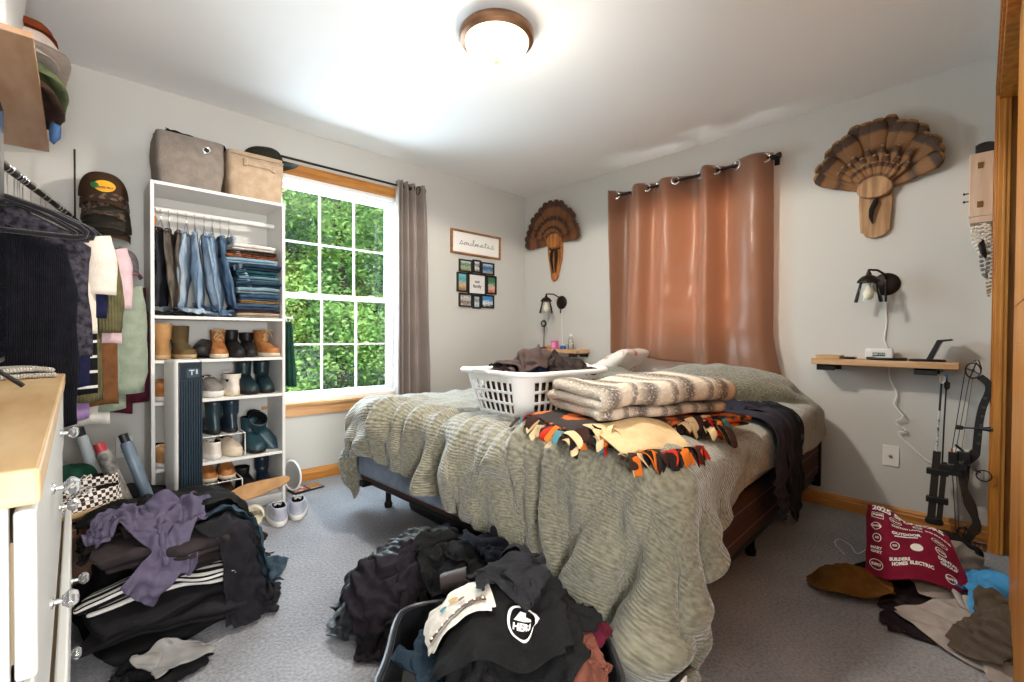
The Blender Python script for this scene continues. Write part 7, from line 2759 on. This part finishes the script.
tag(o, 'mustard brown knitted beanie lying alone on the carpet beside the pile', 'beanie')

# burgundy shirt with white sponsor prints, propped over the pile
nn, kk = 64, 52
u, v = np.meshgrid(np.linspace(0, 1, nn), np.linspace(0, 1, kk), indexing='ij')
# corners: top-left, top-right, bottom-left, bottom-right as seen from the room
TLc, TRc, BLc, BRc = np.array((-.60, -2.93, .235)), np.array((-.78, -3.22, .225)), np.array((-1.0, -2.985, .075)), np.array((-.93, -3.30, .10))
X = ((1 - u) * (1 - v))[..., None] * TLc + (u * (1 - v))[..., None] * TRc + ((1 - u) * v)[..., None] * BLc + (u * v)[..., None] * BRc
X = X.copy()
X[..., 2] += .045 * np.sin(PI * v) * np.sin(PI * np.clip(u, 0, 1)) + .012 * np.sin(u * 9 + v * 3)
X[..., 0] -= .03 * np.sin(PI * u) * v
P2 = np.stack([u * .36, v * .34], -1)
X = crease(X, P2, 7, .010, 7)
uv = np.stack([u, 1 - v], -1)
M_bur = fab('burgundy_jersey', '7a1630', '6c132a', bscale=240)
rsx = cloth_obj('burgundy_shirt', X, uv, M_bur, None, .006, 1, None)
tag(rsx, 'burgundy shirt covered in white sponsor logos on top of the pile by the bow', 'shirt')
XR = X


def red_put(u0, v0, items_, m=None, ang=0):
    mb_ = MB()
    for vs_, fs_ in items_:
        c_, s_ = math.cos(ang), math.sin(ang)
        mb_.add(on_cloth(XR, u0, v0, 1 / .36, -1 / .34, [(p[0] * c_ - p[1] * s_, p[0] * s_ + p[1] * c_) for p in vs_], .006), fs_)
    return mb_.obj('sponsor_print', M_wp, rsx, smooth=False)


def tx(s, size, dx=0, dy=0, bold=.0008):
    vs, fs = text_mesh(s, size, 0, bold)
    return [(v_[0] + dx, v_[1] + dy) for v_ in vs], fs


red_put(.50, .07, [tx('2025 SPONSORS', .043, 0, 0, .0018)])
rows_ = [(.14, .21, 'badge', 'FARM'), (.12, .40, 'ring', 'RANCH'), (.13, .56, 'ring', 'AG'), (.12, .72, 'words', 'MARY\nGARY'), (.12, .88, 'oval', 'SUPPLY'),
         (.36, .20, 'oval', 'TRUCK'), (.48, .31, 'words', 'CUSTOM LAWN'), (.46, .46, 'bar', 'OUTDOOR'), (.33, .62, 'ring', 'CO'), (.37, .82, 'words', 'BUILDERS\nHOMES'),
         (.62, .20, 'ring', 'BANK'), (.55, .64, 'disc', ''), (.57, .84, 'words', 'ELECTRIC'), (.82, .26, 'words', 'INSURANCE'), (.80, .42, 'oval', 'PIZZA'),
         (.78, .58, 'ring', 'GYM'), (.83, .70, 'words', 'DENTAL\nGROUP'), (.82, .88, 'ring', 'AUTO')]
for (u0, v0, kd, s_) in rows_:
    it = []
    if kd == 'ring':
        it = [disc(0, 0, .019, 20, .016), tx(s_, .012)]
    elif kd == 'oval':
        it = [disc(0, 0, .028, 22, .025, ry=.018), tx(s_, .012)]
    elif kd == 'badge':
        fr = [(-.026, -.018), (.026, -.018), (.026, .018), (-.026, .018), (-.023, -.015), (.023, -.015), (.023, .015), (-.023, .015)]
        it = [(fr, [(0, 1, 5, 4), (1, 2, 6, 5), (2, 3, 7, 6), (3, 0, 4, 7)]), tx(s_, .016)]
    elif kd == 'bar':
        it = [([(-.045, -.011), (0, -.011), (.045, -.011), (.045, -.005), (0, -.005), (-.045, -.005)], [(0, 1, 4, 5), (1, 2, 3, 4)]), tx(s_, .022, 0, .008, .0012)]
    elif kd == 'disc':
        it = [disc(0, 0, .022, 20, ry=.018)]
    else:
        it = [tx(s_, .017)]
    red_put(u0, v0, it, ang=.05 * math.sin(u0 * 9))

wr = MB().tube([tuple(p) for p in catmull([(-.70, -2.86, .004), (-.60, -2.80, .004), (-.52, -2.80, .004), (-.60, -2.86, .02), (-.66, -2.90, .01), (-.62, -2.93, .03)], 6)], .0022, 6).obj('white_cable', M_cordw)
tag(wr, 'thin white cable curled on the carpet beside the burgundy shirt', 'cable')
# greenish cloth inside the closet
u, z = np.meshgrid(np.linspace(0, 1, 24), np.linspace(0, 1, 14), indexing='ij')
X = np.stack([-.30 - .25 * u, -3.62 + .02 * np.sin(u * 22), .45 + .45 * z], -1)
cg = MB().grid(X).obj('closet_garment', fab('sage_closet_cloth', '8c9484', '7b8374'), None, solid=.004, angle=180)
tag(cg, 'grey green garment hanging in the shade inside the closet', 'garment')

# ================================================================== COMPOUND BOW AND ARROW QUIVER
M_bow = mat('bow_black', '1a1a1b', .45, var='242220', vscale=20)
M_riser = mat('bow_riser_brown', '2b211c', .5, var='3a2d24', vscale=30)
bow = empty('compound_bow', (-.12, -3.25, 0), 0, 'black compound bow with cams and strings leaning on the wall by the closet', 'bow')


def B3(y, z, x=0):
    return (x, y + 3.25, z)


# riser: flat machined bar, S-shaped
def bar(pts, w, t, name, m, parent=bow, holes=False):
    mb = MB()
    n = len(pts)
    P_ = [Vector(p) for p in pts]
    rows_ = []
    for k, p in enumerate(P_):
        tn = (P_[min(k + 1, n - 1)] - P_[max(k - 1, 0)]).normalized()
        sd = tn.cross(Vector((1, 0, 0))).normalized()
        ww = w[k] if isinstance(w, list) else w
        rows_.append([tuple(p + sd * ww / 2 + Vector((t / 2, 0, 0))), tuple(p - sd * ww / 2 + Vector((t / 2, 0, 0))), tuple(p - sd * ww / 2 - Vector((t / 2, 0, 0))), tuple(p + sd * ww / 2 - Vector((t / 2, 0, 0)))])
    mb.rings(rows_)
    return mb.obj(name, m, parent, bevel=.0015, smooth=False)


up = [B3(-3.285, .845), B3(-3.315, .812), B3(-3.318, .77), B3(-3.298, .70), B3(-3.287, .62), B3(-3.282, .54), B3(-3.278, .47)]
bar(catmull(up, 3), .030, .014, 'upper_limb', M_bow)
for k in range(6):
    MB().tube([B3(-3.306 + .004 * k, .74 - .045 * k, -.009), B3(-3.306 + .004 * k, .74 - .045 * k, .009)], .0075, 10).obj('limb_cutout_ring', mat('ring_grey', '4b4b4b', .4, metal=.5), bow)
ris = [B3(-3.278, .475), B3(-3.262, .44), B3(-3.245, .40), B3(-3.235, .34), B3(-3.238, .28), B3(-3.255, .22), B3(-3.275, .16), B3(-3.285, .11), B3(-3.27, .07)]
bar(catmull(ris, 3), [.034 + .008 * math.sin(k * .9) for k in range(25)], .022, 'riser', M_riser)
lo = [B3(-3.275, .085), B3(-3.262, .05), B3(-3.245, .012)]
bar(catmull(lo, 3), .034, .016, 'lower_limb', M_riser)


def cam_wheel(y, z, r, name):
    mb = MB()
    for xx in (-.010, .010):
        mb.tube([B3(y + r * math.cos(t) * .8, z + r * math.sin(t) * 1.1, xx) for t in np.linspace(0, 2 * PI, 21)], .003, 6, cap=False)
    for a_ in (.3, 1.9, 3.6, 5.1):
        mb.tube([B3(y, z, -.008), B3(y + r * .8 * math.cos(a_), z + r * 1.1 * math.sin(a_), -.008)], .0028, 6)
    mb.tube([B3(y, z, -.014), B3(y, z, .014)], .007, 10)
    return mb.obj(name, M_bow, bow)


cam_wheel(-3.262, .872, .034, 'cam')
cam_wheel(-3.240, .052, .030, 'cam')
mb = MB()
mb.tube([B3(-3.285, .89, .0), B3(-3.268, .92, .0), B3(-3.25, .905, .0)], .0025, 6)
mb.tube([B3(-3.292, .88, .006), B3(-3.28, .925, .006), B3(-3.262, .92, .006)], .0025, 6)
mb.obj('cam_guard', M_bow, bow)
MB().tube([B3(-3.235, .875, -.012), B3(-3.19, .45, -.012), B3(-3.212, .06, -.012)], .0018, 6).obj('bow_string', M_bow, bow)
MB().tube([B3(-3.25, .84, .006), B3(-3.205, .46, .006), B3(-3.222, .06, .006)], .0015, 6).obj('cable', M_bow, bow)
MB().tube([B3(-3.262, .84, .0), B3(-3.225, .46, .0), B3(-3.232, .08, .0)], .0015, 6).obj('cable', mat('string_tan', '8a7a5c', .6), bow)
MB().cbox(B3(-3.192, .45, -.012), (.008, .008, .05)).obj('string_serving', mat('serving_orange', 'a04a2a', .6), bow)
mb = MB()
mb.tube([B3(-3.285, .59, -.01), B3(-3.225, .585, -.01)], .004, 8)
mb.tube([B3(-3.232, .585, -.01), B3(-3.205, .585, -.01)], [.010, .012], 12)
mb.tube([B3(-3.285, .59, -.01), B3(-3.335, .592, -.01)], [.006, .014], 12)
mb.obj('stabiliser', M_bow, bow)
mb = MB()
mb.cbox(B3(-3.235, .445, -.025), (.03, .05, .045)).cbox(B3(-3.20, .43, -.03), (.02, .04, .06)).cbox(B3(-3.225, .39, -.028), (.022, .05, .03))
mb.tube([B3(-3.235, .47, -.03), B3(-3.205, .50, -.03)], .006, 8)
mb.obj('arrow_rest', M_bow, bow, bevel=.002)
mb = MB()
mb.tube([B3(-3.25, .41, -.02), B3(-3.295, .385, -.06)], .004, 8)
mb.tube([B3(-3.307 + .026 * math.cos(t), .372 + .026 * math.sin(t), -.06) for t in np.linspace(0, 2 * PI, 21)], .003, 6, cap=False)
mb.tube([B3(-3.307, .398, -.06), B3(-3.307, .346, -.06)], .0012, 5)
mb.obj('sight_ring', M_bow, bow)
MB().tube([B3(-3.275, .40, -.018), B3(-3.285, .365, -.018)], .004, 6).obj('orange_cable', mat('serving_orange', 'a04a2a', .6), bow)

qv = empty('arrow_quiver', (-.13, -3.14, 0), 0, 'dark arrow quiver with upright arrows clipped beside the bow', 'quiver')
def Q3(y, z, x=0):
    return (x, y + 3.14, z)
M_qv = mat('quiver_brown', '2e2724', .55)
bar([Q3(-3.118, .09), Q3(-3.137, .45)], .030, .022, 'quiver_body', M_qv, qv)
bar([Q3(-3.150, .10), Q3(-3.166, .40)], .022, .022, 'quiver_rail', M_qv, qv)
for z_ in (.20, .345):
    MB().cbox(Q3(-3.14, z_), (.034, .085, .03)).obj('clamp', M_bow, qv, bevel=.003)
MB().cbox(Q3(-3.19, .365), (.03, .09, .05)).obj('mount', M_bow, qv, bevel=.003)
mb = MB().lathe([(0, 0), (.035, 0), (.038, .01), (.03, .03), (0, .03)], 16, Q3(-3.13, .075), sx=.8)
mb.obj('foot_cup', M_bow, qv)
for k, (y0_, y1_) in enumerate(((-3.128, -3.150), (-3.152, -3.168))):
    ar = empty('arrow', (-.13, y0_ , .30), 0, ['pale shafted arrow standing in the quiver, with blue tip', 'dark shafted arrow beside the pale one in the quiver'][k], 'arrow', 'arrows in the quiver')
    dy = y1_ - y0_
    top_ = .86 - .03 * k
    MB().tube([(0, 0, -.15), (0, dy * .6, .30), (0, dy, top_ - .30)], .0035, 8).obj('shaft', mat('arrow_white', 'c9c9c6', .4) if k == 0 else M_bow, ar)
    if k == 0:
        MB().tube([(0, dy * .35, .16), (0, dy * .62, .32)], .0045, 8).obj('wrap', mat('arrow_wrap', 'e4e4e2', .4, var='55575a', vscale=60), ar)
        MB().tube([(0, dy * .70, .36), (0, dy * .95, .50)], .0045, 8).obj('dark_wrap', M_bow, ar)
    for a_ in (0, 2.09, 4.19):
        vx, vy = math.cos(a_ + .4) * .014, math.sin(a_ + .4) * .014
        zt = top_ - .30
        MB().add([(0, dy, zt - .065), (vx * .9, dy + vy * .9, zt - .052), (vx, dy + vy, zt - .025), (0, dy, zt - .012)], [(0, 1, 2, 3)]).obj('vane', mat('vane_white', 'e6e6e4', .5) if k == 0 else M_bow, ar, solid=.0012, smooth=False)
    MB().tube([(0, dy, top_ - .302), (0, dy * 1.01, top_ - .285)], .0045, 8).obj('nock', mat('nock_blue', '2f78b8', .4), ar)
